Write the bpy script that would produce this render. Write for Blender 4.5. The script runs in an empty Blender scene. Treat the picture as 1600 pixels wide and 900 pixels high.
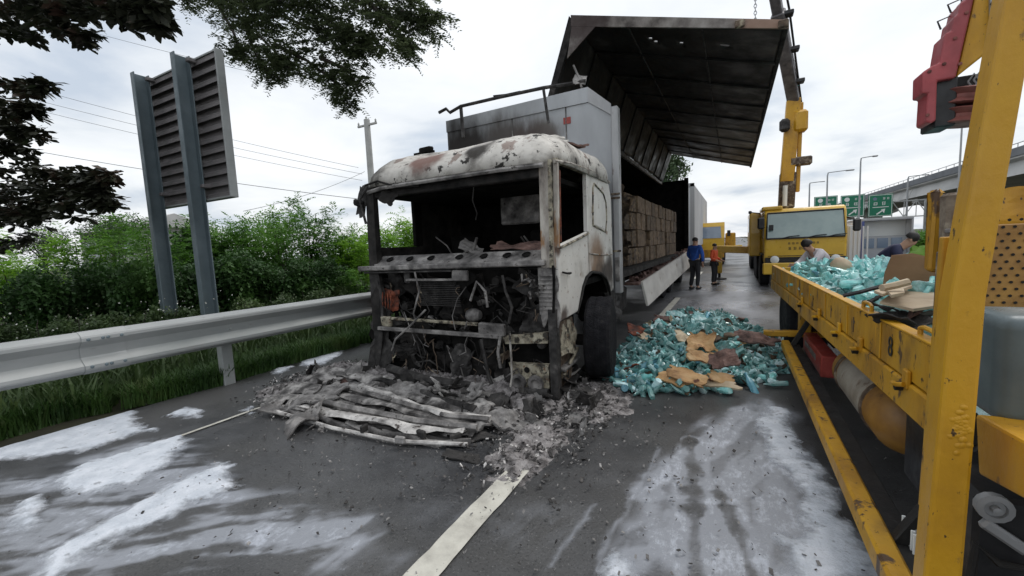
import bpy, math, random
import numpy as np
from mathutils import Vector, Matrix, Euler
random.seed(7); rng = np.random.default_rng(7)
S = bpy.context.scene
COL = S.collection
# ---------------------------------------------------------------- camera
FPX = 655.0; CH = 1.65
def _cam():
    a = np.array([(1145-800)/FPX, (450-370)/FPX, -1.0]); a /= np.linalg.norm(a)
    h = np.array([1, 0.046, 0]); up = np.cross(h, a); up /= np.linalg.norm(up)
    if up[1] < 0: up = -up
    return np.array([np.cross(a, up), a, up]).T        # camera axes from world axes
CM = _cam()
cam_d = bpy.data.cameras.new('camera'); cam = bpy.data.objects.new('camera', cam_d); COL.objects.link(cam)
cam_d.sensor_width = 36; cam_d.lens = 36*FPX/1600; cam_d.clip_start = 0.05; cam_d.clip_end = 3000
m4 = Matrix.Identity(4)
for i in range(3):
    for j in range(3): m4[i][j] = CM.T[i][j]
m4[2][3] = CH
cam.matrix_world = m4
S.camera = cam
def _ray(u, v): return CM.T @ np.array([(u-800)/FPX, (450-v)/FPX, -1.0])
def on_y(u, v, y): r = _ray(u, v); t = y/r[1]; return Vector((r[0]*t, y, CH+r[2]*t))
def on_z(u, v, z=0.0): r = _ray(u, v); t = (z-CH)/r[2]; return Vector((r[0]*t, r[1]*t, z))
def on_x(u, v, x): r = _ray(u, v); t = x/r[0]; return Vector((x, r[1]*t, CH+r[2]*t))
# ---------------------------------------------------------------- world, sun, exposure
SUN_EL, SUN_AZ = math.radians(58), math.radians(35)
w = bpy.data.worlds.new('World'); S.world = w; w.use_nodes = True
nt = w.node_tree; nt.nodes.clear()
def wn(t, **k):
    n = nt.nodes.new(t)
    for a, b in k.items(): setattr(n, a, b)
    return n
out = wn('ShaderNodeOutputWorld'); bg = wn('ShaderNodeBackground'); bg.inputs[1].default_value = 0.10
sky = wn('ShaderNodeTexSky', sky_type='NISHITA', sun_disc=False, sun_elevation=SUN_EL, sun_rotation=SUN_AZ)
sky.air_density = 1.5; sky.dust_density = 3
tc = wn('ShaderNodeTexCoord'); sep = wn('ShaderNodeSeparateXYZ')
nt.links.new(tc.outputs['Generated'], sep.inputs[0])
# project the view direction onto a flat cloud layer
zz = wn('ShaderNodeMath', operation='MAXIMUM'); zz.inputs[1].default_value = 0.0; nt.links.new(sep.outputs[2], zz.inputs[0])
za = wn('ShaderNodeMath', operation='ADD'); za.inputs[1].default_value = 0.16; nt.links.new(zz.outputs[0], za.inputs[0])
dx = wn('ShaderNodeMath', operation='DIVIDE'); dy = wn('ShaderNodeMath', operation='DIVIDE')
nt.links.new(sep.outputs[0], dx.inputs[0]); nt.links.new(za.outputs[0], dx.inputs[1])
nt.links.new(sep.outputs[1], dy.inputs[0]); nt.links.new(za.outputs[0], dy.inputs[1])
cmb = wn('ShaderNodeCombineXYZ'); nt.links.new(dx.outputs[0], cmb.inputs[0]); nt.links.new(dy.outputs[0], cmb.inputs[1])
cmb.inputs[2].default_value = 3.7
n1 = wn('ShaderNodeTexNoise'); n1.inputs['Scale'].default_value = 1.0; n1.inputs['Detail'].default_value = 7; n1.inputs['Roughness'].default_value = 0.52
n1.inputs['Distortion'].default_value = 0.3
nt.links.new(cmb.outputs[0], n1.inputs['Vector'])
cr = wn('ShaderNodeValToRGB'); e = cr.color_ramp.elements
e[0].position = 0.34; e[0].color = (0.56, 0.63, 0.73, 1); e[1].position = 0.60; e[1].color = (0.97, 0.99, 1.02, 1)
el = e.new(0.46); el.color = (0.83, 0.865, 0.905, 1)
nt.links.new(n1.outputs['Fac'], cr.inputs[0])
mul = wn('ShaderNodeVectorMath', operation='SCALE'); mul.inputs['Scale'].default_value = 9.0
nt.links.new(cr.outputs[0], mul.inputs[0])
mx = wn('ShaderNodeMix', data_type='RGBA'); mx.inputs[0].default_value = 0.90
nt.links.new(sky.outputs[0], mx.inputs[6]); nt.links.new(mul.outputs[0], mx.inputs[7])
nt.links.new(mx.outputs[2], bg.inputs[0]); nt.links.new(bg.outputs[0], out.inputs[0])
sd = bpy.data.lights.new('sun', 'SUN'); sd.energy = 1.0; sd.angle = math.radians(25); sd.color = (1, .97, .93)
so = bpy.data.objects.new('sun', sd); COL.objects.link(so)
sdir = Vector((math.sin(SUN_AZ)*math.cos(SUN_EL), math.cos(SUN_AZ)*math.cos(SUN_EL), math.sin(SUN_EL)))
so.rotation_euler = sdir.to_track_quat('Z', 'Y').to_euler(); so.location = (0, 0, 30)
S.view_settings.view_transform = 'Standard'; S.view_settings.look = 'None'
S.view_settings.exposure = 0.32; S.view_settings.gamma = 1
S.render.engine = 'CYCLES'
S.cycles.max_bounces = 6; S.cycles.transparent_max_bounces = 12
# ---------------------------------------------------------------- noise on arrays
def _hash(ix, iy, iz, s):
    h = (ix.astype(np.int64)*374761393 + iy.astype(np.int64)*668265263 + iz.astype(np.int64)*2147483647 + s*974711) & 0xffffffff
    h = ((h ^ (h >> 13))*1274126177) & 0xffffffff
    return ((h ^ (h >> 16)) & 0xffff)/65535.0
def vnoise(x, y, z=None, s=0):
    x = np.asarray(x, float); y = np.asarray(y, float); z = np.zeros_like(x) if z is None else np.asarray(z, float)
    ix, iy, iz = np.floor(x), np.floor(y), np.floor(z); fx, fy, fz = x-ix, y-iy, z-iz
    fx, fy, fz = [t*t*(3-2*t) for t in (fx, fy, fz)]
    r = 0
    for a in (0, 1):
        for b in (0, 1):
            for c in (0, 1):
                r = r + _hash(ix+a, iy+b, iz+c, s)*(fx if a else 1-fx)*(fy if b else 1-fy)*(fz if c else 1-fz)
    return r
def fbm(x, y, z=None, o=4, s=0, g=.5):
    r = 0; a = 1; t = 0
    for k in range(o):
        f = 2.03**k
        r = r + a*vnoise(np.asarray(x)*f, np.asarray(y)*f, None if z is None else np.asarray(z)*f, s+k*17); t += a; a *= g
    return r/t
def sstep(a, b, x): t = np.clip((x-a)/(b-a), 0, 1); return t*t*(3-2*t)
def poly_sd(poly, X, Y):       # signed distance, positive inside
    P = np.array(poly, float); d = np.full(X.shape, 1e9); ins = np.zeros(X.shape, bool)
    for i in range(len(P)):
        a, b = P[i], P[(i+1) % len(P)]; ex, ey = b-a
        wx, wy = X-a[0], Y-a[1]; t = np.clip((wx*ex+wy*ey)/(ex*ex+ey*ey+1e-12), 0, 1)
        d = np.minimum(d, np.hypot(wx-t*ex, wy-t*ey))
        c = ((a[1] > Y) != (b[1] > Y)) & (X < (b[0]-a[0])*(Y-a[1])/((b[1]-a[1]) if b[1] != a[1] else 1e-9)+a[0])
        ins ^= c
    return np.where(ins, d, -d)
def gpoly(pts): return [tuple(on_z(u, v)[:2]) for u, v in pts]
# ---------------------------------------------------------------- materials
MATS = {}
def mat(name, cols, scale=4, rough=(.6, .8), metal=0, bump=0, bscale=30, detail=6, stains_and_light=(), spec=.5, trans=0, stretch=(1, 1, 1), rnd=0, spots=None, coat=0, world=False, bdist=.01, attr=None, transl=0):
    """cols: [(pos, rgb)...] over a noise; stains: (centre, radius, rgb, softness) blotches with a place of their own; spots: (scale, lo, hi, rgb)"""
    m = bpy.data.materials.new(name); m.use_nodes = True; t = m.node_tree; N = t.nodes; L = t.links; N.clear()
    o = N.new('ShaderNodeOutputMaterial'); p = N.new('ShaderNodeBsdfPrincipled'); L.new(p.outputs[0], o.inputs[0])
    g = N.new('ShaderNodeTexCoord')
    if world:
        geo = N.new('ShaderNodeNewGeometry'); base = geo.outputs['Position']
    else: base = g.outputs['Object']
    mp = N.new('ShaderNodeMapping'); mp.inputs['Scale'].default_value = stretch; L.new(base, mp.inputs[0])
    oi = N.new('ShaderNodeObjectInfo')
    ad = N.new('ShaderNodeVectorMath'); ad.operation = 'ADD'; L.new(mp.outputs[0], ad.inputs[0])
    rm = N.new('ShaderNodeMath'); rm.operation = 'MULTIPLY'; rm.inputs[1].default_value = 37.0 if rnd else 0; L.new(oi.outputs['Random'], rm.inputs[0]); L.new(rm.outputs[0], ad.inputs[1])
    V = ad.outputs[0]
    def noise(sc, det=detail, ro=.6, vec=V):
        n = N.new('ShaderNodeTexNoise'); n.inputs['Scale'].default_value = sc; n.inputs['Detail'].default_value = det; n.inputs['Roughness'].default_value = ro
        L.new(vec, n.inputs['Vector']); return n.outputs['Fac']
    def mixc(fac, a, b):
        x = N.new('ShaderNodeMix'); x.data_type = 'RGBA'; L.new(fac, x.inputs[0])
        L.new(a, x.inputs[6])
        if isinstance(b, tuple): x.inputs[7].default_value = (*b, 1)
        else: L.new(b, x.inputs[7])
        return x.outputs[2]
    def rng_(v, a, b, c=0., d=1.):
        x = N.new('ShaderNodeMapRange'); x.interpolation_type = 'SMOOTHSTEP'; L.new(v, x.inputs[0])
        for i, q in enumerate((a, b, c, d)): x.inputs[i+1].default_value = q
        return x.outputs[0]
    nf = noise(scale)
    r = N.new('ShaderNodeValToRGB'); el = r.color_ramp.elements
    el[0].position = cols[0][0]; el[0].color = (*cols[0][1], 1)
    if len(cols) > 1: el[1].position = cols[-1][0]; el[1].color = (*cols[-1][1], 1)
    else: el[1].color = (*cols[0][1], 1)
    for q in cols[1:-1]: z = el.new(q[0]); z.color = (*q[1], 1)
    L.new(nf, r.inputs[0]); c = r.outputs[0]
    if spots:
        for sp in (spots if isinstance(spots, list) else [spots]):
            c = mixc(rng_(noise(sp[0]), sp[1], sp[2]), c, sp[3])
    geo2 = None
    for st in stains_and_light:
        if geo2 is None: geo2 = N.new('ShaderNodeNewGeometry')
        d = N.new('ShaderNodeVectorMath'); d.operation = 'DISTANCE'; L.new(geo2.outputs['Position'], d.inputs[0]); d.inputs[1].default_value = st[0]
        nn = noise(st[4] if len(st) > 4 else 7)
        s1 = N.new('ShaderNodeMath'); s1.operation = 'MULTIPLY_ADD'; L.new(nn, s1.inputs[0]); s1.inputs[1].default_value = st[1]*1.6; L.new(d.outputs['Value'], s1.inputs[2])
        c = mixc(rng_(s1.outputs[0], st[1]*(1.8+st[3]*.5), st[1]*(1.8-st[3]*.5)), c, st[2])
    if attr:
        an = N.new('ShaderNodeAttribute'); an.attribute_name = attr[0]
        c = mixc(rng_(an.outputs['Fac'], attr[1], attr[2]), c, attr[3])
    if rnd:
        hs = N.new('ShaderNodeHueSaturation'); L.new(c, hs.inputs['Color'])
        L.new(rng_(oi.outputs['Random'], 0, 1, 1-rnd, 1+rnd), hs.inputs['Value']); c = hs.outputs[0]
    L.new(c, p.inputs['Base Color'])
    L.new(rng_(noise(scale*1.7), .3, .7, rough[0], rough[1]), p.inputs['Roughness'])
    p.inputs['Metallic'].default_value = metal; p.inputs['Specular IOR Level'].default_value = spec
    p.inputs['Transmission Weight'].default_value = trans; p.inputs['Coat Weight'].default_value = coat
    if bump:
        b = N.new('ShaderNodeBump'); b.inputs['Strength'].default_value = bump; b.inputs['Distance'].default_value = bdist
        L.new(noise(bscale, 8, .65), b.inputs['Height']); L.new(b.outputs[0], p.inputs['Normal'])
    if transl:
        tr = N.new('ShaderNodeBsdfTranslucent'); L.new(c, tr.inputs[0]); ms = N.new('ShaderNodeMixShader'); ms.inputs[0].default_value = transl
        L.new(p.outputs[0], ms.inputs[1]); L.new(tr.outputs[0], ms.inputs[2]); L.new(ms.outputs[0], o.inputs[0])
    MATS[name] = m; return m
K = (.012, .011, .010)
mat('soot', [(.35, (.006, .006, .006)), (.62, (.035, .032, .03)), (.8, (.11, .10, .095))], 5, (.65, .95), bump=.6, bscale=25, spec=.25)
mat('deepsoot', [(.3, (.004, .004, .004)), (.75, (.02, .019, .018))], 5, (.8, 1), bump=.5, spec=.1)
mat('ashwhite', [(.28, (.05, .045, .04)), (.40, (.30, .28, .255)), (.52, (.56, .535, .49)), (.75, (.66, .64, .60))], 3.2, (.55, .85), bump=.5, bscale=22,
    spots=[(3.2, .60, .66, (.27, .215, .185)), (7, .60, .635, (.03, .027, .024)), (26, .64, .68, (.05, .04, .035))], stains_and_light=[((-3.3, 4.2, 2.75), .24, (.20, .12, .10), .9, 6), ((-2.55, 4.15, 2.72), .16, (.03, .025, .02), .9, 6), ((-4.25, 4.25, 2.6), .35, (.10, .095, .085), 1, 5)])
mat('doorwhite', [(.25, (.34, .33, .30)), (.45, (.60, .585, .545)), (.7, (.69, .68, .64))], 2.2, (.4, .7), bump=.15, bscale=14,
    spots=[(6, .62, .67, (.24, .16, .11)), (20, .655, .69, (.05, .04, .035)), (2.5, .60, .75, (.40, .37, .32))],
    stains_and_light=[((-1.6, 5.5, 1.35), .34, (.26, .17, .11), 1, 4), ((-1.6, 5.75, .95), .42, (.035, .03, .026), 1, 4), ((-1.6, 6.1, 1.25), .22, (.05, .04, .034), 1, 4),
            ((-1.6, 4.1, 1.6), .06, (.10, .06, .04), 1, 9), ((-1.6, 4.45, 2.62), .20, (.20, .115, .075), 1, 6), ((-1.6, 4.2, .88), .10, (.10, .08, .07), 1, 8)])
mat('pillar', [(.3, (.06, .05, .045)), (.45, (.28, .25, .22)), (.65, (.50, .47, .42))], 7, (.6, .9), bump=.6, spots=[(5, .56, .66, (.27, .15, .07))], stretch=(1, 1, .4))
mat('greymetal', [(.3, (.035, .033, .032)), (.48, (.16, .152, .147)), (.62, (.34, .325, .31)), (.8, (.5, .48, .45))], 6, (.5, .85), .25, bump=.6, bscale=30, spots=[(12, .60, .70, (.025, .02, .018))])
mat('darkmetal', [(.35, (.012, .011, .011)), (.6, (.055, .052, .05)), (.8, (.17, .16, .15))], 9, (.5, .85), .3, bump=.7, bscale=30)
mat('rust', [(.3, (.03, .022, .018)), (.5, (.11, .078, .055)), (.72, (.30, .25, .19))], 8, (.7, .95), .1, bump=.6, spots=[(6, .56, .66, (.42, .37, .27))])
mat('cream', [(.32, (.05, .042, .034)), (.5, (.26, .235, .175)), (.72, (.50, .47, .37))], 9, (.6, .9), bump=.5, spots=[(8, .52, .60, (.03, .026, .02)), (20, .6, .66, (.16, .09, .05))])
mat('orangeburn', [(.35, (.03, .015, .012)), (.6, (.22, .055, .025)), (.8, (.38, .13, .07))], 14, (.6, .9), bump=.6)
mat('bulkhead', [(.3, (.30, .31, .325)), (.55, (.40, .415, .43)), (.75, (.48, .495, .51))], 1.5, (.35, .6), .35, bump=.15, bscale=10, stretch=(1, 1, .35),
    stains_and_light=[((-4.2, 6.5, 3.4), .55, (.03, .026, .024), 1, 3), ((-3.4, 6.5, 3.45), .40, (.09, .08, .075), 1, 4), ((-2.75, 6.5, 3.45), .28, (.12, .11, .10), 1, 5), ((-3.0, 6.5, 3.05), .5, (.07, .05, .045), 1, 4)])
mat('postgrey', [(.3, (.27, .27, .275)), (.6, (.40, .405, .41))], 2.5, (.4, .6), .3, bump=.2, spots=[(5, .6, .7, (.10, .07, .055))], stretch=(1, 1, .4))
mat('wingin', [(.3, (.007, .007, .007)), (.55, (.022, .020, .018)), (.78, (.13, .12, .11))], 1.3, (.35, .75), .2, bump=.3, bscale=8, stains_and_light=[((-.1, 13.5, 4.5), 1.3, (.17, .16, .145), 1.2, 2), ((0, 16.5, 4.4), 1.0, (.14, .13, .12), 1.2, 2)])
mat('winglip', [(.3, (.06, .05, .045)), (.5, (.20, .18, .165)), (.75, (.36, .34, .32))], 4, (.5, .8), .2, bump=.3, stains_and_light=[((.35, 6.5, 4.3), .3, (.30, .20, .15), 1, 5), ((-2.0, 6.5, 5), .4, (.05, .035, .032), 1, 5)])
mat('tyre', [(.3, (.008, .009, .012)), (.7, (.022, .022, .026))], 10, (.6, .85), bump=.5, bscale=60, spec=.3)
mat('burnttyre', [(.3, (.006, .006, .008)), (.6, (.018, .018, .021)), (.8, (.06, .055, .05))], 9, (.8, .97), bump=1, bscale=30, spec=.2, bdist=.03)
mat('skirtpaint', [(.3, (.42, .40, .37)), (.6, (.62, .60, .56))], 2, (.5, .7), bump=.15, stretch=(1, .4, 1), spots=[(3, .62, .74, (.26, .20, .165))])
mat('debrisred', [(.35, (.05, .03, .027)), (.6, (.20, .12, .10)), (.8, (.38, .30, .27))], 9, (.7, .95), bump=.8)
mat('carton', [(.3, (.05, .034, .022)), (.5, (.125, .086, .054)), (.75, (.21, .155, .10))], 3, (.75, .95), bump=.2, rnd=.3, spots=[(4, .56, .68, (.035, .025, .018))])
mat('cartonburnt', [(.3, (.015, .012, .01)), (.5, (.07, .048, .03)), (.72, (.24, .17, .10)), (.85, (.5, .45, .37))], 5, (.8, .98), bump=.5, rnd=.3)
mat('tape', [(.4, (.30, .22, .14)), (.6, (.42, .32, .2))], 8, (.3, .5))
YEL = [(.28, (.36, .175, .012)), (.48, (.55, .285, .012)), (.7, (.62, .345, .018))]
mat('yellow', YEL, 2.6, (.32, .6), bump=.3, bscale=30, spots=[(2.3, .56, .85, (.38, .19, .02)), (11, .65, .71, (.26, .14, .03)), (45, .65, .68, (.07, .04, .015))], stretch=(1, 1, .6))
mat('yellowdirty', [(.3, (.28, .135, .014)), (.5, (.50, .26, .014)), (.72, (.60, .34, .026))], 3, (.4, .65), bump=.35, bscale=30, spots=[(3, .55, .8, (.22, .11, .02)), (9, .59, .65, (.09, .05, .026)), (34, .63, .67, (.05, .03, .015))], stretch=(1, 1, .5))
mat('yellowcab', [(.3, (.62, .37, .035)), (.7, (.74, .47, .045))], 2, (.25, .4), bump=.04, spots=[(4, .72, .9, (.42, .25, .05))], coat=.3)
mat('boomgrey', [(.3, (.07, .065, .07)), (.6, (.17, .16, .165)), (.8, (.3, .29, .28))], 5, (.4, .65), .3, bump=.2)
mat('cranered', [(.3, (.22, .035, .04)), (.6, (.42, .075, .085)), (.8, (.46, .12, .12))], 3, (.35, .6), bump=.15, spots=[(12, .66, .75, (.10, .03, .03))])
mat('sheave', [(.3, (.10, .035, .03)), (.6, (.26, .09, .075))], 8, (.5, .75), .2, bump=.3)
mat('blackpaint', [(.3, (.008, .008, .009)), (.7, (.022, .022, .024))], 5, (.35, .6), bump=.2)
mat('chassisdark', [(.3, (.006, .006, .006)), (.6, (.016, .015, .014)), (.8, (.045, .038, .03))], 6, (.5, .8), bump=.4)
mat('tankgrey', [(.3, (.20, .17, .13)), (.6, (.34, .31, .26))], 4, (.5, .7), bump=.3, spots=[(6, .56, .68, (.12, .07, .04))])
mat('tankyellow', [(.3, (.17, .08, .022)), (.6, (.33, .165, .03))], 4, (.45, .65), bump=.2, spots=[(7, .6, .7, (.11, .05, .02))])
mat('redbox', [(.3, (.22, .03, .025)), (.7, (.40, .07, .055))], 6, (.35, .5), bump=.2, spots=[(5, .62, .7, (.10, .04, .03))])
mat('canister', [(.35, (.07, .10, .115)), (.65, (.13, .17, .18))], 2.2, (.25, .5), bump=.1, stains_and_light=[((1.0, 1.9, 1.38), .16, (.42, .45, .46), 1.3, 5)], trans=.1)  # pale blotch near the top is a highlight painted into the plastic
mat('perforated', [(.3, (.22, .105, .03)), (.6, (.40, .215, .05))], 8, (.5, .7), bump=.3)
mat('blackhole', [(.5, (.012, .010, .008))], 5, (.8, .9))
mat('galv', [(.3, (.27, .29, .285)), (.5, (.37, .385, .38)), (.72, (.46, .47, .465))], 1.6, (.5, .7), .2, bump=.12, bscale=50, stretch=(1, .35, 1), spots=[(9, .66, .76, (.20, .17, .14)), (3, .62, .8, (.33, .325, .31))], world=True,
    stains_and_light=[((-6.3, 5.6, .75), .55, (.12, .09, .075), 1.1, 5)])
mat('signpost', [(.3, (.125, .165, .185)), (.7, (.185, .23, .25))], 3, (.4, .6), .25, bump=.08)
mat('signback', [(.3, (.15, .14, .14)), (.7, (.24, .225, .225))], 3, (.5, .7), .3, bump=.05)
mat('concrete', [(.3, (.30, .30, .29)), (.6, (.42, .42, .405))], 3, (.75, .9), bump=.2, stretch=(1, 1, .5))
mat('viaductc', [(.3, (.34, .345, .34)), (.6, (.48, .48, .47))], .25, (.8, .9), bump=.1)
mat('viaductd', [(.3, (.12, .13, .145)), (.6, (.17, .18, .195))], .5, (.7, .9))
mat('whitetruck', [(.3, (.52, .535, .55)), (.6, (.66, .67, .68))], 1, (.35, .5), bump=.05, stretch=(1, 1, .3))
mat('greyframe', [(.5, (.35, .36, .37))], 3, (.4, .6), .3)
mat('blueframe', [(.4, (.05, .07, .22)), (.6, (.08, .11, .3))], 3, (.4, .6))
mat('glass', [(.4, (.22, .31, .30)), (.6, (.30, .39, .37))], 1.3, (.05, .12), spec=.8, coat=.5)
mat('glassteal', [(.4, (.26, .40, .37)), (.6, (.34, .49, .45))], 1.3, (.1, .2), spec=.6)
mat('glassblue', [(.4, (.14, .19, .26)), (.6, (.2, .26, .33))], 1.3, (.05, .12), spec=.8)
mat('signgreen', [(.5, (.005, .16, .085)), (.7, (.008, .2, .105))], 1, (.4, .5))
mat('signwhite', [(.5, (.75, .77, .75))], 3, (.4, .6))
mat('paintwhite', [(.25, (.12, .115, .105)), (.36, (.40, .385, .34)), (.55, (.56, .545, .48)), (.8, (.62, .60, .54))], 5, (.6, .85), bump=.4, bscale=70, world=True, spots=[(22, .66, .74, (.10, .095, .09))])
mat('barkdark', [(.3, (.02, .016, .013)), (.7, (.06, .05, .042))], 10, (.8, .95), bump=.8)
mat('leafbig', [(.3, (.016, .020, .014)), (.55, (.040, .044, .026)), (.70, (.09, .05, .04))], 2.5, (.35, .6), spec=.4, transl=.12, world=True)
mat('leaffine', [(.3, (.05, .065, .038)), (.6, (.10, .13, .06)), (.8, (.16, .20, .09))], 1.8, (.5, .7), transl=.35, world=True)
mat('leafhedge', [(.25, (.03, .085, .014)), (.5, (.085, .215, .024)), (.72, (.18, .35, .05))], .9, (.5, .75), transl=.4, world=True)
mat('leafhedgelight', [(.25, (.07, .18, .02)), (.5, (.19, .38, .03)), (.75, (.30, .50, .06))], 1.1, (.5, .75), transl=.45, world=True)
mat('leafshade', [(.25, (.018, .045, .014)), (.5, (.04, .10, .022)), (.75, (.09, .19, .04))], .9, (.5, .75), transl=.3, world=True)  # darkened leaf green, puts the hedge's shaded gaps into the colour
mat('leafdull', [(.3, (.035, .065, .022)), (.6, (.08, .13, .04)), (.8, (.15, .18, .06))], 2, (.5, .7), transl=.25, world=True)
mat('leaffar', [(.3, (.04, .075, .035)), (.7, (.09, .14, .06))], 2, (.6, .8), transl=.2)
mat('grass', [(.3, (.022, .06, .014)), (.55, (.06, .125, .026)), (.75, (.14, .17, .05))], 1.6, (.5, .7), transl=.25, world=True)
mat('flower', [(.5, (.7, .7, .64))], 3, (.6, .7))
mat('soil', [(.3, (.018, .016, .011)), (.6, (.045, .045, .022)), (.8, (.05, .07, .025))], 1.5, (.85, .98), bump=.6, bscale=12)
mat('wire', [(.5, (.10, .105, .11))], 2, (.6, .7))
mat('denim', [(.4, (.012, .06, .27)), (.6, (.025, .10, .42))], 4, (.8, .9))
mat('navy', [(.4, (.012, .014, .04)), (.6, (.025, .028, .07))], 5, (.8, .9))
mat('orangecloth', [(.4, (.62, .085, .03)), (.6, (.75, .13, .05))], 5, (.8, .9))
mat('whitecloth', [(.4, (.55, .52, .55)), (.6, (.68, .65, .68))], 5, (.8, .9), bump=.3, bscale=8)
mat('darkcloth', [(.5, (.022, .022, .025))], 5, (.85, .95))
mat('skin', [(.5, (.42, .25, .17))], 5, (.55, .7))
mat('hair', [(.5, (.012, .01, .009))], 5, (.5, .7))
mat('bottle', [(.3, (.12, .42, .42)), (.5, (.30, .64, .62)), (.75, (.66, .88, .86))], 14, (.07, .2), trans=.32, rnd=.6, spec=.6)
mat('bottlepale', [(.3, (.34, .60, .62)), (.5, (.56, .78, .80)), (.75, (.76, .90, .90))], 14, (.15, .35), trans=.1, rnd=.25, spec=.6)
mat('bottleblue', [(.3, (.05, .22, .30)), (.6, (.20, .46, .56))], 9, (.12, .3), trans=.12, rnd=.3)
mat('film', [(.3, (.10, .30, .31)), (.48, (.34, .64, .64)), (.68, (.72, .88, .88))], 11, (.15, .4), trans=.1, bump=.6, bscale=18, spec=.6, bdist=.02)
mat('wetcard', [(.3, (.20, .11, .05)), (.5, (.42, .25, .11)), (.75, (.55, .40, .22))], 5, (.6, .9), bump=.4, spots=[(6, .62, .7, (.10, .035, .02))], rnd=.2)
mat('palecard', [(.3, (.36, .27, .18)), (.5, (.52, .42, .29)), (.75, (.60, .52, .38))], 3, (.7, .9), bump=.2, rnd=.15)
mat('browncard', [(.3, (.19, .095, .045)), (.6, (.27, .145, .07))], 2.5, (.6, .8), bump=.15)
mat('ash', [(.28, (.02, .018, .018)), (.42, (.13, .12, .118)), (.55, (.31, .29, .287)), (.75, (.50, .475, .47))], 9, (.8, .98), bump=1, bscale=45, world=True, bdist=.03, spots=[(14, .60, .70, (.035, .03, .03))])
mat('ashlight', [(.3, (.11, .104, .10)), (.5, (.31, .297, .288)), (.72, (.58, .56, .54))], 12, (.75, .95), bump=.8, bscale=40, rnd=.5, spots=[(16, .60, .68, (.05, .045, .04))])
mat('ash_highlight', [(.3, (.10, .095, .09)), (.45, (.38, .365, .35)), (.65, (.68, .66, .63))], 7, (.75, .95), bump=.8, bscale=40, spots=[(13, .60, .66, (.06, .05, .045))])  # brightened ash: pale highlights of the slats put into the colour
mat('burntpanel_shaded', [(.32, (.018, .016, .015)), (.46, (.11, .104, .10)), (.58, (.34, .325, .31)), (.76, (.60, .58, .55))], 6, (.75, .95), bump=.9, bscale=30, spots=[(10, .60, .66, (.025, .022, .02))])  # burnt tone with highlights and dark grooves of the folds painted in
mat('char', [(.3, (.008, .008, .008)), (.6, (.04, .037, .035)), (.8, (.16, .15, .145))], 10, (.7, .95), bump=.8, rnd=.5)
mat('foam', [(.3, (.50, .54, .60)), (.5, (.62, .66, .72)), (.7, (.74, .77, .83))], 6, (.6, .9), bump=.9, bscale=32, world=True, bdist=.02, spots=[(14, .60, .70, (.36, .38, .41))])
def G(n): return MATS[n]
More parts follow.
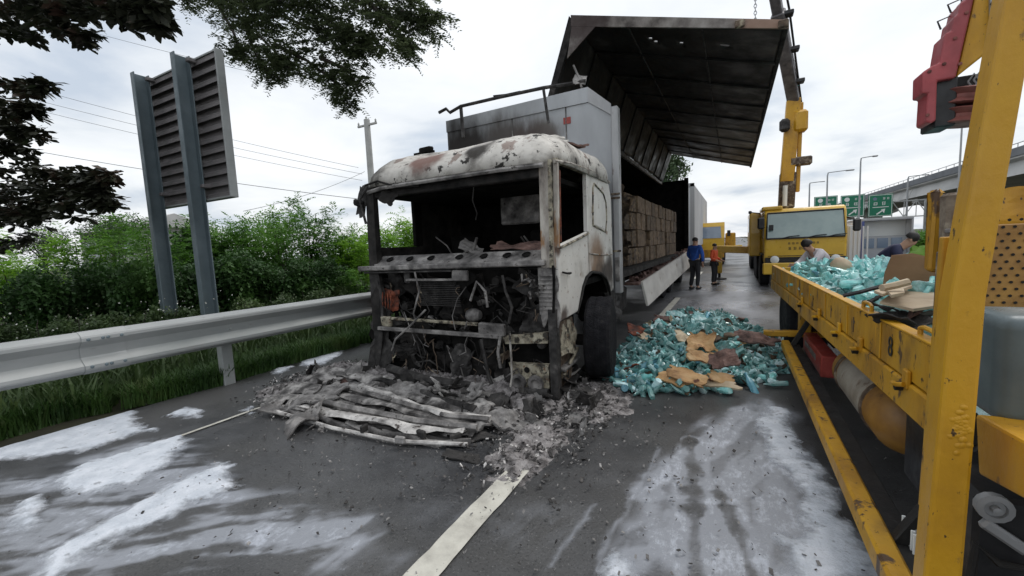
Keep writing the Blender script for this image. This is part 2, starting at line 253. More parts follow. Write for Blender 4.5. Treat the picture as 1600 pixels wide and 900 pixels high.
# ---------------------------------------------------------------- mesh helpers
def tag(o, label=None, cat=None, group=None, kind=None):
    if label: o['label'] = label
    if cat: o['category'] = cat
    if group: o['group'] = group
    if kind: o['kind'] = kind
    return o
def empty(name, loc=(0, 0, 0), rz=0, label=None, cat=None, group=None):
    o = bpy.data.objects.new(name, None); COL.objects.link(o); o.location = loc; o.rotation_euler = (0, 0, rz)
    o.empty_display_size = .2
    return tag(o, label, cat, group)
def link(name, me, parent=None, mat_=None):
    o = bpy.data.objects.new(name, me); COL.objects.link(o)
    if parent is not None: o.parent = parent
    if mat_: me.materials.append(G(mat_))
    return o
class MB:
    def __init__(s): s.v = []; s.f = []
    def add(s, vs, fs):
        n = len(s.v); s.v += [tuple(map(float, q)) for q in vs]; s.f += [tuple(n+i for i in q) for q in fs]; return s
    def box(s, c, d, b=0.0, R=None):
        """chamfered box: centre c, size d, chamfer b, rotation R"""
        hx, hy, hz = d[0]/2, d[1]/2, d[2]/2; b = min(b, hx*.9, hy*.9, hz*.9)
        if b <= 0:
            vs = [(x, y, z) for x in (-hx, hx) for y in (-hy, hy) for z in (-hz, hz)]
            fs = [(0, 1, 3, 2), (4, 6, 7, 5), (0, 4, 5, 1), (2, 3, 7, 6), (0, 2, 6, 4), (1, 5, 7, 3)]
        else:
            vs = []; idx = {}
            for i, sx in enumerate((-1, 1)):
                for j, sy in enumerate((-1, 1)):
                    for k, sz in enumerate((-1, 1)):
                        for ax in range(3):
                            q = [sx*(hx-b), sy*(hy-b), sz*(hz-b)]; q[ax] = (sx*hx, sy*hy, sz*hz)[ax]
                            idx[(i, j, k, ax)] = len(vs); vs.append(tuple(q))
            I = lambda t, a: idx[(*t, a)]
            fs = []
            for ax in range(3):
                o1, o2 = [(1, 2), (0, 2), (0, 1)][ax]
                for sgn in (0, 1):
                    q = []
                    for (p, r) in ((0, 0), (1, 0), (1, 1), (0, 1)):
                        t = [0, 0, 0]; t[ax] = sgn; t[o1] = p; t[o2] = r; q.append(I(t, ax))
                    if (sgn == 1) == (ax == 1): q = q[::-1]
                    fs.append(q)
                for p in (0, 1):
                    for r in (0, 1):
                        t0 = [0, 0, 0]; t0[o1] = p; t0[o2] = r; t1 = list(t0); t1[ax] = 1
                        fs.append((I(t0, o1), I(t1, o1), I(t1, o2), I(t0, o2)))
            for i in (0, 1):
                for j in (0, 1):
                    for k in (0, 1): fs.append(tuple(I((i, j, k), a) for a in range(3)))
        if R is not None: vs = [R @ Vector(q) for q in vs]
        return s.add([(q[0]+c[0], q[1]+c[1], q[2]+c[2]) for q in vs], fs)
    def b2(s, lo, hi, b=0.0):
        return s.box([(a+c)/2 for a, c in zip(lo, hi)], [abs(c-a) for a, c in zip(lo, hi)], b)
    def bar(s, p, q, wd, ht, b=0.0, up=(0, 0, 1)):
        p, q = Vector(p), Vector(q); y = (q-p); L = y.length; y.normalize(); x = y.cross(Vector(up))
        if x.length < 1e-4: x = Vector((1, 0, 0))
        x.normalize(); z = x.cross(y); R = Matrix((x, y, z)).transposed()
        return s.box((p+q)/2, (wd, L, ht), b, R)
    def tube(s, pts, r, n=8, cap=True):
        pts = [Vector(p) for p in pts]; m = len(pts); rr = r if isinstance(r, (list, tuple)) else [r]*m
        rings = []; prev = None
        for i, p in enumerate(pts):
            t = (pts[min(i+1, m-1)]-pts[max(i-1, 0)]).normalized()
            if prev is None:
                a = Vector((0, 0, 1)) if abs(t.z) < .9 else Vector((1, 0, 0)); x = t.cross(a).normalized()
            else: x = (prev-t*prev.dot(t)).normalized()
            prev = x; y = t.cross(x)
            rings.append([p+(x*math.cos(2*math.pi*k/n)+y*math.sin(2*math.pi*k/n))*rr[i] for k in range(n)])
        vs = [q for g in rings for q in g]; fs = []
        for i in range(m-1):
            for k in range(n): fs.append((i*n+k, i*n+(k+1) % n, (i+1)*n+(k+1) % n, (i+1)*n+k))
        if cap: fs.append(tuple(range(n))[::-1]); fs.append(tuple((m-1)*n+k for k in range(n)))
        return s.add(vs, fs)
    def lathe(s, prof, n=16, axis='z', c=(0, 0, 0), R=None):
        vs = []; fs = []
        for (r, z) in prof:
            for k in range(n):
                a = 2*math.pi*k/n; q = (r*math.cos(a), r*math.sin(a), z)
                if axis == 'x': q = (q[2], q[0], q[1])
                if axis == 'y': q = (q[1], q[2], q[0])
                q = Vector(q)
                if R is not None: q = R @ q
                vs.append(q+Vector(c))
        for i in range(len(prof)-1):
            for k in range(n): fs.append((i*n+k, i*n+(k+1) % n, (i+1)*n+(k+1) % n, (i+1)*n+k))
        if prof[0][0] > 1e-5: fs.append(tuple(range(n))[::-1])
        if prof[-1][0] > 1e-5: fs.append(tuple((len(prof)-1)*n+k for k in range(n)))
        return s.add(vs, fs)
    def prism(s, poly, d):
        """poly: 3-D outline, d: extrusion vector"""
        P = [Vector(p) for p in poly]; D = Vector(d); n = len(P)
        return s.add(P+[p+D for p in P], [tuple(range(n))[::-1], tuple(range(n, 2*n))]+[(i, (i+1) % n, n+(i+1) % n, n+i) for i in range(n)])
    def sheet(s, c, sx, sy, R=None, n=8, amp=.04, freq=6, seed=0, th=.006, ragged=.15):
        """crumpled sheet with real thickness and a torn outline"""
        U, Vv = np.meshgrid(np.linspace(-.5, .5, n), np.linspace(-.5, .5, n)); U = U.ravel(); Vv = Vv.ravel()
        X = U*sx+ragged*sx*(vnoise(U*5+seed, Vv*5, s=seed)-.5)*2*np.abs(U)*2; Y = Vv*sy+ragged*sy*(vnoise(U*5, Vv*5+seed, s=seed+5)-.5)*2*np.abs(Vv)*2
        Z = (fbm(X*freq+seed*3.1, Y*freq, o=3, s=seed)-.5)*2*amp
        pts = [Vector(p) for p in zip(X, Y, Z)]; lo = [p-Vector((0, 0, th)) for p in pts]
        if R is not None: pts = [R @ p for p in pts]; lo = [R @ p for p in lo]
        pts = [p+Vector(c) for p in pts]; lo = [p+Vector(c) for p in lo]; fs = []; N = n*n
        for i in range(n-1):
            for j in range(n-1):
                a = i*n+j; fs.append((a, a+1, a+n+1, a+n)); fs.append((N+a, N+a+n, N+a+n+1, N+a+1))
        ring = [j for j in range(n)]+[i*n+n-1 for i in range(1, n)]+[(n-1)*n+j for j in range(n-2, -1, -1)]+[i*n for i in range(n-2, 0, -1)]
        for k in range(len(ring)): a, b = ring[k], ring[(k+1) % len(ring)]; fs.append((b, a, N+a, N+b))
        return s.add(pts+lo, fs)
    def jitter(s, amp, freq=6, seed=0):
        V = np.array(s.v); 
        for a in range(3):
            V[:, a] += (fbm(V[:, 0]*freq+a*9.1, V[:, 1]*freq, V[:, 2]*freq, o=2, s=seed+a*3)-.5)*2*amp
        s.v = [tuple(q) for q in V]; return s
    def mesh(s, name, mat_, smooth=False, org=(0, 0, 0)):
        me = bpy.data.meshes.new(name); o = Vector(org)
        me.from_pydata([(q[0]-o[0], q[1]-o[1], q[2]-o[2]) for q in s.v], [], s.f)
        if mat_: me.materials.append(G(mat_))
        if smooth:
            me.polygons.foreach_set('use_smooth', [True]*len(me.polygons))
            try: me.set_sharp_from_angle(angle=math.radians(smooth if smooth > 1 else 40))
            except Exception: pass
        me.update(); return me
    def build(s, name, mat_, parent=None, smooth=False, label=None, org=None):
        """org None: world coordinates, shifted to the parent's place"""
        if org is None:
            org = Vector((0, 0, 0)); q = parent
            while q is not None: org += q.location; q = q.parent
        o = link(name, s.mesh(name, mat_, smooth, org), parent)
        if label: o['label'] = label
        return o
def grid_mesh(name, X, Y, Z, keep=None, mat_=None, smooth=True, attrs=None):
    ny, nx = X.shape; vs = np.stack([X.ravel(), Y.ravel(), Z.ravel()], 1)
    ii, jj = np.meshgrid(np.arange(ny-1), np.arange(nx-1), indexing='ij'); a = (ii*nx+jj).ravel()
    F = np.stack([a, a+1, a+nx+1, a+nx], 1)
    if keep is not None:
        k = keep.ravel(); F = F[k[F].any(1)]
        used = np.zeros(len(vs), bool); used[F.ravel()] = True; rm = np.cumsum(used)-1
        vs = vs[used]; F = rm[F]
        if attrs: attrs = {q: r.ravel()[used] for q, r in attrs.items()}
    elif attrs: attrs = {q: r.ravel() for q, r in attrs.items()}
    me = bpy.data.meshes.new(name); me.vertices.add(len(vs)); me.vertices.foreach_set('co', vs.astype(np.float32).ravel())
    me.loops.add(F.size); me.loops.foreach_set('vertex_index', F.ravel().astype(np.int32))
    me.polygons.add(len(F)); me.polygons.foreach_set('loop_start', np.arange(0, F.size, 4, dtype=np.int32)); me.polygons.foreach_set('loop_total', np.full(len(F), 4, np.int32))
    me.update(calc_edges=True)
    if smooth: me.polygons.foreach_set('use_smooth', np.ones(len(F), bool))
    if mat_: me.materials.append(G(mat_))
    for q, r in (attrs or {}).items():
        at = me.attributes.new(q, 'FLOAT', 'POINT'); at.data.foreach_set('value', r.astype(np.float32))
    return me
def quads_mesh(name, V, mat_, smooth=False):
    """V: (n,4,3) loose quads"""
    n = len(V); me = bpy.data.meshes.new(name); me.vertices.add(n*4); me.vertices.foreach_set('co', V.astype(np.float32).ravel())
    me.loops.add(n*4); me.loops.foreach_set('vertex_index', np.arange(n*4, dtype=np.int32))
    me.polygons.add(n); me.polygons.foreach_set('loop_start', np.arange(0, n*4, 4, dtype=np.int32)); me.polygons.foreach_set('loop_total', np.full(n, 4, np.int32))
    me.update(calc_edges=True); me.materials.append(G(mat_)); return me
def copy_tree(o, parent=None):
    c = o.copy(); COL.objects.link(c); c.parent = parent
    for ch in list(o.children): copy_tree(ch, c)
    return c
# ================================================================= GROUND AND ROAD
gm = MB().add([(-700, -60, -.06), (700, -60, -.06), (700, 1500, -.06), (-700, 1500, -.06)], [(0, 1, 2, 3)])
tag(gm.build('ground', 'soil'), kind='structure')
# verge: a lumpy soil sheet left of the road
X, Y = np.meshgrid(np.linspace(-40, -5.2, 180), np.linspace(-4, 60, 260))
edge_x = -6.0+.12*(fbm(Y*.8, Y*0, s=3)-.5)*2
Z = -.045+sstep(0, 1.2, edge_x-X)*.10+(fbm(X*.9, Y*.9, s=5)-.5)*.12*sstep(0, 1, edge_x-X)
Z = np.where(X > edge_x, -.05, Z)
o = link('verge_soil', grid_mesh('verge_soil', X, Y, Z, mat_='soil')); tag(o, kind='structure')

# ---- foam and residue density over the near road, evaluated once
FOAM_THICK = [
 [(-60, 715), (0, 698), (60, 668), (110, 650), (210, 638), (215, 660), (240, 675), (180, 690), (130, 706), (60, 716), (0, 720), (-60, 735)],
 [(10, 915), (60, 862), (110, 832), (165, 805), (230, 775), (285, 748), (335, 722), (360, 722), (366, 742), (385, 756), (350, 775), (310, 790), (270, 815), (215, 832), (150, 856), (100, 890), (70, 925)],
 [(70, 762), (130, 725), (200, 702), (292, 680), (282, 704), (262, 728), (215, 752), (160, 768), (100, 775)],
 [(256, 652), (285, 636), (312, 645), (300, 655), (270, 657)],
 [(462, 566), (490, 548), (520, 536), (548, 538), (540, 556), (510, 568), (480, 574)],
 [(425, 576), (445, 566), (460, 572), (450, 582), (430, 584)],
 [(365, 645), (392, 636), (402, 642), (385, 652)],
 [(18, 790), (60, 780), (70, 800), (40, 830), (20, 825)],
 [(1190, 632), (1225, 640), (1262, 682), (1300, 738), (1335, 795), (1366, 850), (1395, 915), (1190, 915), (1225, 850), (1262, 815), (1262, 775), (1215, 720), (1190, 680)],
 [(940, 915), (935, 885), (965, 872), (1000, 884), (1020, 915)],
]
FILM = [
 [(-40, 740), (60, 730), (200, 690), (300, 675), (330, 700), (420, 760), (540, 780), (640, 800), (610, 920), (-60, 930), (-60, 830)],
 [(1130, 640), (1210, 610), (1250, 650), (1310, 740), (1360, 815), (1400, 920), (900, 925), (950, 850), (990, 790), (960, 760), (1040, 700), (1080, 660)],
 [(600, 760), (800, 760), (980, 800), (960, 900), (640, 905)],
]
FILMW = [.80, 1.0, .22]
def foam_fields(X, Y):
    wx = X+(fbm(X*2.2, Y*2.2, s=11, o=4)-.5)*.42; wy = Y+(fbm(X*2.2, Y*2.2, s=23, o=4)-.5)*.42
    hi = (fbm(X*9, Y*9, s=31, o=4)-.5)
    thick = np.zeros_like(X)
    for P in FOAM_THICK:
        sdv = poly_sd(gpoly(P), X*.45+wx*.55, Y*.45+wy*.55)
        thick = np.maximum(thick, sstep(-.07, .13, sdv+hi*.17))
    film = np.zeros_like(X)
    for P, q in zip(FILM, FILMW):
        sdv = poly_sd(gpoly(P), wx, wy); film = np.maximum(film, q*sstep(-.12, .30, sdv))
    # smeared streaks: stretched noise along the drag direction
    ang = np.where(X < -2, .62, 1.28); u = X*np.cos(ang)+Y*np.sin(ang); v = -X*np.sin(ang)+Y*np.cos(ang)
    ww = (fbm(X*1.3, Y*1.3, s=44)-.5)*.9
    st = fbm(u*.9+ww, v*9+ww*3, s=51, o=5, g=.6); sw = fbm(X*5+ww*6, Y*5-ww*6, s=61, o=5, g=.6)
    pat = sstep(.40, .66, st*.62+sw*.38)
    fl = np.where(X > -2, .34, .16); film = film*(fl+(1-fl)*pat)
    # two tyre trails wiped through the foam on the right
    for (ax, ay, bx, by, hw) in ((1080, 690, 1090, 930, .05), (1120, 760, 1190, 930, .035), (1010, 700, 880, 905, .05)):
        a, b = on_z(ax, ay), on_z(bx, by); ex, ey = b.x-a.x, b.y-a.y; t = np.clip(((X-a.x)*ex+(Y-a.y)*ey)/(ex*ex+ey*ey), 0, 1)
        d = np.hypot(X-a.x-t*ex, Y-a.y-t*ey)+(sw-.5)*.08; film = film*(1-.7*sstep(hw*1.6, hw*.5, d)); film = np.minimum(1, film+.25*sstep(.03, .0, np.abs(d-hw*2.0))*(film > .05))
    return thick, film
# ---- asphalt: fine sheet near the camera, coarse sheet to the horizon
def road_z(X, Y): return (fbm(X*.5, Y*.5, s=71)-.5)*.012
xs = np.linspace(-6.05, 3.4, 480); ys = np.linspace(.3, 12.0, 600)
X, Y = np.meshgrid(xs, ys); thick, film = foam_fields(X, Y)
scorch = sstep(3.3, .6, np.hypot((X+2.9)*.85, (Y-5.0)*1.15)+(fbm(X*2, Y*2, s=81)-.5)*1.6)
def seg(xa, ya, xb, yb):
    return None
m = bpy.data.materials.new('asphalt'); m.use_nodes = True; MATS['asphalt'] = m
t = m.node_tree; N = t.nodes; L = t.links; P = N['Principled BSDF']
geo = N.new('ShaderNodeNewGeometry')
def NZ(sc, det=6, ro=.6, st=None):
    n = N.new('ShaderNodeTexNoise'); n.inputs['Scale'].default_value = sc; n.inputs['Detail'].default_value = det; n.inputs['Roughness'].default_value = ro
    if st:
        mp = N.new('ShaderNodeMapping'); mp.inputs['Scale'].default_value = st; L.new(geo.outputs['Position'], mp.inputs[0]); L.new(mp.outputs[0], n.inputs['Vector'])
    else: L.new(geo.outputs['Position'], n.inputs['Vector'])
    return n.outputs['Fac']
def MR(v, a, b, c=0., d=1.):
    x = N.new('ShaderNodeMapRange'); x.interpolation_type = 'SMOOTHSTEP'; L.new(v, x.inputs[0])
    for i, q in enumerate((a, b, c, d)): x.inputs[i+1].default_value = q
    return x.outputs[0]
def MX(f, a, b):
    x = N.new('ShaderNodeMix'); x.data_type = 'RGBA'; L.new(f, x.inputs[0])
    for i, q in ((6, a), (7, b)):
        if isinstance(q, tuple): x.inputs[i].default_value = (*q, 1)
        else: L.new(q, x.inputs[i])
    return x.outputs[2]
def MA(op, a, b):
    x = N.new('ShaderNodeMath'); x.operation = op
    for i, q in ((0, a), (1, b)):
        if isinstance(q, (int, float)): x.inputs[i].default_value = q
        else: L.new(q, x.inputs[i])
    return x.outputs[0]
def AT(n): a = N.new('ShaderNodeAttribute'); a.attribute_name = n; return a.outputs['Fac']
agg = NZ(62, 3, .75); mid = NZ(3.2, 6); big = NZ(.55, 4)
c = MX(MR(mid, .35, .68), (.034, .035, .038), (.070, .072, .076))
c = MX(MR(big, .35, .65), c, (.068, .067, .065))
c = MX(MR(agg, .60, .70), c, (.16, .16, .158)); c = MX(MR(agg, .44, .32), c, (.010, .010, .010))
c = MX(MA('MULTIPLY', AT('scorch'), MR(mid, .2, .6, .55, .95)), c, (.014, .0135, .0135))
grain = NZ(30, 7, .8); grain2 = NZ(7, 8, .75, (1, .45, 1))
mixn = MA('ADD', MA('MULTIPLY', grain, .42), MA('MULTIPLY', grain2, .58))
fa = MA('ADD', mixn, MA('MULTIPLY', AT('film'), .42))
inner = MR(MA('ADD', MA('MULTIPLY', NZ(17, 8, .8, (1.6, .7, 1)), .6), MA('MULTIPLY', NZ(3.4, 5, .6), .4)), .38, .62, .22, 1.0)
ff = MA('MULTIPLY', MR(fa, .57, .86, 0, .95), MR(AT('film'), .02, .2)); ff = MA('MULTIPLY', ff, inner); ff = MA('MAXIMUM', ff, MA('MULTIPLY', MR(AT('film'), .05, .6), .5))
c = MX(ff, c, (.47, .50, .56))
# pale dried residue and standing water further down the road, between the trucks
dm = N.new('ShaderNodeVectorMath'); dm.operation = 'SUBTRACT'; L.new(geo.outputs['Position'], dm.inputs[0]); dm.inputs[1].default_value = (-.2, 13.0, 0)
dv = N.new('ShaderNodeVectorMath'); dv.operation = 'MULTIPLY'; L.new(dm.outputs[0], dv.inputs[0]); dv.inputs[1].default_value = (.55, .16, 0)
dl = N.new('ShaderNodeVectorMath'); dl.operation = 'LENGTH'; L.new(dv.outputs[0], dl.inputs[0])
farm = MR(dl.outputs['Value'], 1.1, .35); farp = MA('MULTIPLY', farm, MR(NZ(1.6, 5, .6, (1, .35, 1)), .36, .62, .25, .9))
c = MX(farp, c, (.33, .335, .36))
L.new(c, P.inputs['Base Color'])
wet = MR(NZ(.42, 5, .55), .40, .56)
rr = MA('ADD', MR(wet, 0, 1, .46, .26), MA('MULTIPLY', agg, .18)); rr = MA('SUBTRACT', rr, MA('MULTIPLY', farm, .16)); rr = MA('ADD', rr, MA('MULTIPLY', ff, .12)); L.new(rr, P.inputs['Roughness'])
P.inputs['Specular IOR Level'].default_value = .55
bp = N.new('ShaderNodeBump'); bp.inputs['Strength'].default_value = .7; bp.inputs['Distance'].default_value = .006
L.new(MA('ADD', agg, MA('MULTIPLY', NZ(30, 5, .7), .8)), bp.inputs['Height']); L.new(bp.outputs[0], P.inputs['Normal'])
o = link('road', grid_mesh('road', X, Y, road_z(X, Y), mat_='asphalt', attrs={'film': film, 'scorch': scorch})); tag(o, kind='structure')
rb = MB()
for a in ((-6.0, -8, 9, .3), (3.4, .3, 9, 12.0), (-6.0, 12.0, 9, 600)): rb.add([(a[0], a[1], 0), (a[2], a[1], 0), (a[2], a[3], 0), (a[0], a[3], 0)], [(0, 1, 2, 3)])
far = rb.build('road_beyond', 'asphalt'); tag(far, kind='structure')
# thick foam: raised sheet with soft edges
def foam_sheet(name, x0, x1, y0, y1, nx, ny):
    X, Y = np.meshgrid(np.linspace(x0, x1, nx), np.linspace(y0, y1, ny)); th, _ = foam_fields(X, Y)
    h = th*(.008+.018*fbm(X*3, Y*3, s=91)+.006*fbm(X*14, Y*14, s=93))-.004
    return X, Y, road_z(X, Y)+h, th
for x0, x1, y0, y1, nx, ny in ((-6.0, -2.3, .4, 6.2, 330, 500), (-1.3, .85, 1.2, 5.6, 230, 420)):
    X, Y, Z, th = foam_sheet('foam', x0, x1, y0, y1, nx, ny)
    o = link('fire_foam', grid_mesh('fire_foam', X, Y, Z, keep=th > .22, mat_='foam', attrs={'th': th}))
    tag(o, 'white fire fighting foam spread over the left side of the road' if x0 < -3 else 'white fire fighting foam beside the yellow flatbed truck', 'foam', kind='stuff')
# foam edge fades through transparency
fm = G('foam'); t2 = fm.node_tree; pN = [n for n in t2.nodes if n.type == 'BSDF_PRINCIPLED'][0]
an = t2.nodes.new('ShaderNodeAttribute'); an.attribute_name = 'th'
nz = t2.nodes.new('ShaderNodeTexNoise'); nz.inputs['Scale'].default_value = 26; nz.inputs['Detail'].default_value = 6; nz.inputs['Roughness'].default_value = .7
gg = t2.nodes.new('ShaderNodeNewGeometry'); t2.links.new(gg.outputs['Position'], nz.inputs['Vector'])
s_ = t2.nodes.new('ShaderNodeMath'); s_.operation = 'MULTIPLY_ADD'; t2.links.new(nz.outputs['Fac'], s_.inputs[0]); s_.inputs[1].default_value = .9; t2.links.new(an.outputs['Fac'], s_.inputs[2])
mr = t2.nodes.new('ShaderNodeMapRange'); t2.links.new(s_.outputs[0], mr.inputs[0]); mr.inputs[1].default_value = .62; mr.inputs[2].default_value = 1.34
t2.links.new(mr.outputs[0], pN.inputs['Alpha'])
# painted lines
def stripe(pts_l, pts_r, name='lane_line'):
    b = MB(); n = len(pts_l); vs = []
    for a, c_ in zip(pts_l, pts_r): vs += [(a[0], a[1], .012), (c_[0], c_[1], .012)]
    b.add(vs, [(2*i, 2*i+1, 2*i+3, 2*i+2) for i in range(n-1)]); o = b.build(name, 'paintwhite'); tag(o, kind='structure'); return o
def dash(x, y0, y1, wd, name='lane_line'):
    n = max(2, int((y1-y0)/.08)) if y1 < 4 else 4; yy = np.linspace(y0, y1, n)
    jl = (fbm(yy*9, yy*0, s=5)-.5)*.022; jr = (fbm(yy*9, yy*0+7, s=6)-.5)*.022
    stripe([(x-wd/2+j, y) for j, y in zip(jl, yy)], [(x+wd/2+j, y) for j, y in zip(jr, yy)], name)
dash(-1.395, .55, 2.62, .168)
for k in range(1, 12): dash(-1.36, 2.6+k*10-4, 2.6+k*10, .15)
dash(-4.63, 1.9, 2.95, .045, 'edge_line')
# grass at the verge (stuff)
def blades(name, n, fx, hmin, hmax, mat_, label, wdt=.008, cat='grass'):
    P = fx(n); n = len(P); a = rng.uniform(0, 2*np.pi, n); h = rng.uniform(hmin, hmax, n); ln = rng.uniform(.2, .8, n)*h
    wv = np.stack([np.cos(a), np.sin(a), 0*a], 1)*wdt*rng.uniform(.6, 1.4, n)[:, None]; d = np.stack([-np.sin(a), np.cos(a), 0*a], 1)
    m_ = P+d*(ln*.3)[:, None]+np.array([0, 0, 1])*(h*.6)[:, None]; tp = P+d*ln[:, None]+np.array([0, 0, 1])*h[:, None]
    q1 = np.stack([P-wv, P+wv, m_+wv*.8, m_-wv*.8], 1); q2 = np.stack([m_-wv*.8, m_+wv*.8, tp+wv*.15, tp-wv*.15], 1)
    o = link(name, quads_mesh(name, np.concatenate([q1, q2]), mat_)); tag(o, label, cat, kind='stuff'); return o
def verge_pts(n):
    y = rng.uniform(.4, 9, n)**1.0; x = -6.0-.38*sstep(2.6, 1.6, y)-np.abs(rng.normal(0, .55, n)); x += .12*(fbm(y*2, y*0, s=8)-.5)
    k = (fbm(x*2.2, y*2.2, s=9) > .36); return np.stack([x, y, x*0-.02], 1)[k]
blades('verge_grass', 42000, verge_pts, .08, .32, 'grass', 'long green grass growing under the steel guardrail')
def back_pts(n):
    y = rng.uniform(1, 14, n); x = rng.uniform(-12, -6.4, n); return np.stack([x, y, x*0], 1)
blades('verge_weeds', 16000, back_pts, .25, .7, 'leafdull', 'rough weeds growing behind the guardrail', .016, 'weeds')
# ================================================================= GUARDRAIL
gr = empty('guardrail', (-6.3, 4, 0), 0, 'dented galvanised steel guardrail running along the grassy verge, sooty near the burned truck', 'guardrail')
GX = -5.80
prof = [(a_, .575+.43*c_) for a_, c_ in [(0, 1), (.022, .985), (.082, .90), (.088, .86), (.088, .79), (.012, .65), (0, .61), (0, .39), (.012, .35), (.088, .21), (.088, .14), (.082, .10), (.022, .015), (0, 0)]]
def gx(y): return GX+0*y
def gz(y): return -.05*max(0, min(1, (y-1)/4.7))
b = MB(); ysr = np.concatenate([np.arange(-3, 12, .25), np.arange(12, 45, 2)])
th = .006
for side in (0, 1):
    vs = []
    for y in ysr:
        dent = .05*math.exp(-((y-4.9)/.35)**2)
        for (px, pz) in prof: vs.append((gx(y)+px-dent*(1 if pz < .75 else .3)-(th if side else 0), y, pz+gz(y)))
    m_ = len(prof); fs = []
    for i in range(len(ysr)-1):
        for j in range(m_-1):
            q = (i*m_+j, i*m_+j+1, (i+1)*m_+j+1, (i+1)*m_+j); fs.append(q if side else q[::-1])
    b.add(vs, fs)
b.build('rail_beam', 'galv', gr, smooth=18)
def lap(y0, y1):
    b = MB(); m_ = len(prof); vs = []; fs = []
    for y in (y0, y1):
        for (px, pz) in prof: vs.append((gx(y)+px+.006, y, pz+gz(y)))
    for j in range(m_-1): fs.append((j, m_+j, m_+j+1, j+1))
    b.add(vs, fs); l = b.build('splice', 'galv', gr); sm = l.modifiers.new('t', 'SOLIDIFY'); sm.thickness = .005
    for yy_ in (y0+.05, y0+.16, y1-.16, y1-.05):
        for zz_ in (.575+.43*.82, .575+.43*.175): MB().lathe([(.016, .0), (.016, .010), (.010, .016), (0, .017)], 8, 'x', (GX+.094, yy_, zz_+gz(yy_))).build('bolt', 'signpost', l)
lap(1.62, 1.98); lap(5.6, 5.96); lap(9.6, 9.96)
for k, y in enumerate([-0.9, 3.05, 7.0, 11, 15, 19, 23, 27]):
    p = MB().b2((gx(y)-.24, y-.07, -.1), (gx(y)-.13, y+.07, .93), .008); p.build('post', 'signpost' if k > 1 else 'galv', gr)
    MB().b2((gx(y)-.128, y-.06, .60), (gx(y)-.01, y+.06, .90), .006).build('spacer', 'galv', gr)
    for dz in (.70, .78): MB().lathe([(.0, .0), (.014, .002), (.014, .014), (.006, .018)], 6, 'x', (gx(y)+.004, y, dz+gz(y))).build('bolt', 'galv', gr)
# ================================================================= ROAD SIGN SEEN FROM BEHIND
SY = 4.0
tl, tr, br, bl_ = on_y(214, 132, SY), on_y(350, 68, SY), on_y(368, 308, SY), on_y(262, 322, SY)
x0, x1, z0, z1 = tl.x, tr.x+.02, 2.66, 4.94
sg = empty('road_sign', ((x0+x1)/2, SY, 0), 0, 'large road sign seen from behind on two grey steel posts', 'road sign')
x1s = -7.12
MB().b2((x0+.02, SY+.10, z0), (x1s-.02, SY+.112, z1), 0).build('sign_panel', 'signback', sg)
nr = 13
rib = MB().b2((x0+.03-x0, -.035, -.012), (x1s-x0-.03, .045, .012), .004).b2((.03, -.036, -.06), (x1s-x0-.03, -.028, -.012), 0).mesh('rib', 'signback')
for k in range(nr):
    z = z0+.09+(z1-z0-.14)*k/(nr-1); o = link('rib', rib, sg); o.location = (x0-sg.location.x, .052, z)
MB().b2((x1s-.035, SY-.02, z0), (x1s, SY+.10, z1), .004).b2((x0, SY-.02, z0), (x0+.03, SY+.10, z1), .004).b2((x0+.03, SY+.0, z1-.03), (x1s-.035, SY+.10, z1), .004).b2((x0+.03, SY+.0, z0), (x1s-.035, SY+.10, z0+.03), .004).build('sign_frame', 'galv', sg)
for (ua, ub) in ((219, 252), (283, 318)):
    pa = on_y(ua+12, 300, SY-.21).x
    wd = .40; p = MB()
    p.b2((pa, SY-.28, -.1), (pa+wd*.36, SY-.265, z1+.02), .002)            # camera-side flange, lit edge
    p.b2((pa, SY-.03, -.1), (pa+wd*.36, SY-.015, z1+.02), .002)
    p.b2((pa+.0, SY-.265, -.1), (pa+.012, SY-.03, z1+.02), 0)
    D0, D1, FW = SY-.25, SY-.02, .12
    b = MB().b2((pa, D0, -.1), (pa+FW, D0+.018, z1+.04), .003).b2((pa, D1-.018, -.1), (pa+FW, D1, z1+.04), .003).b2((pa+.0, D0+.018, -.1), (pa+.014, D1-.018, z1+.04), 0)
    b.build('post', 'signpost', sg)
    for zc_ in (z1-.05, z0+.23): MB().b2((pa+FW+.002, SY-.10, zc_-.03), (pa+FW+.10, SY+.03, zc_+.03), .01).build('clamp', 'signback', sg)
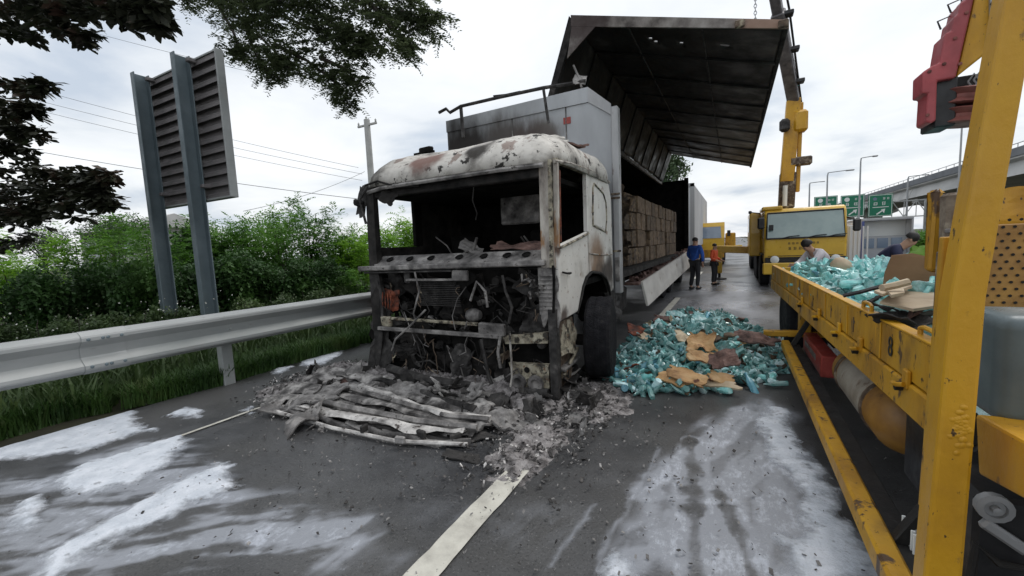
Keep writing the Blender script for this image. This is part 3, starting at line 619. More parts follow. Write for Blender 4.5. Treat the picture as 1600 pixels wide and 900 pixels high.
# ================================================================= UTILITY POLE AND WIRES
PY = 26.0
pt = on_y(573, 187, PY)
up = empty('utility_pole', (pt.x, PY, 0), 0, 'pale concrete utility pole with crossarm behind the burned truck', 'utility pole')
MB().tube([(pt.x, PY, -.2), (pt.x, PY, pt.z)], [.30, .24], 10).build('pole', 'concrete', up, smooth=True)
MB().bar((pt.x-1.05, PY, pt.z-.42), (pt.x+1.05, PY, pt.z-.42), .14, .16, .02).build('crossarm', 'concrete', up)
for dx_ in (-.95, .0, .95):
    MB().lathe([(.05, 0), (.09, .05), (.05, .1), (.09, .16), (.04, .22), (.0, .30)], 8, 'z', (pt.x+dx_, PY-.05 if dx_ == 0 else PY, pt.z+(.0 if dx_ == 0 else -.34))).build('insulator', 'concrete', up)
for i, (ua, va, ub, vb, Y2) in enumerate([(-20, 118, 560, 262, 16), (-20, 136, 566, 272, 16), (-20, 152, 566, 282, 16), (-20, 222, 570, 312, 16), (-20, 5, 560, 150, 18), (380, 330, 570, 268, 20)]):
    a = on_y(ua, va, Y2-4); c_ = on_y(ub, vb, PY)
    pts = [a.lerp(c_, s/16)+Vector((0, 0, -1.2*4*(s/16)*(1-s/16)*.25)) for s in range(17)]
    o = MB().tube(pts, .014 if i != 3 else .022, 4).build('overhead_wire', 'wire')
    tag(o, ['highest of the three close overhead wires behind the sign', 'middle one of the three close overhead wires behind the sign', 'lowest of the three close overhead wires behind the sign', 'thick dark overhead wire crossing just above the hedge', 'faint overhead wire high above the road sign', 'short overhead wire rising from the hedge to the pole'][i], 'wire', 'overhead wires strung to the concrete pole')
# ================================================================= VEGETATION
def leaf_quads(C_, size, ratio=.38, droop=.3, up=.35):
    n = len(C_); a = rng.uniform(0, 2*np.pi, n); el_ = rng.normal(-.1, droop+.3, n)
    d = np.stack([np.cos(a)*np.cos(el_), np.sin(a)*np.cos(el_), np.sin(el_)], 1)
    s_ = np.cross(d, rng.normal(0, up, (n, 3))+np.array([0, 0, 1.])); s_ /= np.linalg.norm(s_, axis=1)[:, None]
    L_ = (size*rng.uniform(.6, 1.3, n))[:, None]; W_ = L_*ratio*.5
    return np.stack([C_, C_+d*L_*.5+s_*W_, C_+d*L_, C_+d*L_*.5-s_*W_], 1)
def sprays(base, n, L, leaf, per=18, up=.25, ratio=.32):
    """pinnate fronds starting at the points in base"""
    out = []; idx = rng.integers(0, len(base), n); B = base[idx]
    a = rng.uniform(0, 2*np.pi, n); e_ = rng.normal(up, .4, n); d = np.stack([np.cos(a)*np.cos(e_), np.sin(a)*np.cos(e_), np.sin(e_)], 1)
    Ls = L*rng.uniform(.6, 1.3, n); side = np.cross(d, [0, 0, 1.]); side /= np.linalg.norm(side, axis=1)[:, None]+1e-6
    for k in range(per):
        t = (k//2+1)/(per/2); sg_ = 1 if k % 2 else -1
        p = B+d*(Ls*t)[:, None]+np.array([0, 0, -1.])*(Ls*.35*t*t)[:, None]
        q = side*sg_*.9+d*.45+rng.normal(0, .12, (n, 3)); q /= np.linalg.norm(q, axis=1)[:, None]
        l = (leaf*(1.15-.5*t)*rng.uniform(.8, 1.2, n))[:, None]; wv = np.cross(q, rng.normal(0, .25, (n, 3))+np.array([0, 0, 1.])); wv /= np.linalg.norm(wv, axis=1)[:, None]
        out.append(np.stack([p, p+q*l*.5+wv*l*ratio*.5, p+q*l, p+q*l*.5-wv*l*ratio*.5], 1))
    return np.concatenate(out)
def blob_pts(n, r, c=(0, 0, 0), shell=.55, clumps=9, cs=.38):
    cc = rng.normal(0, 1, (clumps, 3)); cc /= np.linalg.norm(cc, axis=1)[:, None]; cc *= rng.uniform(.35, .8, (clumps, 1)); cc = np.vstack([cc, [[0, 0, 0]]])
    k = rng.integers(0, len(cc), n); p = rng.normal(0, 1, (n, 3)); p /= np.linalg.norm(p, axis=1)[:, None]; p *= (shell+(1-shell)*rng.uniform(0, 1, (n, 1)))*cs*rng.uniform(.6, 1.2, (n, 1))
    return (cc[k]+p)*np.array(r)+np.array(c)
def stems(name, base, tips, r0, mat_='barkdark', parent=None):
    b = MB()
    for tpt in tips:
        a = Vector(base); c_ = Vector(tpt); mid_ = a.lerp(c_, .5)+Vector((random.uniform(-.15, .15), random.uniform(-.15, .15), .12))
        b.tube([a, mid_, c_], [r0, r0*.6, r0*.25], 5)
    return b.build(name, mat_, parent, org=(0, 0, 0))
def bush_proto(kind, i):
    r = (.95, .95, .95)
    root = empty('hedge_bush', (0, 0, 0))
    P_ = blob_pts(900, r, (0, 0, 1.05), clumps=11, cs=.42)
    if kind == 'frond': Q = sprays(P_, 620, .42, .10, 16, .3); mt = 'leafhedge'
    elif kind == 'light': Q = sprays(P_, 520, .40, .12, 14, .35); mt = 'leafhedgelight'
    else: Q = leaf_quads(blob_pts(8200, r, (0, 0, 1.05), clumps=12, cs=.42), .11, .55); mt = 'leafshade' if kind == 'leafy' else 'leafdull'
    o = link('foliage', quads_mesh('bush_foliage', Q, mt), root)
    stems('stem', (0, 0, -.2), [(random.uniform(-.6, .6), random.uniform(-.6, .6), random.uniform(.9, 1.7)) for _ in range(6)], .03, parent=root)
    return root
PRO = {}
BUSH_LAB = {'frond': 'feathery green shrub with drooping fronds in the hedge behind the guardrail', 'light': 'bright yellow green shrub in the hedge behind the guardrail', 'leafy': 'dense broad leaved dark green shrub in the hedge behind the guardrail', 'dull': 'low dull green weedy shrub just behind the guardrail'}
SHORT = {'frond': 'feathery green shrub with drooping fronds', 'light': 'bright yellow green shrub', 'leafy': 'dense dark green broad leaved shrub', 'dull': 'low dull green weedy shrub'}
def where(u):
    for lim, s_ in ((-20, 'half outside the left edge of the view'), (50, 'at the far left under the dark branches'), (100, 'left of the sign, below the branch tips'), (160, 'midway between the left edge and the sign'), (222, 'just left of the road sign posts'), (262, 'behind the left sign post'), (320, 'behind the right sign post'), (360, 'just right of the right sign post'), (420, 'under the gap between sign and cab'), (460, 'midway between the sign and the cab'), (505, 'in the hedge left of the utility pole'), (552, 'beside the left edge of the burned cab'), (580, 'directly behind the left cab pillar'), (620, 'seen through the left cab window'), (660, 'at the right of the left cab window')):
        if u < lim: return s_
    return 'hidden mostly behind the burned cab'
def bush(kind, x, y, z, sx, sz, u=0):
    if kind not in PRO: PRO[kind] = bush_proto(kind, 0); o = PRO[kind]
    else: o = copy_tree(PRO[kind])
    o.location = (x, y, z); o.scale = (sx, sx, sz); o.rotation_euler = (0, 0, random.uniform(0, 6.28))
    tag(o, SHORT[kind]+' '+where(u), 'shrub', {'frond': 'feathery shrubs of the hedge', 'light': 'bright shrubs of the hedge', 'leafy': 'dense dark shrubs of the hedge', 'dull': 'low weedy shrubs behind the guardrail'}[kind])
# main hedge row: (pixel u, pixel v of the top, depth y, kind, radius)
for (u, vt, y, kind, r) in [
    (-60, 330, 3.2, 'light', 1.3), (30, 385, 3.2, 'light', 1.1), (110, 350, 4.4, 'light', 1.4), (190, 335, 5.0, 'frond', 1.4), (235, 345, 4.6, 'frond', 1.2), (300, 345, 6.0, 'leafy', 1.3),
    (345, 330, 6.4, 'frond', 1.4), (400, 328, 7.2, 'frond', 1.4), (440, 340, 7.0, 'frond', 1.1), (475, 305, 8.2, 'frond', 1.5), (520, 340, 8.6, 'frond', 1.2), (560, 350, 8.8, 'light', 1.1), (600, 338, 10, 'light', 1.3), (640, 325, 11.5, 'light', 1.5), (690, 330, 13, 'frond', 1.7), (740, 330, 15, 'frond', 1.8),
    (60, 410, 2.6, 'leafy', .9), (150, 400, 3.4, 'leafy', 1.0), (230, 395, 3.9, 'leafy', .9), (300, 400, 4.6, 'leafy', 1.0), (370, 385, 5.4, 'leafy', 1.1), (440, 400, 6.2, 'leafy', 1.0), (500, 398, 7.0, 'leafy', 1.0), (545, 420, 7.4, 'frond', .8)]:
    p = on_y(u, vt, y); h = p.z; bush(kind, p.x-.1, y, 0, r*.78, max(.5, h/2.0), u)
for (u, y) in [(-30, 1.7), (30, 1.9), (90, 2.2), (150, 2.5), (210, 2.9), (270, 3.4), (330, 3.9), (395, 4.5), (455, 5.3), (510, 6.2), (560, 7.2)]:
    p = on_y(u, 500, y); bush('dull', p.x-.35, y, 0, .50, .55, u)
# small white flowers in the weeds
n = 170; yy = rng.uniform(1.2, 4.5, n); P_ = np.stack([-6.75-yy*.25-rng.uniform(0, 1.4, n), yy, rng.uniform(.45, 1.1, n)], 1)
Q = leaf_quads(P_, .028, .9, .8, 1.2); o = link('wild_flowers', quads_mesh('wild_flowers', Q, 'flower')); tag(o, 'tiny white wild flowers dotted in the weeds behind the guardrail', 'flowers', kind='stuff')
# background tree mass behind the hedge (own trees)
def far_tree(x, y, h, r, mat_='leaffar', label='', trunk=.16, n=5200, group=None, leaf=.2):
    root = empty('tree', (x, y, 0), random.uniform(0, 6), label, 'tree', group)
    P_ = blob_pts(n, (r, r, r*.8), (0, 0, h-r*.75), clumps=14, cs=.42)
    link('crown', quads_mesh('crown', leaf_quads(P_, leaf, .5), mat_), root)
    b = MB().tube([(0, 0, -.2), (.1, 0, h*.45), (0, .1, h*.75)], [trunk, trunk*.7, trunk*.3], 7)
    for k in range(5):
        a = k*1.3; b.tube([(0, 0, h*.4), (math.cos(a)*r*.3, math.sin(a)*r*.3, h*.6), (math.cos(a)*r*.6, math.sin(a)*r*.6, h*.8)], [trunk*.5, trunk*.3, trunk*.12], 5)
    b.build('trunk', 'barkdark', root, org=(0, 0, 0)); return root
for (u, vt, y, r) in [(60, 348, 14, 2.6), (170, 330, 15, 2.6), (330, 345, 17, 3), (430, 335, 19, 3), (560, 345, 22, 3), (640, 340, 24, 3.2)]:
    p = on_y(u, vt, y); far_tree(p.x, y, p.z, r, 'leafhedge' if u > 200 else 'leaffar', 'pale green tree beyond the hedge, '+where(u), group='trees behind the roadside hedge')
p = on_y(1058, 232, 24); far_tree(p.x-.5, 24, p.z+.1, 1.6, 'leaffar', 'green treetop showing past the raised wing of the burned truck', n=3000, leaf=.22)
# pale roofed shed glimpsed on the far left
p = on_y(150, 200, 30)
bd = empty('shed', (p.x, 32, 0), 0, 'low pale roofed shed glimpsed between leaves on the far left', 'shed')
hz = on_y(150, 350, 32).z
MB().b2((p.x-12, 30, 0), (p.x+8, 40, hz*.80), 0).build('wall', 'concrete', bd)
MB().prism([(p.x-13, 29, hz*.80), (p.x-13, 41, hz*.80), (p.x-13, 35, hz*1.05)], (22, 0, 0)).build('roof', 'viaductc', bd)
for k in range(5): MB().b2((p.x-10+k*3.6, 29.93, hz*.35), (p.x-8.4+k*3.6, 29.99, hz*.62), 0).build('window', 'glassblue', bd)
# chain-link / slatted fence glimpsed through the bushes
fa = on_y(600, 412, 9.6); fe = empty('fence', (fa.x, 9.6, 0), 0, 'pale green slatted fence glimpsed through the bushes left of the burned truck', 'fence')
sl = MB().b2((-.02, -.01, 0), (.02, .01, 1.15), 0).mesh('slat', 'signgreen')
fsm = mat('fencegreen', [(.5, (.25, .42, .22))], 3, (.5, .7)); sl.materials[0] = fsm
for k in range(15): o = link('slat', sl, fe); o.location = (-.9+k*.12, 0, .25)
MB().b2((fa.x-1, 9.61, .45), (fa.x+.85, 9.64, .5), 0).b2((fa.x-1, 9.61, 1.2), (fa.x+.85, 9.64, 1.25), 0).build('fence_rail', 'fencegreen', fe)
# ---- overhanging broad leaved tree, trunk just out of frame on the left
bt = empty('broadleaf_tree', (-8.6, .6, 0), 0, 'dark broad leaved tree reaching in from the left edge', 'tree')
def rosettes(C_, nleaf, size):
    out = []
    for k in range(nleaf):
        n = len(C_); a = rng.uniform(0, 6.28, n); e_ = rng.uniform(-.7, .5, n); d = np.stack([np.cos(a)*np.cos(e_), np.sin(a)*np.cos(e_), np.sin(e_)], 1)
        s_ = np.cross(d, rng.normal(0, .35, (n, 3))+np.array([0, 0, 1.])); s_ /= np.linalg.norm(s_, axis=1)[:, None]; L_ = (size*rng.uniform(.7, 1.25, n))[:, None]
        st = C_+d*L_*.12; mid_ = C_+d*L_*.72; tip = C_+d*L_+np.array([0, 0, -1.])*L_*.08
        out.append(np.stack([st-s_*L_*.05, st+s_*L_*.05, mid_+s_*L_*.23, mid_-s_*L_*.23], 1)); out.append(np.stack([mid_-s_*L_*.23, mid_+s_*L_*.23, tip+s_*L_*.03, tip-s_*L_*.03], 1))
    return np.concatenate(out)
cl = []; limbs = MB(); trunk_top = Vector((-8.4, .8, 3.2))
def branch_cluster(path, yd, n, spread, store):
    """path in picture pixels at depth yd: leaves gather along it"""
    W_ = [on_y(u, v, yd+dy) for (u, v, dy) in path]
    for _ in range(n):
        t = random.random()**.8*(len(W_)-1); i = min(int(t), len(W_)-2); p = W_[i].lerp(W_[i+1], t-i); s_ = spread*(1.1-.5*t/(len(W_)-1))
        store.append((p.x+random.gauss(0, s_), p.y+random.gauss(0, s_*.8), p.z+random.gauss(0, s_*.8)))
    return W_
for path, n, sp in [([(-100, 150, .2), (-20, 160, .1), (30, 175, .1), (55, 170, .2)], 70, .10), ([(-100, 215, .1), (-30, 225, 0), (15, 228, .1), (40, 235, .2)], 50, .09), ([(-100, 350, .1), (-30, 345, 0), (40, 325, .1), (120, 328, .2)], 90, .10), ([(-60, 290, .3), (40, 290, .2), (110, 292, .2), (165, 298, .3)], 90, .09), ([(-60, 40, .3), (10, 45, .3), (60, 55, .3)], 50, .09), ([(-80, -60, 0), (60, 0, 0), (150, 18, .1), (215, 22, .1), (252, 28, .2)], 120, .085), ([(-60, -10, .2), (60, 25, .2), (110, 45, .2), (140, 62, .3)], 60, .085), ([(-80, 20, 0), (20, 10, .1), (110, 5, .1), (200, -5, .1), (250, 5, 0)], 110, .09),
    ([(-120, 110, .1), (-20, 130, .1), (40, 140, 0), (75, 132, 0)], 55, .075), ([(-120, 170, .1), (-20, 185, 0), (30, 205, 0), (62, 210, .1)], 60, .085), ([(-120, 250, .1), (-20, 265, 0), (60, 268, 0), (130, 275, .1), (185, 278, .2)], 90, .075), ([(-120, 300, .1), (-20, 315, 0), (60, 305, .1), (140, 310, .1), (175, 318, .2)], 110, .10), ([(-100, 380, .1), (-40, 380, 0), (10, 385, .1), (40, 370, .1)], 55, .09), ([(-100, 300, .1), (-40, 340, 0), (20, 335, .1), (70, 345, .1)], 70, .10)]:
    W_ = branch_cluster(path, 2.3, n, sp, cl); limbs.tube([trunk_top]+W_, [.05]+[.022-.004*i for i in range(len(W_))], 5)
limbs.tube([(-8.6, .6, -.2), (-8.55, .65, 1.6), trunk_top, (-8.2, .7, 4.6)], [.22, .18, .14, .08], 8)
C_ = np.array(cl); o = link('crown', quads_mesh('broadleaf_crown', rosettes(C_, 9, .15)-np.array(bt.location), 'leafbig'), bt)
limbs.build('trunk', 'barkdark', bt)
# ---- fine leaved tree, limbs arching over from behind the camera's left
ft = empty('fine_leaved_tree', (-8.5, -1.5, 0), 0, 'tree with tiny leaves whose branches hang from the top of the view', 'tree')
cl = []; limbs = MB(); tp = Vector((-8.0, -.4, 4.6)); YD = 4.6
P1 = [([(250, -90, 0), (320, -20, 0), (380, 30, 0), (425, 75, 0), (455, 110, 0)], 150, .20), ([(380, 30, 0), (440, 25, .2), (500, 50, .3), (560, 65, .4), (595, 75, .5)], 170, .20), ([(425, -60, 0), (500, -10, .2), (575, 5, .4), (640, 20, .5), (680, 42, .6)], 210, .21), ([(430, 70, 0), (480, 95, .2), (520, 125, .3), (548, 168, .3)], 140, .15),
      ([(380, 30, 0), (395, 75, .1), (410, 105, .1), (440, 125, .2)], 90, .15), ([(330, -10, 0), (362, 45, 0), (375, 75, 0), (372, 88, 0)], 42, .13), ([(280, -30, 0), (330, 0, 0), (400, 0, 0), (470, 0, 0)], 150, .18), ([(560, -20, .2), (600, 30, .3), (632, 65, .3), (640, 85, .3)], 90, .16), ([(450, -20, .2), (500, 20, .2), (540, 50, .3), (560, 80, .3)], 110, .16), ([(500, 90, .2), (545, 110, .3), (560, 140, .3)], 60, .13), ([(210, -50, 0), (280, -10, 0), (300, 5, 0)], 40, .14)]
for path, n, sp in P1:
    W_ = branch_cluster(path, YD, n, sp, cl); limbs.tube([tp]+W_ if path[0][1] < -50 else W_, ([.09] if path[0][1] < -50 else [])+[.035*(.72**i) for i in range(len(W_))], 5)
limbs.tube([(-8.5, -1.5, -.2), (-8.4, -1.2, 2.2), tp, (-7.6, -.2, 7)], [.26, .21, .16, .08], 8)
C_ = np.array(cl); Q = sprays(C_, 3300, .17, .070, 12, -.1, .48)
link('crown', quads_mesh('fine_crown', Q-np.array(ft.location), 'leaffine'), ft); limbs.build('trunk', 'barkdark', ft)
# ================================================================= BURNED TRUCK
XL, XR, YF = -4.27, -1.60, 4.06
bt_ = empty('burned_truck', (-2.95, YF, 0), 0, 'burned out cargo truck with a gutted white cab and its soot black wing raised', 'truck')
def T(b, name, m, parent=bt_, smooth=False, label=None): return b.build(name, m, parent, smooth, label)
# roof cap: rounded superquadric, dented
def sgp(v, e): return np.sign(v)*np.abs(v)**e
et = np.linspace(0, 1, 26)**.8*np.pi/2; om = np.linspace(-np.pi, np.pi, 141)
OM, ET = np.meshgrid(om, et)
e1, e2 = .52, .26
RX = -2.945+1.375*sgp(np.cos(ET), e1)*sgp(np.cos(OM), e2); RY = 5.20+1.20*sgp(np.cos(ET), e1)*sgp(np.sin(OM), e2); RZ = 2.50+.44*sgp(np.sin(ET), e1*1.15)
dn = (fbm(RX*2.6, RY*2.6, RZ*2.6, s=7, o=3)-.5)*.10+(fbm(RX*9, RY*9, RZ*9, s=8, o=2)-.5)*.03
RZ = RZ+dn*sstep(2.5, 2.62, RZ)-.05*np.exp(-(((RX+3.35)/.13)**2+((RY-4.15)/.25)**2)); RY = RY-dn*.8*sstep(4.6, 4.1, RY)
RY = RY+.14*sstep(2.5, 2.92, RZ)*sstep(4.9, 4.05, RY)
o = link('roof_cap', grid_mesh('roof_cap', RX-bt_.location.x, RY-bt_.location.y, RZ, mat_='ashwhite'), bt_)
sm = o.modifiers.new('t', 'SOLIDIFY'); sm.thickness = .025; sm.offset = -1
T(MB().tube([(XL+.06, 4.07, 2.44), (-3.9, 4.02, 2.465), (-2.2, 4.02, 2.475), (-1.72, 4.05, 2.47)], .026, 6), 'windshield_header', 'greymetal', smooth=True)
T(MB().b2((-4.2, 4.10, 2.36), (-1.7, 4.2, 2.5), .01), 'header_inner', 'soot')
# side gutters
T(MB().tube([(XR-.01, 4.09, 2.50), (XR+.012, 4.5, 2.535), (XR+.012, 5.4, 2.56), (XR, 6.2, 2.52)], .02, 6), 'rain_gutter', 'pillar', smooth=True)
# pillars
def prism_x(poly, x, th, name, m, b=None, **k):
    b = b or MB(); b.prism([(x, y, z) for y, z in poly], (th, 0, 0)); return T(b, name, m, **k)
def loft(p, q, a, c_, name, m):     # box beam between two rectangles
    b = MB(); b.add([(p[0]-a[0]/2, p[1]-a[1]/2, p[2]), (p[0]+a[0]/2, p[1]-a[1]/2, p[2]), (p[0]+a[0]/2, p[1]+a[1]/2, p[2]), (p[0]-a[0]/2, p[1]+a[1]/2, p[2]),
               (q[0]-c_[0]/2, q[1]-c_[1]/2, q[2]), (q[0]+c_[0]/2, q[1]-c_[1]/2, q[2]), (q[0]+c_[0]/2, q[1]+c_[1]/2, q[2]), (q[0]-c_[0]/2, q[1]+c_[1]/2, q[2])],
              [(3, 2, 1, 0), (4, 5, 6, 7), (0, 1, 5, 4), (1, 2, 6, 5), (2, 3, 7, 6), (3, 0, 4, 7)]); return T(b, name, m)
loft((-1.70, 4.07, 1.42), (-1.735, 4.13, 2.50), (.15, .07), (.11, .06), 'pillar', 'pillar')
loft((-1.655, 4.035, 1.42), (-1.66, 4.09, 2.52), (.035, .05), (.03, .05), 'pillar_trim', 'cream')
loft((-4.19, 4.07, .62), (-4.20, 4.12, 2.5), (.15, .10), (.13, .08), 'pillar', 'soot')
loft((-4.255, 4.11, 1.2), (-4.27, 4.14, 2.5), (.03, .10), (.03, .08), 'pillar_trim', 'darkmetal')
# right side: door with open window, quarter panel
XO = XR-.045
dr = T(MB().prism([(XO, y, z) for y, z in [(4.075, 1.64), (5.10, 1.80), (5.12, 1.27), (4.98, 1.24), (4.84, 1.13), (4.73, .98), (4.66, .86), (4.075, .84)]], (.045, 0, 0)), 'door', 'doorwhite')
bm_ = dr.modifiers.new('b', 'BEVEL'); bm_.width = .018; bm_.segments = 2
fr = MB()
def strip(b, a, c_, wd, x0=XO, th=.045): 
    a = Vector((0, *a)); c_ = Vector((0, *c_)); d = (c_-a).normalized(); n_ = Vector((0, -d.z, d.y))*wd/2
    return b.prism([(x0, *(a+n_).yz), (x0, *(c_+n_).yz), (x0, *(c_-n_).yz), (x0, *(a-n_).yz)], (th, 0, 0))
T(strip(MB(), (4.105, 1.62), (4.15, 2.50), .05, XO+.004), 'window_frame', 'pillar', dr); T(strip(MB(), (4.165, 1.68), (4.20, 2.42), .018, XO+.006), 'window_seal', 'orangeburn', dr)
T(strip(MB(), (4.13, 2.515), (5.16, 2.53), .05, XO+.002), 'window_frame', 'cream', dr)
T(strip(MB(), (5.115, 1.80), (5.125, 2.52), .07, XO+.003), 'window_frame', 'doorwhite', dr)
T(MB().tube([(XR+.012, 4.12, 1.62), (XR+.02, 4.6, 1.695), (XR+.012, 5.1, 1.775)], .014, 6), 'window_seal', 'cream', dr)
T(MB().tube([(XR+.01, 4.16, 1.36), (XR+.045, 4.20, 1.345), (XR+.045, 4.32, 1.34), (XR+.01, 4.36, 1.33)], .012, 6), 'handle', 'soot', dr)
qp = T(MB().prism([(XO, y, z) for y, z in [(5.17, 2.52), (6.18, 2.50), (6.30, 2.3), (6.34, .95), (6.12, .90), (6.02, 1.02), (5.85, 1.16), (5.6, 1.25), (5.3, 1.29), (5.17, 1.28)]], (.043, 0, 0)), 'side_panel', 'doorwhite')
q2 = qp.modifiers.new('b', 'BEVEL'); q2.width = .015; q2.segments = 2
pn = MB(); ol = [(5.32, 1.88), (5.36, 2.36), (5.42, 2.42), (5.85, 2.33), (5.98, 2.22), (6.0, 1.98), (5.92, 1.80)]
pn.tube([(XR+.004, y, z) for y, z in ol+[ol[0], ol[1]]], .012, 5, False); T(pn, 'panel_rim', 'cream', qp)
T(MB().prism([(XR, y, z) for y, z in [(5.36, 1.89), (5.39, 2.34), (5.44, 2.38), (5.84, 2.29), (5.94, 2.2), (5.96, 2.0), (5.9, 1.84)]], (.006, 0, 0)), 'inset_panel', 'doorwhite', qp)
T(MB().tube([(XR+.0, 5.17, 1.52), (XR+.012, 5.6, 1.49), (XR+.0, 6.3, 1.47)], .010, 5), 'panel_seam', 'pillar', qp)
# wheel arch lip and the body below it
T(MB().tube([(XR-.01, 4.64, .84), (XR+.01, 4.74, 1.0), (XR+.01, 4.85, 1.14), (XR+.01, 5.0, 1.24), (XR+.01, 5.2, 1.285), (XR+.01, 5.6, 1.24), (XR+.01, 5.86, 1.15), (XR+.01, 6.02, 1.01), (XR, 6.12, .88)], .018, 6), 'wheel_arch', 'soot')
cab_in = MB().b2((XL+.04, 6.25, .9), (XR-.05, 6.33, 2.52)).b2((XL+.05, 4.3, 1.12), (XR-.06, 6.25, 1.2))
T(cab_in.jitter(.02, 3), 'cab_rear_wall', 'deepsoot')
T(MB().prism([(XL, y, z) for y, z in [(4.1, 1.72), (5.02, 1.72), (5.02, 2.48), (6.3, 2.48), (6.34, .8), (4.1, .8)]], (.05, 0, 0)), 'left_side_panel', 'soot')
T(MB().b2((XL, 4.95, 1.72), (XL+.07, 5.12, 2.5), .01).jitter(.02), 'pillar', 'deepsoot')
T(MB().b2((-4.1, 4.35, 2.36), (-1.75, 6.25, 2.42)).jitter(.04, 2), 'roof_lining', 'deepsoot')
# interior: rear panel, seats frames, wheel debris
T(MB().box(on_y(812, 327, 5.4), (.62, .05, .42), .05).jitter(.015, 5), 'seat_back_panel', 'greymetal')
for xs_ in (-2.35, -3.75):
    T(MB().box((xs_, 5.55, 1.5), (.5, .10, .75), .04).jitter(.03, 4), 'seat_frame', 'deepsoot')
for k in range(9):
    a = Vector((random.uniform(-3.9, -1.9), random.uniform(4.4, 5.2), 1.5)); c_ = a+Vector((random.uniform(-.3, .3), random.uniform(-.1, .2), random.uniform(.05, .35)))
    T(MB().tube([a, a.lerp(c_, .5)+Vector((.03, 0, .04)), c_], .012, 5), 'cab_wreckage', random.choice(['soot', 'greymetal']))
T(MB().sheet((-2.25, 4.5, 1.66), .7, .3, Euler((.3, 0, .05)).to_matrix(), 8, .05, 8, 3), 'cab_wreckage', 'debrisred')
T(MB().sheet((-2.9, 4.45, 1.66), .28, .2, Euler((.7, .5, .4)).to_matrix(), 6, .05, 9, 4), 'cab_wreckage', 'greymetal')
T(MB().tube([(-2.95, 4.5, 1.55), (-2.80, 4.42, 1.78)], .02, 5), 'cab_wreckage', 'greymetal')
T(MB().tube([(-2.62, 4.15, 2.42), (-2.64, 4.12, 2.2), (-2.60, 4.14, 2.05), (-2.63, 4.15, 1.98)], .008, 4), 'hanging_wire', 'soot')
# cowl plate with round holes under the windshield
A_, B_ = (4.03, 1.50), (4.20, 1.60)
cw = MB().prism([(-4.16, A_[0], A_[1]), (-4.16, B_[0], B_[1]), (-4.16, B_[0], B_[1]-.03), (-4.16, A_[0], A_[1]-.03)], (2.40, 0, 0)); cw.jitter(.012, 4)
cowl = T(cw, 'cowl_plate', 'greymetal')
nrm = Vector((0, -(B_[1]-A_[1]), B_[0]-A_[0])).normalized()
for x in (-3.95, -3.62, -3.28, -2.86, -2.52, -2.22, -1.98):
    c_ = Vector((x, (A_[0]+B_[0])/2, (A_[1]+B_[1])/2)); R_ = nrm.to_track_quat('Z', 'Y').to_matrix()
    T(MB().lathe([(.042, .004), (.052, .012), (.046, .014), (.036, -.01), (.0, -.02)], 12, 'z', c_+nrm*.006, R_), 'vent_hole', 'deepsoot', cowl)
T(MB().bar((-4.40, 4.0, 1.455), (-1.72, 4.0, 1.475), .07, .062, .012).jitter(.008, 5), 'cross_beam', 'greymetal')
T(MB().bar((-4.30, 3.985, 1.40), (-2.9, 3.99, 1.405), .03, .02, .004), 'beam_lip', 'darkmetal')
T(MB().bar((-3.62, 4.02, 1.30), (-2.72, 4.02, 1.30), .03, .028, .004), 'bracket_bar', 'greymetal')
T(MB().box((-2.80, 4.02, 1.345), (.22, .05, .13), .01).jitter(.01), 'bracket_block', 'greymetal')
T(MB().box((-3.62, 4.05, 1.34), (.10, .05, .16), .01).jitter(.01), 'bracket_block', 'darkmetal')
# bumper beams
T(MB().bar((-4.16, 4.02, .66), (-2.32, 4.02, .655), .05, .05, .008).jitter(.008, 4), 'bumper_beam', 'greymetal')
T(MB().bar((-3.95, 4.06, .79), (-2.62, 4.06, .775), .04, .035, .006).jitter(.008, 4), 'bumper_beam', 'cream')
T(MB().box((-2.42, 4.04, .73), (.34, .07, .14), .012).jitter(.012, 5), 'bumper_bracket', 'greymetal')
T(MB().box((-4.05, 4.06, .75), (.20, .06, .14), .012).jitter(.02, 5), 'bumper_bracket', 'cream')
# right front corner: headlight frame, lamps
hf = MB().prism([(-2.28, 4.02, .66), (-1.72, 4.0, .74), (-1.72, 4.0, .62), (-2.25, 4.02, .57)], (0, .07, 0)); hl = T(hf.jitter(.01, 6), 'headlight_housing', 'cream')
lp = T(MB().prism([(-2.22, 4.02, .36), (-1.72, 4.0, .39), (-1.72, 4.0, .14), (-1.88, 4.0, .06), (-2.08, 4.0, .07), (-2.16, 4.02, .17)], (0, .06, 0)).jitter(.012, 6), 'lamp_plate', 'cream')
for x, z in ((-2.08, .17), (-1.87, .175)):
    T(MB().lathe([(.085, 0), (.095, -.02), (.085, -.045), (.055, -.05), (.03, -.02), (.0, -.015)], 14, 'y', (x, 4.0, z)), 'headlight', 'greymetal', lp, smooth=True)
T(MB().lathe([(.035, -.003), (.03, -.008), (.0, -.006)], 8, 'y', (-1.98, 4.0, .31)), 'bolt_hole', 'deepsoot', lp)
T(MB().tube([(-2.45, 4.0, .06), (-2.1, 3.97, .065), (-1.72, 3.97, .085)], .055, 9), 'bumper_tube', 'darkmetal', smooth=True)
T(MB().tube([(-3.9, 3.9, .17), (-3.3, 3.82, .12), (-2.6, 3.86, .09)], .06, 8), 'bumper_tube', 'darkmetal', smooth=True)
loft((-1.655, 4.03, .0), (-1.665, 4.05, .98), (.085, .10), (.09, .09), 'corner_post', 'darkmetal')
loft((-1.73, 4.06, .92), (-1.735, 4.08, 1.42), (.17, .05), (.18, .06), 'corner_panel', 'greymetal')
for k in range(9):
    T(MB().bar((-1.815, 4.03, .98+k*.045), (-1.655, 4.03, .98+k*.045), .012, .020, .002), 'radiator_rib', 'greymetal')
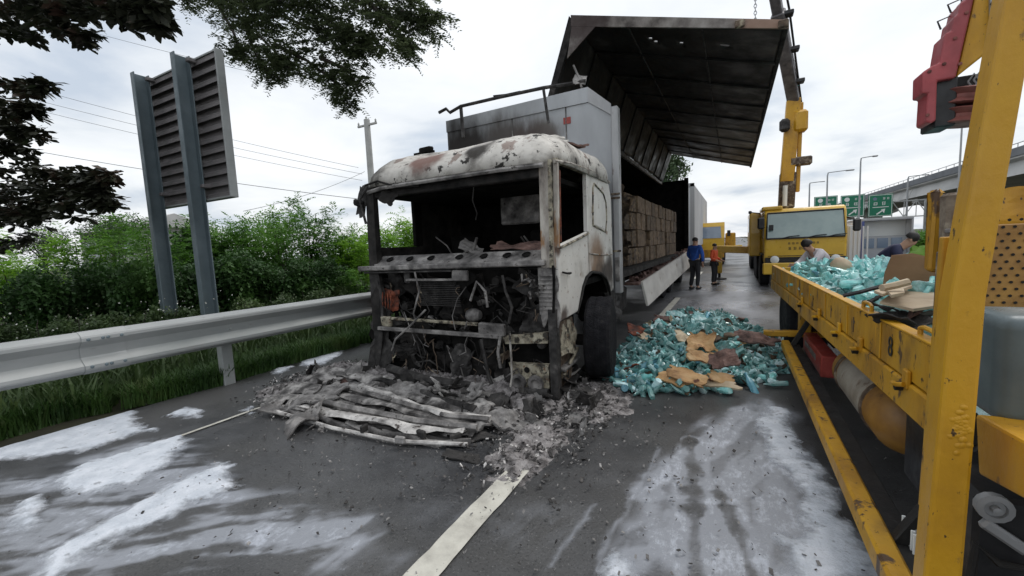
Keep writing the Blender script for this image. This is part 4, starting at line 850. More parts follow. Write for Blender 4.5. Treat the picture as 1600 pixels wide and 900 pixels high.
T(MB().tube([(-1.64, 4.02, 1.44), (-1.625, 4.0, 1.3), (-1.63, 3.99, 1.1), (-1.645, 4.0, .95)], .014, 6), 'hose', 'deepsoot', smooth=True)
# step well behind the corner post
sw_ = T(MB().prism([(XR-.09, y, z) for y, z in [(4.14, .82), (4.60, .80), (4.63, .60), (4.55, .34), (4.50, .12), (4.14, .05)]], (.035, 0, 0)).jitter(.02, 5), 'step_panel', 'rust')
T(MB().bar((XR-.03, 4.13, .30), (XR-.03, 4.62, .33), .10, .03, .006), 'step', 'greymetal'); T(MB().bar((XR-.03, 4.13, .06), (XR-.03, 4.55, .12), .12, .03, .006), 'step', 'darkmetal')
T(MB().bar((XR-.0, 4.12, .25), (XR-.0, 4.6, .44), .03, .03, .004), 'step_stay', 'cream')
T(MB().sheet((XR-.03, 4.38, .6), .38, .34, Euler((1.4, .1, 1.5)).to_matrix(), 8, .03, 8, 8), 'step_panel', 'cream')
# left front corner
T(MB().prism([(-4.27, 4.03, 1.42), (-4.10, 4.03, 1.42), (-4.05, 4.03, 1.0), (-4.12, 4.03, .5), (-4.2, 4.03, .1), (-4.25, 4.03, .4)], (0, .05, 0)).jitter(.02, 4), 'corner_panel', 'darkmetal')
T(MB().sheet((-4.0, 4.12, 1.02), .22, .26, Euler((1.5, .1, .1)).to_matrix(), 8, .04, 9, 12), 'burned_lamp', 'orangeburn')
for k in range(4):
    T(MB().tube([(-4.08+k*.045, 4.05, .92), (-4.06+k*.05, 4.03, 1.0), (-4.07+k*.045, 4.05, 1.14)], .010, 5), 'burned_lamp', 'orangeburn')
# engine block and dark wreckage behind the gone grille
T(MB().b2((-4.15, 4.75, .15), (-1.75, 4.9, 1.42)).jitter(.06, 3), 'firewall', 'deepsoot')
T(MB().b2((-3.5, 4.45, .35), (-2.5, 4.75, 1.15), .05).jitter(.05, 4), 'engine_block', 'deepsoot')
T(MB().lathe([(.30, 0), (.32, .04), (.30, .08), (.10, .1), (.0, .1)], 20, 'y', (-3.2, 4.38, .82)), 'fan_ring', 'soot', smooth=True)
for k in range(7):
    a = k*.9; T(MB().box((-3.2+math.cos(a)*.16, 4.36, .82+math.sin(a)*.16), (.26, .015, .09), .004, Euler((.5, -a, 0)).to_matrix()), 'fan_blade', 'darkmetal')
T(MB().lathe([(.0, -.10), (.06, -.08), (.085, -.02), (.08, .05), (.05, .1)], 12, 'x', (-2.78, 4.22, .85)), 'air_filter', 'greymetal', smooth=True)
for k in range(46):
    x = random.uniform(-4.1, -1.85); z = random.uniform(.25, 1.3); y = random.uniform(4.12, 4.55)
    p = [Vector((x, y, z))]
    for s_ in range(random.randint(2, 4)): p.append(p[-1]+Vector((random.uniform(-.22, .22), random.uniform(-.06, .06), random.uniform(-.24, .18))))
    T(MB().tube(p, random.choice([.008, .012, .02, .03]), 6), random.choice(['hose', 'pipe', 'cable']), random.choice(['soot', 'soot', 'soot', 'darkmetal', 'darkmetal', 'darkmetal', 'deepsoot', 'greymetal']), smooth=True)
for k in range(44):
    x = random.uniform(-4.1, -1.85); z = random.uniform(.2, 1.3); y = random.uniform(4.15, 4.6)
    mm = random.choice(['soot', 'darkmetal', 'darkmetal', 'soot', 'deepsoot', 'deepsoot', 'soot', 'rust'])
    T(MB().sheet((x, y, z), random.uniform(.08, .30), random.uniform(.06, .22), Euler((random.uniform(.6, 2.2), random.uniform(-.8, .8), random.uniform(-.7, .7))).to_matrix(), 5, .04, 8, k), 'wreckage_plate', mm)
for k in range(22):
    x = random.uniform(-4.1, -1.8); z = random.uniform(.2, 1.3)
    if random.random() < .5: T(MB().box((x, random.uniform(4.1, 4.5), z), (random.uniform(.05, .3), .08, random.uniform(.03, .14)), .01, Euler((0, random.uniform(-.4, .4), 0)).to_matrix()).jitter(.015, 7, k), 'bracket', random.choice(['darkmetal', 'soot', 'greymetal']))
    else: T(MB().lathe([(.0, 0), (.05, .0), (.055, .02), (.05, .10), (.03, .11)], 10, 'y', (x, random.uniform(4.1, 4.4), z)), 'canister', random.choice(['darkmetal', 'soot']), smooth=True)
for k in range(12):   # melted tangle near the right corner
    x = -1.92+random.gauss(0, .07); z = 1.16+random.gauss(0, .12)
    T(MB().tube([(x, 4.06, z), (x+random.uniform(-.08, .08), 4.0, z+random.uniform(-.08, .08)), (x+random.uniform(-.1, .1), 4.07, z+random.uniform(-.1, .1))], .014, 5), 'melted_cable', random.choice(['greymetal', 'soot', 'soot']))
# dense charred mass down to the ground
T(MB().b2((-4.16, 4.30, -.02), (-1.78, 4.75, .62)).jitter(.08, 3, 5), 'charred_mass', 'deepsoot')
T(MB().b2((-4.12, 4.42, .55), (-1.80, 4.75, 1.40)).jitter(.06, 3, 6), 'charred_mass', 'deepsoot')
for k in range(30):
    x = random.uniform(-4.1, -1.9); z = random.uniform(.05, 1.30); y = random.uniform(4.08, 4.30)
    T(MB().sheet((x, y, z), random.uniform(.22, .60), random.uniform(.15, .42), Euler((random.uniform(1.1, 2.0), random.uniform(-.5, .5), random.uniform(-.35, .35))).to_matrix(), 9, .07, 6, k+500, th=.012, ragged=.3), 'charred_plate', random.choice(['soot', 'soot', 'deepsoot', 'darkmetal']))
for k in range(60):
    x = random.uniform(-4.12, -1.85); z = random.uniform(.1, 1.38); p = [Vector((x, random.uniform(4.0, 4.12), z))]
    for s_ in range(4): p.append(p[-1]+Vector((random.gauss(0, .06), random.gauss(0, .012), random.gauss(-.03, .07))))
    T(MB().tube(p, random.choice([.004, .006, .008]), 4), 'burned_wire', random.choice(['soot', 'darkmetal', 'greymetal', 'rust']))
for k in range(14): T(MB().bar((-3.45, 4.07, .98+k*.022), (-2.85, 4.07, .98+k*.022), .02, .008), 'radiator_fin', 'darkmetal')
T(MB().sheet((-4.16, 4.07, .55), .30, .9, Euler((1.5, .05, .1)).to_matrix(), 12, .06, 5, 77, th=.015, ragged=.3), 'corner_skin', 'darkmetal')
T(MB().sheet((-1.70, 4.06, 1.12), .16, .55, Euler((1.5, .0, .05)).to_matrix(), 12, .04, 7, 78, th=.015, ragged=.3), 'corner_skin', 'greymetal')
# cables hanging down the front
for pts, r, m_ in [([(648, 425), (655, 455), (646, 490), (650, 500)], .012, 'greymetal'), ([(665, 484), (640, 510), (618, 530), (612, 548)], .012, 'greymetal'), ([(796, 518), (799, 560), (800, 590), (794, 625), (796, 645)], .012, 'ashwhite'), ([(735, 470), (745, 440), (758, 455), (762, 480)], .016, 'greymetal'), ([(752, 530), (758, 560), (764, 590), (768, 600)], .022, 'darkmetal'), ([(782, 525), (778, 550), (782, 575)], .018, 'greymetal'), ([(785, 430), (790, 455), (800, 480), (795, 505)], .016, 'darkmetal')]:
    T(MB().tube([on_y(u, v, 3.96) for u, v in pts], r, 6), 'hanging_cable', m_, smooth=True)
# hanging mirror remains, left
T(MB().sheet(on_y(566, 312, 4.08), .13, .40, Euler((1.5, .2, .3)).to_matrix(), 7, .03, 9, 21), 'mirror_remains', 'darkmetal')
T(MB().sheet(on_y(606, 308, 4.05), .20, .16, Euler((1.4, .5, .3)).to_matrix(), 7, .04, 9, 22), 'mirror_remains', 'soot')
T(MB().box(on_y(560, 318, 4.05), (.16, .05, .09), .02, Euler((0, .3, .3)).to_matrix()).jitter(.02, 9), 'mirror_remains', 'soot')
T(MB().tube([on_y(570, 290, 4.0), on_y(590, 283, 3.98), on_y(620, 292, 4.02), on_y(655, 290, 4.05)], .014, 6), 'mirror_arm', 'soot')
T(MB().tube([on_y(574, 292, 4.1), on_y(562, 312, 4.04), on_y(572, 350, 4.08)], .018, 6), 'mirror_arm', 'darkmetal')
# things on the roof
T(MB().sheet((-2.05, 4.9, 2.97), .55, .28, Euler((.1, .1, .3)).to_matrix(), 9, .07, 7, 31, th=.02), 'roof_wreckage', 'ashwhite')
T(MB().sheet((-1.85, 5.3, 2.93), .4, .25, Euler((.1, .1, .3)).to_matrix(), 8, .06, 7, 32, th=.02), 'roof_wreckage', 'debrisred')
T(MB().box(on_y(666, 236, 4.75), (.20, .12, .10), .02).jitter(.02, 9), 'roof_wreckage', 'deepsoot'); T(MB().bar(on_y(648, 243, 4.75), on_y(678, 237, 4.75), .05, .05, .005), 'roof_wreckage', 'deepsoot')
# bent rail over the cab
rk = [on_y(u, v, 5.5) for u, v in [(686, 176), (697, 170), (703, 176), (720, 166), (780, 152), (850, 137), (890, 131), (915, 126)]]
T(MB().tube(rk, .024, 7), 'roof_rail', 'darkmetal', smooth=True)
T(MB().tube([on_y(720, 166, 5.5), on_y(722, 192, 5.5), on_y(724, 215, 5.5)], .026, 6), 'rail_stay', 'darkmetal'); T(MB().tube([on_y(849, 138, 5.5), on_y(853, 165, 5.5), on_y(857, 192, 5.5)], .02, 6), 'rail_stay', 'darkmetal')
T(MB().tube([on_y(771, 150, 5.5), on_y(790, 148, 5.5), on_y(813, 143, 5.5)], .012, 5), 'rail_scrap', 'soot')
T(MB().tube([on_y(896, 102, 5.5), on_y(905, 122, 5.5), on_y(909, 137, 5.5)], .014, 5), 'rail_scrap', 'greymetal'); T(MB().sheet(on_y(906, 125, 5.5), .16, .12, Euler((1.3, .2, .2)).to_matrix(), 6, .03, 9, 41), 'rail_scrap', 'greymetal')
# ---------------- wheels
def wheel(x, y, r, wd, ang, tm, rm, side=1, parent=bt_, z=None):
    R_ = Euler((0, 0, ang)).to_matrix(); c_ = (x, y, r if z is None else z); w2 = wd/2
    t_ = MB().lathe([(r*.56, -w2*.9), (r*.8, -w2), (r*.94, -w2*.92), (r, -w2*.72), (r*.985, -w2*.2), (r, -w2*.15), (r, w2*.15), (r*.985, w2*.2), (r, w2*.72), (r*.94, w2*.92), (r*.8, w2), (r*.56, w2*.9)], 40, 'x', c_, R_)
    t = t_.build('wheel', tm, parent, smooth=35)
    MB().lathe([(r*.57, -w2*.85), (r*.52, -w2*.6), (r*.3, -w2*.3), (r*.12, -w2*.3), (r*.1, -w2*.6), (0, -w2*.62)], 20, 'x', c_, R_ @ Euler((0, 0, math.pi if side > 0 else 0)).to_matrix()).build('rim', rm, t, smooth=40)
    return t
wheel(-1.43, 4.98, .50, .315, .16, 'burnttyre', 'rust'); wheel(-4.05, 4.98, .46, .30, .16, 'burnttyre', 'soot', -1)
for y in (12.6, 13.9, 17.0):
    for x, s_ in ((-1.86, 1), (-4.3, -1)): wheel(x, y, .5, .3, 0, 'burnttyre', 'rust', s_)
for x in (-2.55, -3.45): T(MB().b2((x-.05, 4.95, .62), (x+.05, 18.2, .86), .01), 'chassis_rail', 'deepsoot')
for y in (7.5, 9, 10.5, 12, 13.5, 15, 16.5): T(MB().b2((-4.5, y-.04, .90), (-1.7, y+.04, 1.02), .006), 'cross_member', 'soot')
T(MB().tube([(-4.1, 4.98, .45), (-1.5, 4.98, .45)], .07, 8), 'axle', 'soot')
T(MB().b2((-2.3, 6.6, .35), (-1.75, 7.9, .85), .06).jitter(.03, 3), 'fuel_tank', 'soot')
T(MB().sheet((-1.72, 6.75, .62), .6, .5, Euler((1.5, .1, 1.4)).to_matrix(), 9, .06, 6, 51), 'mudguard', 'darkmetal')
# ---------------- cargo body
Y0, Y1 = 6.5, 18.3; XB0, XB1 = -4.63, -1.60
bh = MB().prism([(XB0, Y0, 1.0), (XB1, Y0, .9), (XB1, Y0, 3.66), (-1.97, Y0, 3.98), (XB0, Y0, 3.98)], (0, .07, 0)); bh = T(bh, 'bulkhead', 'bulkhead')
T(MB().prism([(XB0, Y0-.025, 3.98), (-1.965, Y0-.025, 4.02), (-1.97, Y0-.025, 3.80), (XB0, Y0-.025, 3.78)], (0, .025, 0)), 'top_trim', 'bulkhead', bh)
T(MB().prism([(-1.965, Y0-.028, 4.02), (XB1-.02, Y0-.028, 3.71), (XB1-.02, Y0-.028, 3.55), (-1.97, Y0-.028, 3.80)], (0, .028, 0)), 'top_trim', 'postgrey', bh)
T(MB().b2((-2.345, Y0-.012, 1.2), (-2.33, Y0, 3.8), 0), 'panel_seam', 'greymetal', bh); T(MB().b2((-3.30, Y0-.012, 1.2), (-3.285, Y0, 3.8), 0), 'panel_seam', 'greymetal', bh)
T(MB().box((-1.975, Y0-.034, 3.3), (.0, .0, .0)), 'marker', 'redbox', bh) if False else None
T(MB().b2((-2.38, Y0-.01, 3.54), (-2.26, Y0-.001, 3.64), 0), 'red_marker', 'redbox', bh)
T(MB().b2((XB1-.02, Y0-.05, .86), (XB1+.085, Y0+.10, 3.66), .014), 'corner_post', 'postgrey')
for z in (1.5, 2.3, 2.36): T(MB().b2((XB1-.04, Y0-.06, z), (XB1+.095, Y0-.05, z+.03), 0), 'post_clip', 'rust')
T(MB().b2((XB1+.0, Y0-.065, 1.05), (XB1+.07, Y0-.045, 1.42), .005), 'latch_box', 'greymetal')
T(MB().b2((XB0, Y0+.07, 1.06), (XB1, Y1, 1.16)), 'deck', 'soot')
T(MB().b2((XB0-.04, Y0+.07, 1.0), (XB0, Y1, 4.0)), 'side_wall', 'deepsoot')
T(MB().b2((XB0-.03, Y0+.07, 3.95), (-2.60, Y1, 3.99)), 'roof_panel', 'deepsoot')
T(MB().b2((-2.63, Y0+.07, 3.88), (-2.55, Y1, 3.99), .01), 'hinge_beam', 'greymetal')
T(MB().b2((XB0, Y1, 1.0), (XB1, Y1+.07, 3.99)), 'rear_wall', 'deepsoot')
T(MB().b2((XB1-.12, Y1-.12, .9), (XB1+.03, Y1+.08, 4.05), .01), 'rear_post', 'deepsoot')
for k in range(20):
    y = Y0+.4+k*.6; T(MB().b2((XB0+.0, y, 1.16), (XB0+.04, y+.05, 3.95)), 'wall_rib', 'soot')
# raised wing: roof half + side panel, ribs, lip, with real holes burned through
H_, F_, O_ = Vector((-2.57, 0, 4.0)), Vector((-2.2, 0, 5.09)), Vector((.57, 0, 4.24))
def wing_grid(A, B, n, ny, holes=()):
    s_, yy = np.meshgrid(np.linspace(0, 1, n), np.linspace(Y0, Y1, ny)); X = A.x+(B.x-A.x)*s_; Z = A.z+(B.z-A.z)*s_+(fbm(s_*4, yy*.8, s=5)-.5)*.05
    me_x = X-bt_.location.x; me_y = yy-bt_.location.y; return me_x, me_y, Z, s_
wing = empty('wing', (0, 0, 0)); wing.parent = bt_
wing.location = (0, 0, 0)
gx_, gy_, gz_, s_ = wing_grid(F_, O_, 46, 118)
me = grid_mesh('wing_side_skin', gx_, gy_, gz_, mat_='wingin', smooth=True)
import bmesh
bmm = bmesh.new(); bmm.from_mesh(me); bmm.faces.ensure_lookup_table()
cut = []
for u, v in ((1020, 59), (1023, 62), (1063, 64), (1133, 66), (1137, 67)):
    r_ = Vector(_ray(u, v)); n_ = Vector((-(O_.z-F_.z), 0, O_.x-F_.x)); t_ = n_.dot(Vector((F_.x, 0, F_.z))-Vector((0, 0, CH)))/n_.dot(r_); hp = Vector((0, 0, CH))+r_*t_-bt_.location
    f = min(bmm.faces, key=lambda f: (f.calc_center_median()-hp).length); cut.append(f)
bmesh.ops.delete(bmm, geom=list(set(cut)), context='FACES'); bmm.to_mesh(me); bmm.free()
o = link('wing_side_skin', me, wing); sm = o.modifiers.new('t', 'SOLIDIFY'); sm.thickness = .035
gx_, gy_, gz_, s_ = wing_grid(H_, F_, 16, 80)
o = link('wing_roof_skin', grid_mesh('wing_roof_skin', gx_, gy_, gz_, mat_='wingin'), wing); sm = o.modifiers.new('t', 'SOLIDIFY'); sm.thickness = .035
def P3(v, y, dn=0.0):
    return Vector((v.x, y, v.z))
nd = Vector((-(O_.z-F_.z), 0, O_.x-F_.x)).normalized()*-1      # towards the underside
for k in range(1, 10):
    y = Y0+k*1.2; MB().bar(P3(F_, y)+nd*.05, P3(O_, y)+nd*.05, .05, .035, .006, up=nd).build('wing_rib', 'wingin', wing)
    n2 = Vector((F_.z-H_.z, 0, -(F_.x-H_.x))).normalized(); MB().bar(P3(H_, y)+n2*.05, P3(F_, y)+n2*.05, .05, .035, .006, up=n2).build('wing_rib', 'wingin', wing)
for f_ in (.30, .66):
    q = F_.lerp(O_, f_); MB().bar(P3(q, Y0+.1)+nd*.045, P3(q, Y1)+nd*.045, .03, .025, .004, up=nd).build('wing_stringer', 'darkmetal', wing)
MB().prism([P3(F_, Y0-.03)+Vector((0, 0, .03)), P3(O_, Y0-.03)+Vector((.03, 0, .03)), P3(O_, Y0-.03)+Vector((.03, 0, -.07)), P3(F_, Y0-.03)+Vector((0, 0, -.13))], (0, .03, 0)).jitter(.008, 4).build('wing_lip', 'winglip', wing)
MB().prism([P3(F_, Y0-.02)+Vector((-.03, 0, .03)), P3(H_, Y0-.02)+Vector((-.06, 0, 0)), P3(H_, Y0-.02)+Vector((.04, 0, 0)), P3(F_, Y0-.02)+Vector((.06, 0, -.1))], (0, .03, 0)).build('wing_lip', 'soot', wing)
MB().prism([P3(F_, Y0-.025)+Vector((.02, 0, -.08)), P3(F_, Y0-.025)+Vector((.42, 0, -.20)), P3(F_, Y0-.025)+Vector((-.08, 0, -.58))], (0, .02, 0)).build('corner_gusset', 'winglip', wing)
MB().bar(P3(O_, Y0)+Vector((.0, 0, -.02)), P3(O_, Y1)+Vector((.0, 0, -.02)), .06, .09, .01).build('wing_edge', 'soot', wing)
for u in (1156, 1224): 
    p = on_y(u, 37, Y0-.05); MB().box(p, (.11, .05, .09), .01).build('wing_bracket', 'rust', wing)
# drop side hanging along the deck
c4 = [on_y(1004, 440, 8.3), on_y(1078, 391, 18.0), on_y(1080, 415, 18.0), on_y(1013, 478, 8.3)]
c4[0].x += .0
b = MB().prism(c4, (-.04, 0, 0)); ds = T(b, 'drop_side', 'skirtpaint')
d0 = on_y(1004, 440, 8.3); d1 = on_y(1078, 391, 18.0)
b = MB()
for k in range(120):
    t_ = random.random()**1.3; p = d0.lerp(d1, t_)+Vector((-.05-random.random()*.22, 0, .02+random.random()*.06)); s_ = random.uniform(.03, .11)
    b.sheet(p, s_, s_*.8, Euler((random.uniform(-1, 1), random.uniform(-1, 1), random.uniform(0, 3))).to_matrix(), 4, .02, 10, k)
o = T(b, 'deck_edge_debris', 'debrisred'); o['kind'] = 'stuff'
T(MB().bar(d0+Vector((-.18, -.2, -.03)), d1+Vector((-.14, 0, -.03)), .30, .05, .008), 'deck_edge', 'debrisred')
# ---------------- cartons on the deck
CB = MB().box((0, 0, .5), (1, 1, 1), .018); cmesh = [CB.mesh('carton', 'carton', False, (0, 0, 0))]; 
cm2 = MB().box((0, 0, .5), (1, 1, 1), .03).mesh('carton_burned', 'cartonburnt'); 
def carton(x0, x1, y0, y1, z0, z1, burned, lab, grp):
    o = link('carton', cm2 if burned else cmesh[0]); o.location = ((x0+x1)/2, (y0+y1)/2, z0); o.scale = (x1-x0, y1-y0, z1-z0); o.rotation_euler = (0, random.uniform(-.02, .02), random.uniform(-.03, .03))
    tag(o, lab, 'carton', grp); return o
tape = MB().b2((-.04, -.002, .0), (.04, .0, 1)).mesh('tape', 'tape')
zc = [1.17, 1.53, 1.89, 2.25, 2.60]
for bi, (ya, yb, n) in enumerate([(8.25, 10.02, 4), (10.16, 11.50, 3), (11.56, 13.40, 4), (13.54, 16.0, 5)]):
    for i in range(n):
        for j in range(4):
            y0 = ya+(yb-ya)*i/n; y1 = ya+(yb-ya)*(i+1)/n; burned = bi == 0 and (i < 2 or random.random() < .25) or random.random() < .04
            jx = random.uniform(-.03, .03)-(.10*random.random() if burned else 0)
            nm = ['nearest', 'second', 'third', 'farthest'][bi]; rw = ['bottom', 'second', 'third', 'top'][j]
            carton(-2.35, -1.78+jx, y0+.008, y1-.008, zc[j]+.004, zc[j+1]-.004-(random.random()*.05 if burned else 0), burned, (f'scorched torn carton in the {rw} row of the {nm} stack on the burned truck' if burned else f'smoke stained carton in the {rw} row of the {nm} stack on the burned truck'), f'{"scorched" if burned else "brown"} cartons of the {nm} stack on the burned truck, {rw} row')
for i in range(4):
    for j in range(4):
        carton(-4.4+i*.5, -3.92+i*.5, 8.25, 8.8, zc[j], zc[j+1]-.01, True, 'charred carton facing the cab inside the burned cargo box', 'charred cartons at the front of the load')
inner = MB().b2((-4.4, 8.85, 1.17), (-2.4, 16, 2.58)).jitter(.05, 1); o = T(inner, 'inner_load', 'cartonburnt'); 
# torn pallet wrap / burned stuff in front of the cartons
b = MB()
for k in range(60):
    b.sheet((random.uniform(-2.4, -1.75), random.uniform(7.0, 8.3), random.uniform(1.2, 2.5)*1.0-(0 if k % 2 else .2)), random.uniform(.15, .5), random.uniform(.1, .4), Euler((random.uniform(0, 3), random.uniform(0, 3), random.uniform(0, 3))).to_matrix(), 5, .06, 7, k)
o = b.build('burned_packaging', 'cartonburnt'); tag(o, 'charred torn packaging heaped between the bulkhead and the cartons', 'packaging', kind='stuff')
# ================================================================= FALLEN GRILLE / BUMPER AND ASH
gb = empty('fallen_bumper', (-3.3, 3.0, 0), 0, 'burned front bumper with long slats lying on the asphalt before the cab', 'bumper')
def gp(u, v, z): return on_z(u, v, z)
slats = [([(410, 633, .03), (500, 655, .03), (600, 676, .03), (680, 692, .03), (735, 690, .04)], .05, .05, 'greymetal'), ([(455, 630, .09), (540, 648, .10), (640, 668, .10), (730, 672, .09)], .11, .03, 'ash_highlight'), ([(520, 612, .12), (600, 632, .13), (680, 652, .13), (755, 662, .11)], .12, .03, 'burntpanel_shaded'), ([(560, 600, .17), (620, 622, .18), (690, 642, .17), (765, 650, .14)], .09, .035, 'ash_highlight'), ([(600, 596, .14), (670, 612, .14), (740, 640, .13)], .07, .04, 'darkmetal'),
    ([(500, 640, .05), (580, 662, .05), (700, 682, .05)], .09, .02, 'char')]
for pts, wd, ht, m_ in slats:
    q = [gp(*p) for p in pts]; b = MB()
    fine = []
    for i in range(len(q)-1):
        for s_ in range(4): fine.append(q[i].lerp(q[i+1], s_/4))
    fine.append(q[-1]); vs = []; fs = []
    for i, p in enumerate(fine):
        d = (fine[min(i+1, len(fine)-1)]-fine[max(i-1, 0)]).normalized(); s2 = Vector((d.y, -d.x, 0)).normalized()
        for (a, c_) in ((-1, -.3), (-.6, .5), (.6, .5), (1, -.3), (.5, -.55), (-.5, -.55)): vs.append(p+s2*a*wd/2*(.7+.6*random.random())+Vector((0, 0, c_*ht+random.gauss(0, .006))))
    for i in range(len(fine)-1):
        for k in range(6): fs.append((i*6+k, i*6+(k+1) % 6, (i+1)*6+(k+1) % 6, (i+1)*6+k))
    fs += [tuple(range(6))[::-1], tuple((len(fine)-1)*6+k for k in range(6))]
    b.add(vs, fs).jitter(.04, 5, len(pts)); b.build('slat', m_, gb, smooth=50)
for pts, wd, m_ in [([(430, 642, .04), (520, 668, .04), (620, 688, .04), (730, 694, .05)], .035, 'ash_highlight'), ([(480, 622, .12), (560, 640, .13), (650, 658, .13), (745, 668, .11)], .06, 'greymetal'), ([(540, 606, .15), (620, 628, .16), (700, 650, .15), (762, 656, .13)], .05, 'greymetal')]:
    MB().tube([gp(*p) for p in pts], wd*.5, 6).jitter(.012, 6).build('slat', m_, gb, smooth=50)
b = MB().sheet(gp(490, 618, .13), .62, .42, Euler((.1, -.15, .4)).to_matrix(), 16, .10, 4, 61, th=.02); b.build('end_cap', 'ashlight', gb)
MB().sheet(gp(740, 655, .10), .32, .25, Euler((.2, .1, -.5)).to_matrix(), 12, .06, 6, 62, th=.02).build('end_cap', 'ashlight', gb)
MB().sheet(gp(640, 660, .03), 1.5, .42, Euler((0, 0, .05)).to_matrix(), 18, .03, 5, 63, th=.01).build('lower_skin', 'char', gb)
for k in range(10):
    p = gp(random.uniform(560, 740), random.uniform(630, 690), .08); MB().box(p, (random.uniform(.05, .14), .04, .06), .008, Euler((0, 0, random.uniform(0, 3))).to_matrix()).jitter(.01, 9, k).build('bracket', random.choice(['char', 'ashlight', 'greymetal']), gb)
uu, vv = np.meshgrid(np.linspace(0, 1, 110), np.linspace(0, 1, 44))
def curve(pts, t):
    q = np.array([tuple(gp(*p)) for p in pts]); k = t*(len(q)-1); i = np.clip(k.astype(int), 0, len(q)-2); f_ = (k-i)[..., None]; return q[i]*(1-f_)+q[i+1]*f_
FR = curve([(408, 636, .0), (480, 655, .0), (560, 675, .0), (650, 690, .0), (735, 696, .0)], uu); BK = curve([(500, 592, .0), (570, 600, .0), (640, 612, .0), (710, 630, .0), (775, 648, .0)], uu)
PQ = FR*(1-vv[..., None])+BK*vv[..., None]
rid = np.abs(np.sin(vv*math.pi*3.5+.4*np.sin(uu*5)))**.6
Zb = .015+.07*sstep(0, .9, vv)+.045*rid+(fbm(uu*14, vv*7, s=141, o=4)-.5)*.09+.05*np.exp(-((uu-.12)/.12)**2)
kp = (fbm(uu*9, vv*5, s=142, o=3)-.25*(rid < .45)) > .30
kp &= ~((vv < .06+.08*fbm(uu*20, vv*0, s=9)) & (fbm(uu*14, vv*0, s=10) > .55))
me = grid_mesh('crumpled_skin', PQ[..., 0]-gb.location.x, PQ[..., 1]-gb.location.y, Zb, keep=kp, mat_='burntpanel_shaded', smooth=False); o = link('crumpled_skin', me, gb); sm = o.modifiers.new('t', 'SOLIDIFY'); sm.thickness = .008
# other fallen pieces, one by one
def piece(label, cat, u, v, z, sx, sy, rot, m_, seed, amp=.05, th=.012, name='wreck_piece'):
    b = MB().sheet((0, 0, 0), sx, sy, Euler(rot).to_matrix(), 10, amp, 6, seed, th=th); o = link(name, b.mesh(name, m_)); o.location = gp(u, v, z); return tag(o, label, cat)
piece('folded grey ash coated sheet standing up beside the fallen bumper', 'sheet metal', 640, 618, .10, .45, .25, (.9, .2, .3), 'ashlight', 71, .08)
piece('torn pointed metal scrap sticking up left of the burned truck', 'scrap', 548, 585, .14, .35, .22, (.9, -.5, .4), 'greymetal', 72, .08)
piece('crumpled pinkish grey ash lump below the hanging cable', 'ash lump', 800, 655, .06, .42, .3, (.2, .3, .5), 'ashlight', 73, .10, .03)
piece('large crumpled grey sheet lying in front of the bumper tube', 'sheet metal', 722, 618, .10, .5, .3, (.4, -.3, .2), 'ashlight', 74, .10, .02)
piece('pale rag like scrap at the left end of the fallen bumper', 'scrap', 448, 640, .05, .5, .22, (.05, .1, .3), 'greymetal', 75, .05)
piece('thin dark flake on the asphalt below the fallen bumper', 'scrap', 722, 712, .015, .3, .12, (.02, .05, .1), 'char', 76, .02)
piece('bright curled metal strip on the ground right of the cab', 'scrap', 893, 622, .05, .10, .16, (1.2, .3, .2), 'ashlight', 77, .06)
piece('short white bar lying on the ash right of the cab', 'scrap', 880, 648, .02, .34, .06, (.02, 0, .15), 'foam', 78, .01)
piece('reddish burned rag left of the truck front', 'rag', 540, 598, .05, .32, .2, (.2, .3, .9), 'debrisred', 79, .08)
piece('long charred plank lying under the front of the cab', 'plank', 690, 590, .05, .95, .14, (.02, .02, -.08), 'darkmetal', 80, .03, .03)
# ash heaps: one lumpy sheet, thinning out at the edges
X, Y = np.meshgrid(np.linspace(-5.6, -.5, 520), np.linspace(2.2, 6.0, 400))
wx = X+(fbm(X*3, Y*3, s=111)-.5)*.5; wy = Y+(fbm(X*3, Y*3, s=112)-.5)*.5
D = np.full(X.shape, -9.)
for Pp, hh in (([(400, 615), (445, 595), (500, 580), (560, 570), (640, 565), (760, 560), (880, 590), (960, 600), (985, 640), (930, 670), (890, 650), (810, 650), (760, 640), (700, 660), (600, 640), (500, 640), (430, 640)], .0), ([(790, 645), (880, 650), (910, 690), (880, 715), (840, 745), (790, 755), (745, 745), (765, 700), (770, 670)], .0)):
    D = np.maximum(D, poly_sd(gpoly(Pp), wx, wy))
rough = fbm(X*7, Y*7, s=113, o=5, g=.62); lum = np.abs(fbm(X*16, Y*16, s=114, o=3)-.5)*2
msk = sstep(-.12, .22, D)
h = msk*(.012+.10*np.maximum(0, rough-.38)+.028*lum)+(fbm(X*.5, Y*.5, s=71)-.5)*.012-.012
h = h+msk*.08*np.exp(-((Y-4.0)/.45)**2)*(X < -1.8)*(.5+rough)
keep = (msk*.62+rough*.62) > .50
o = link('ash_heap', grid_mesh('ash_heap', X, Y, h, keep=keep, mat_='ash', smooth=False)); tag(o, 'grey ash and burned rubble heaped around the front of the cab', 'ash', kind='stuff')
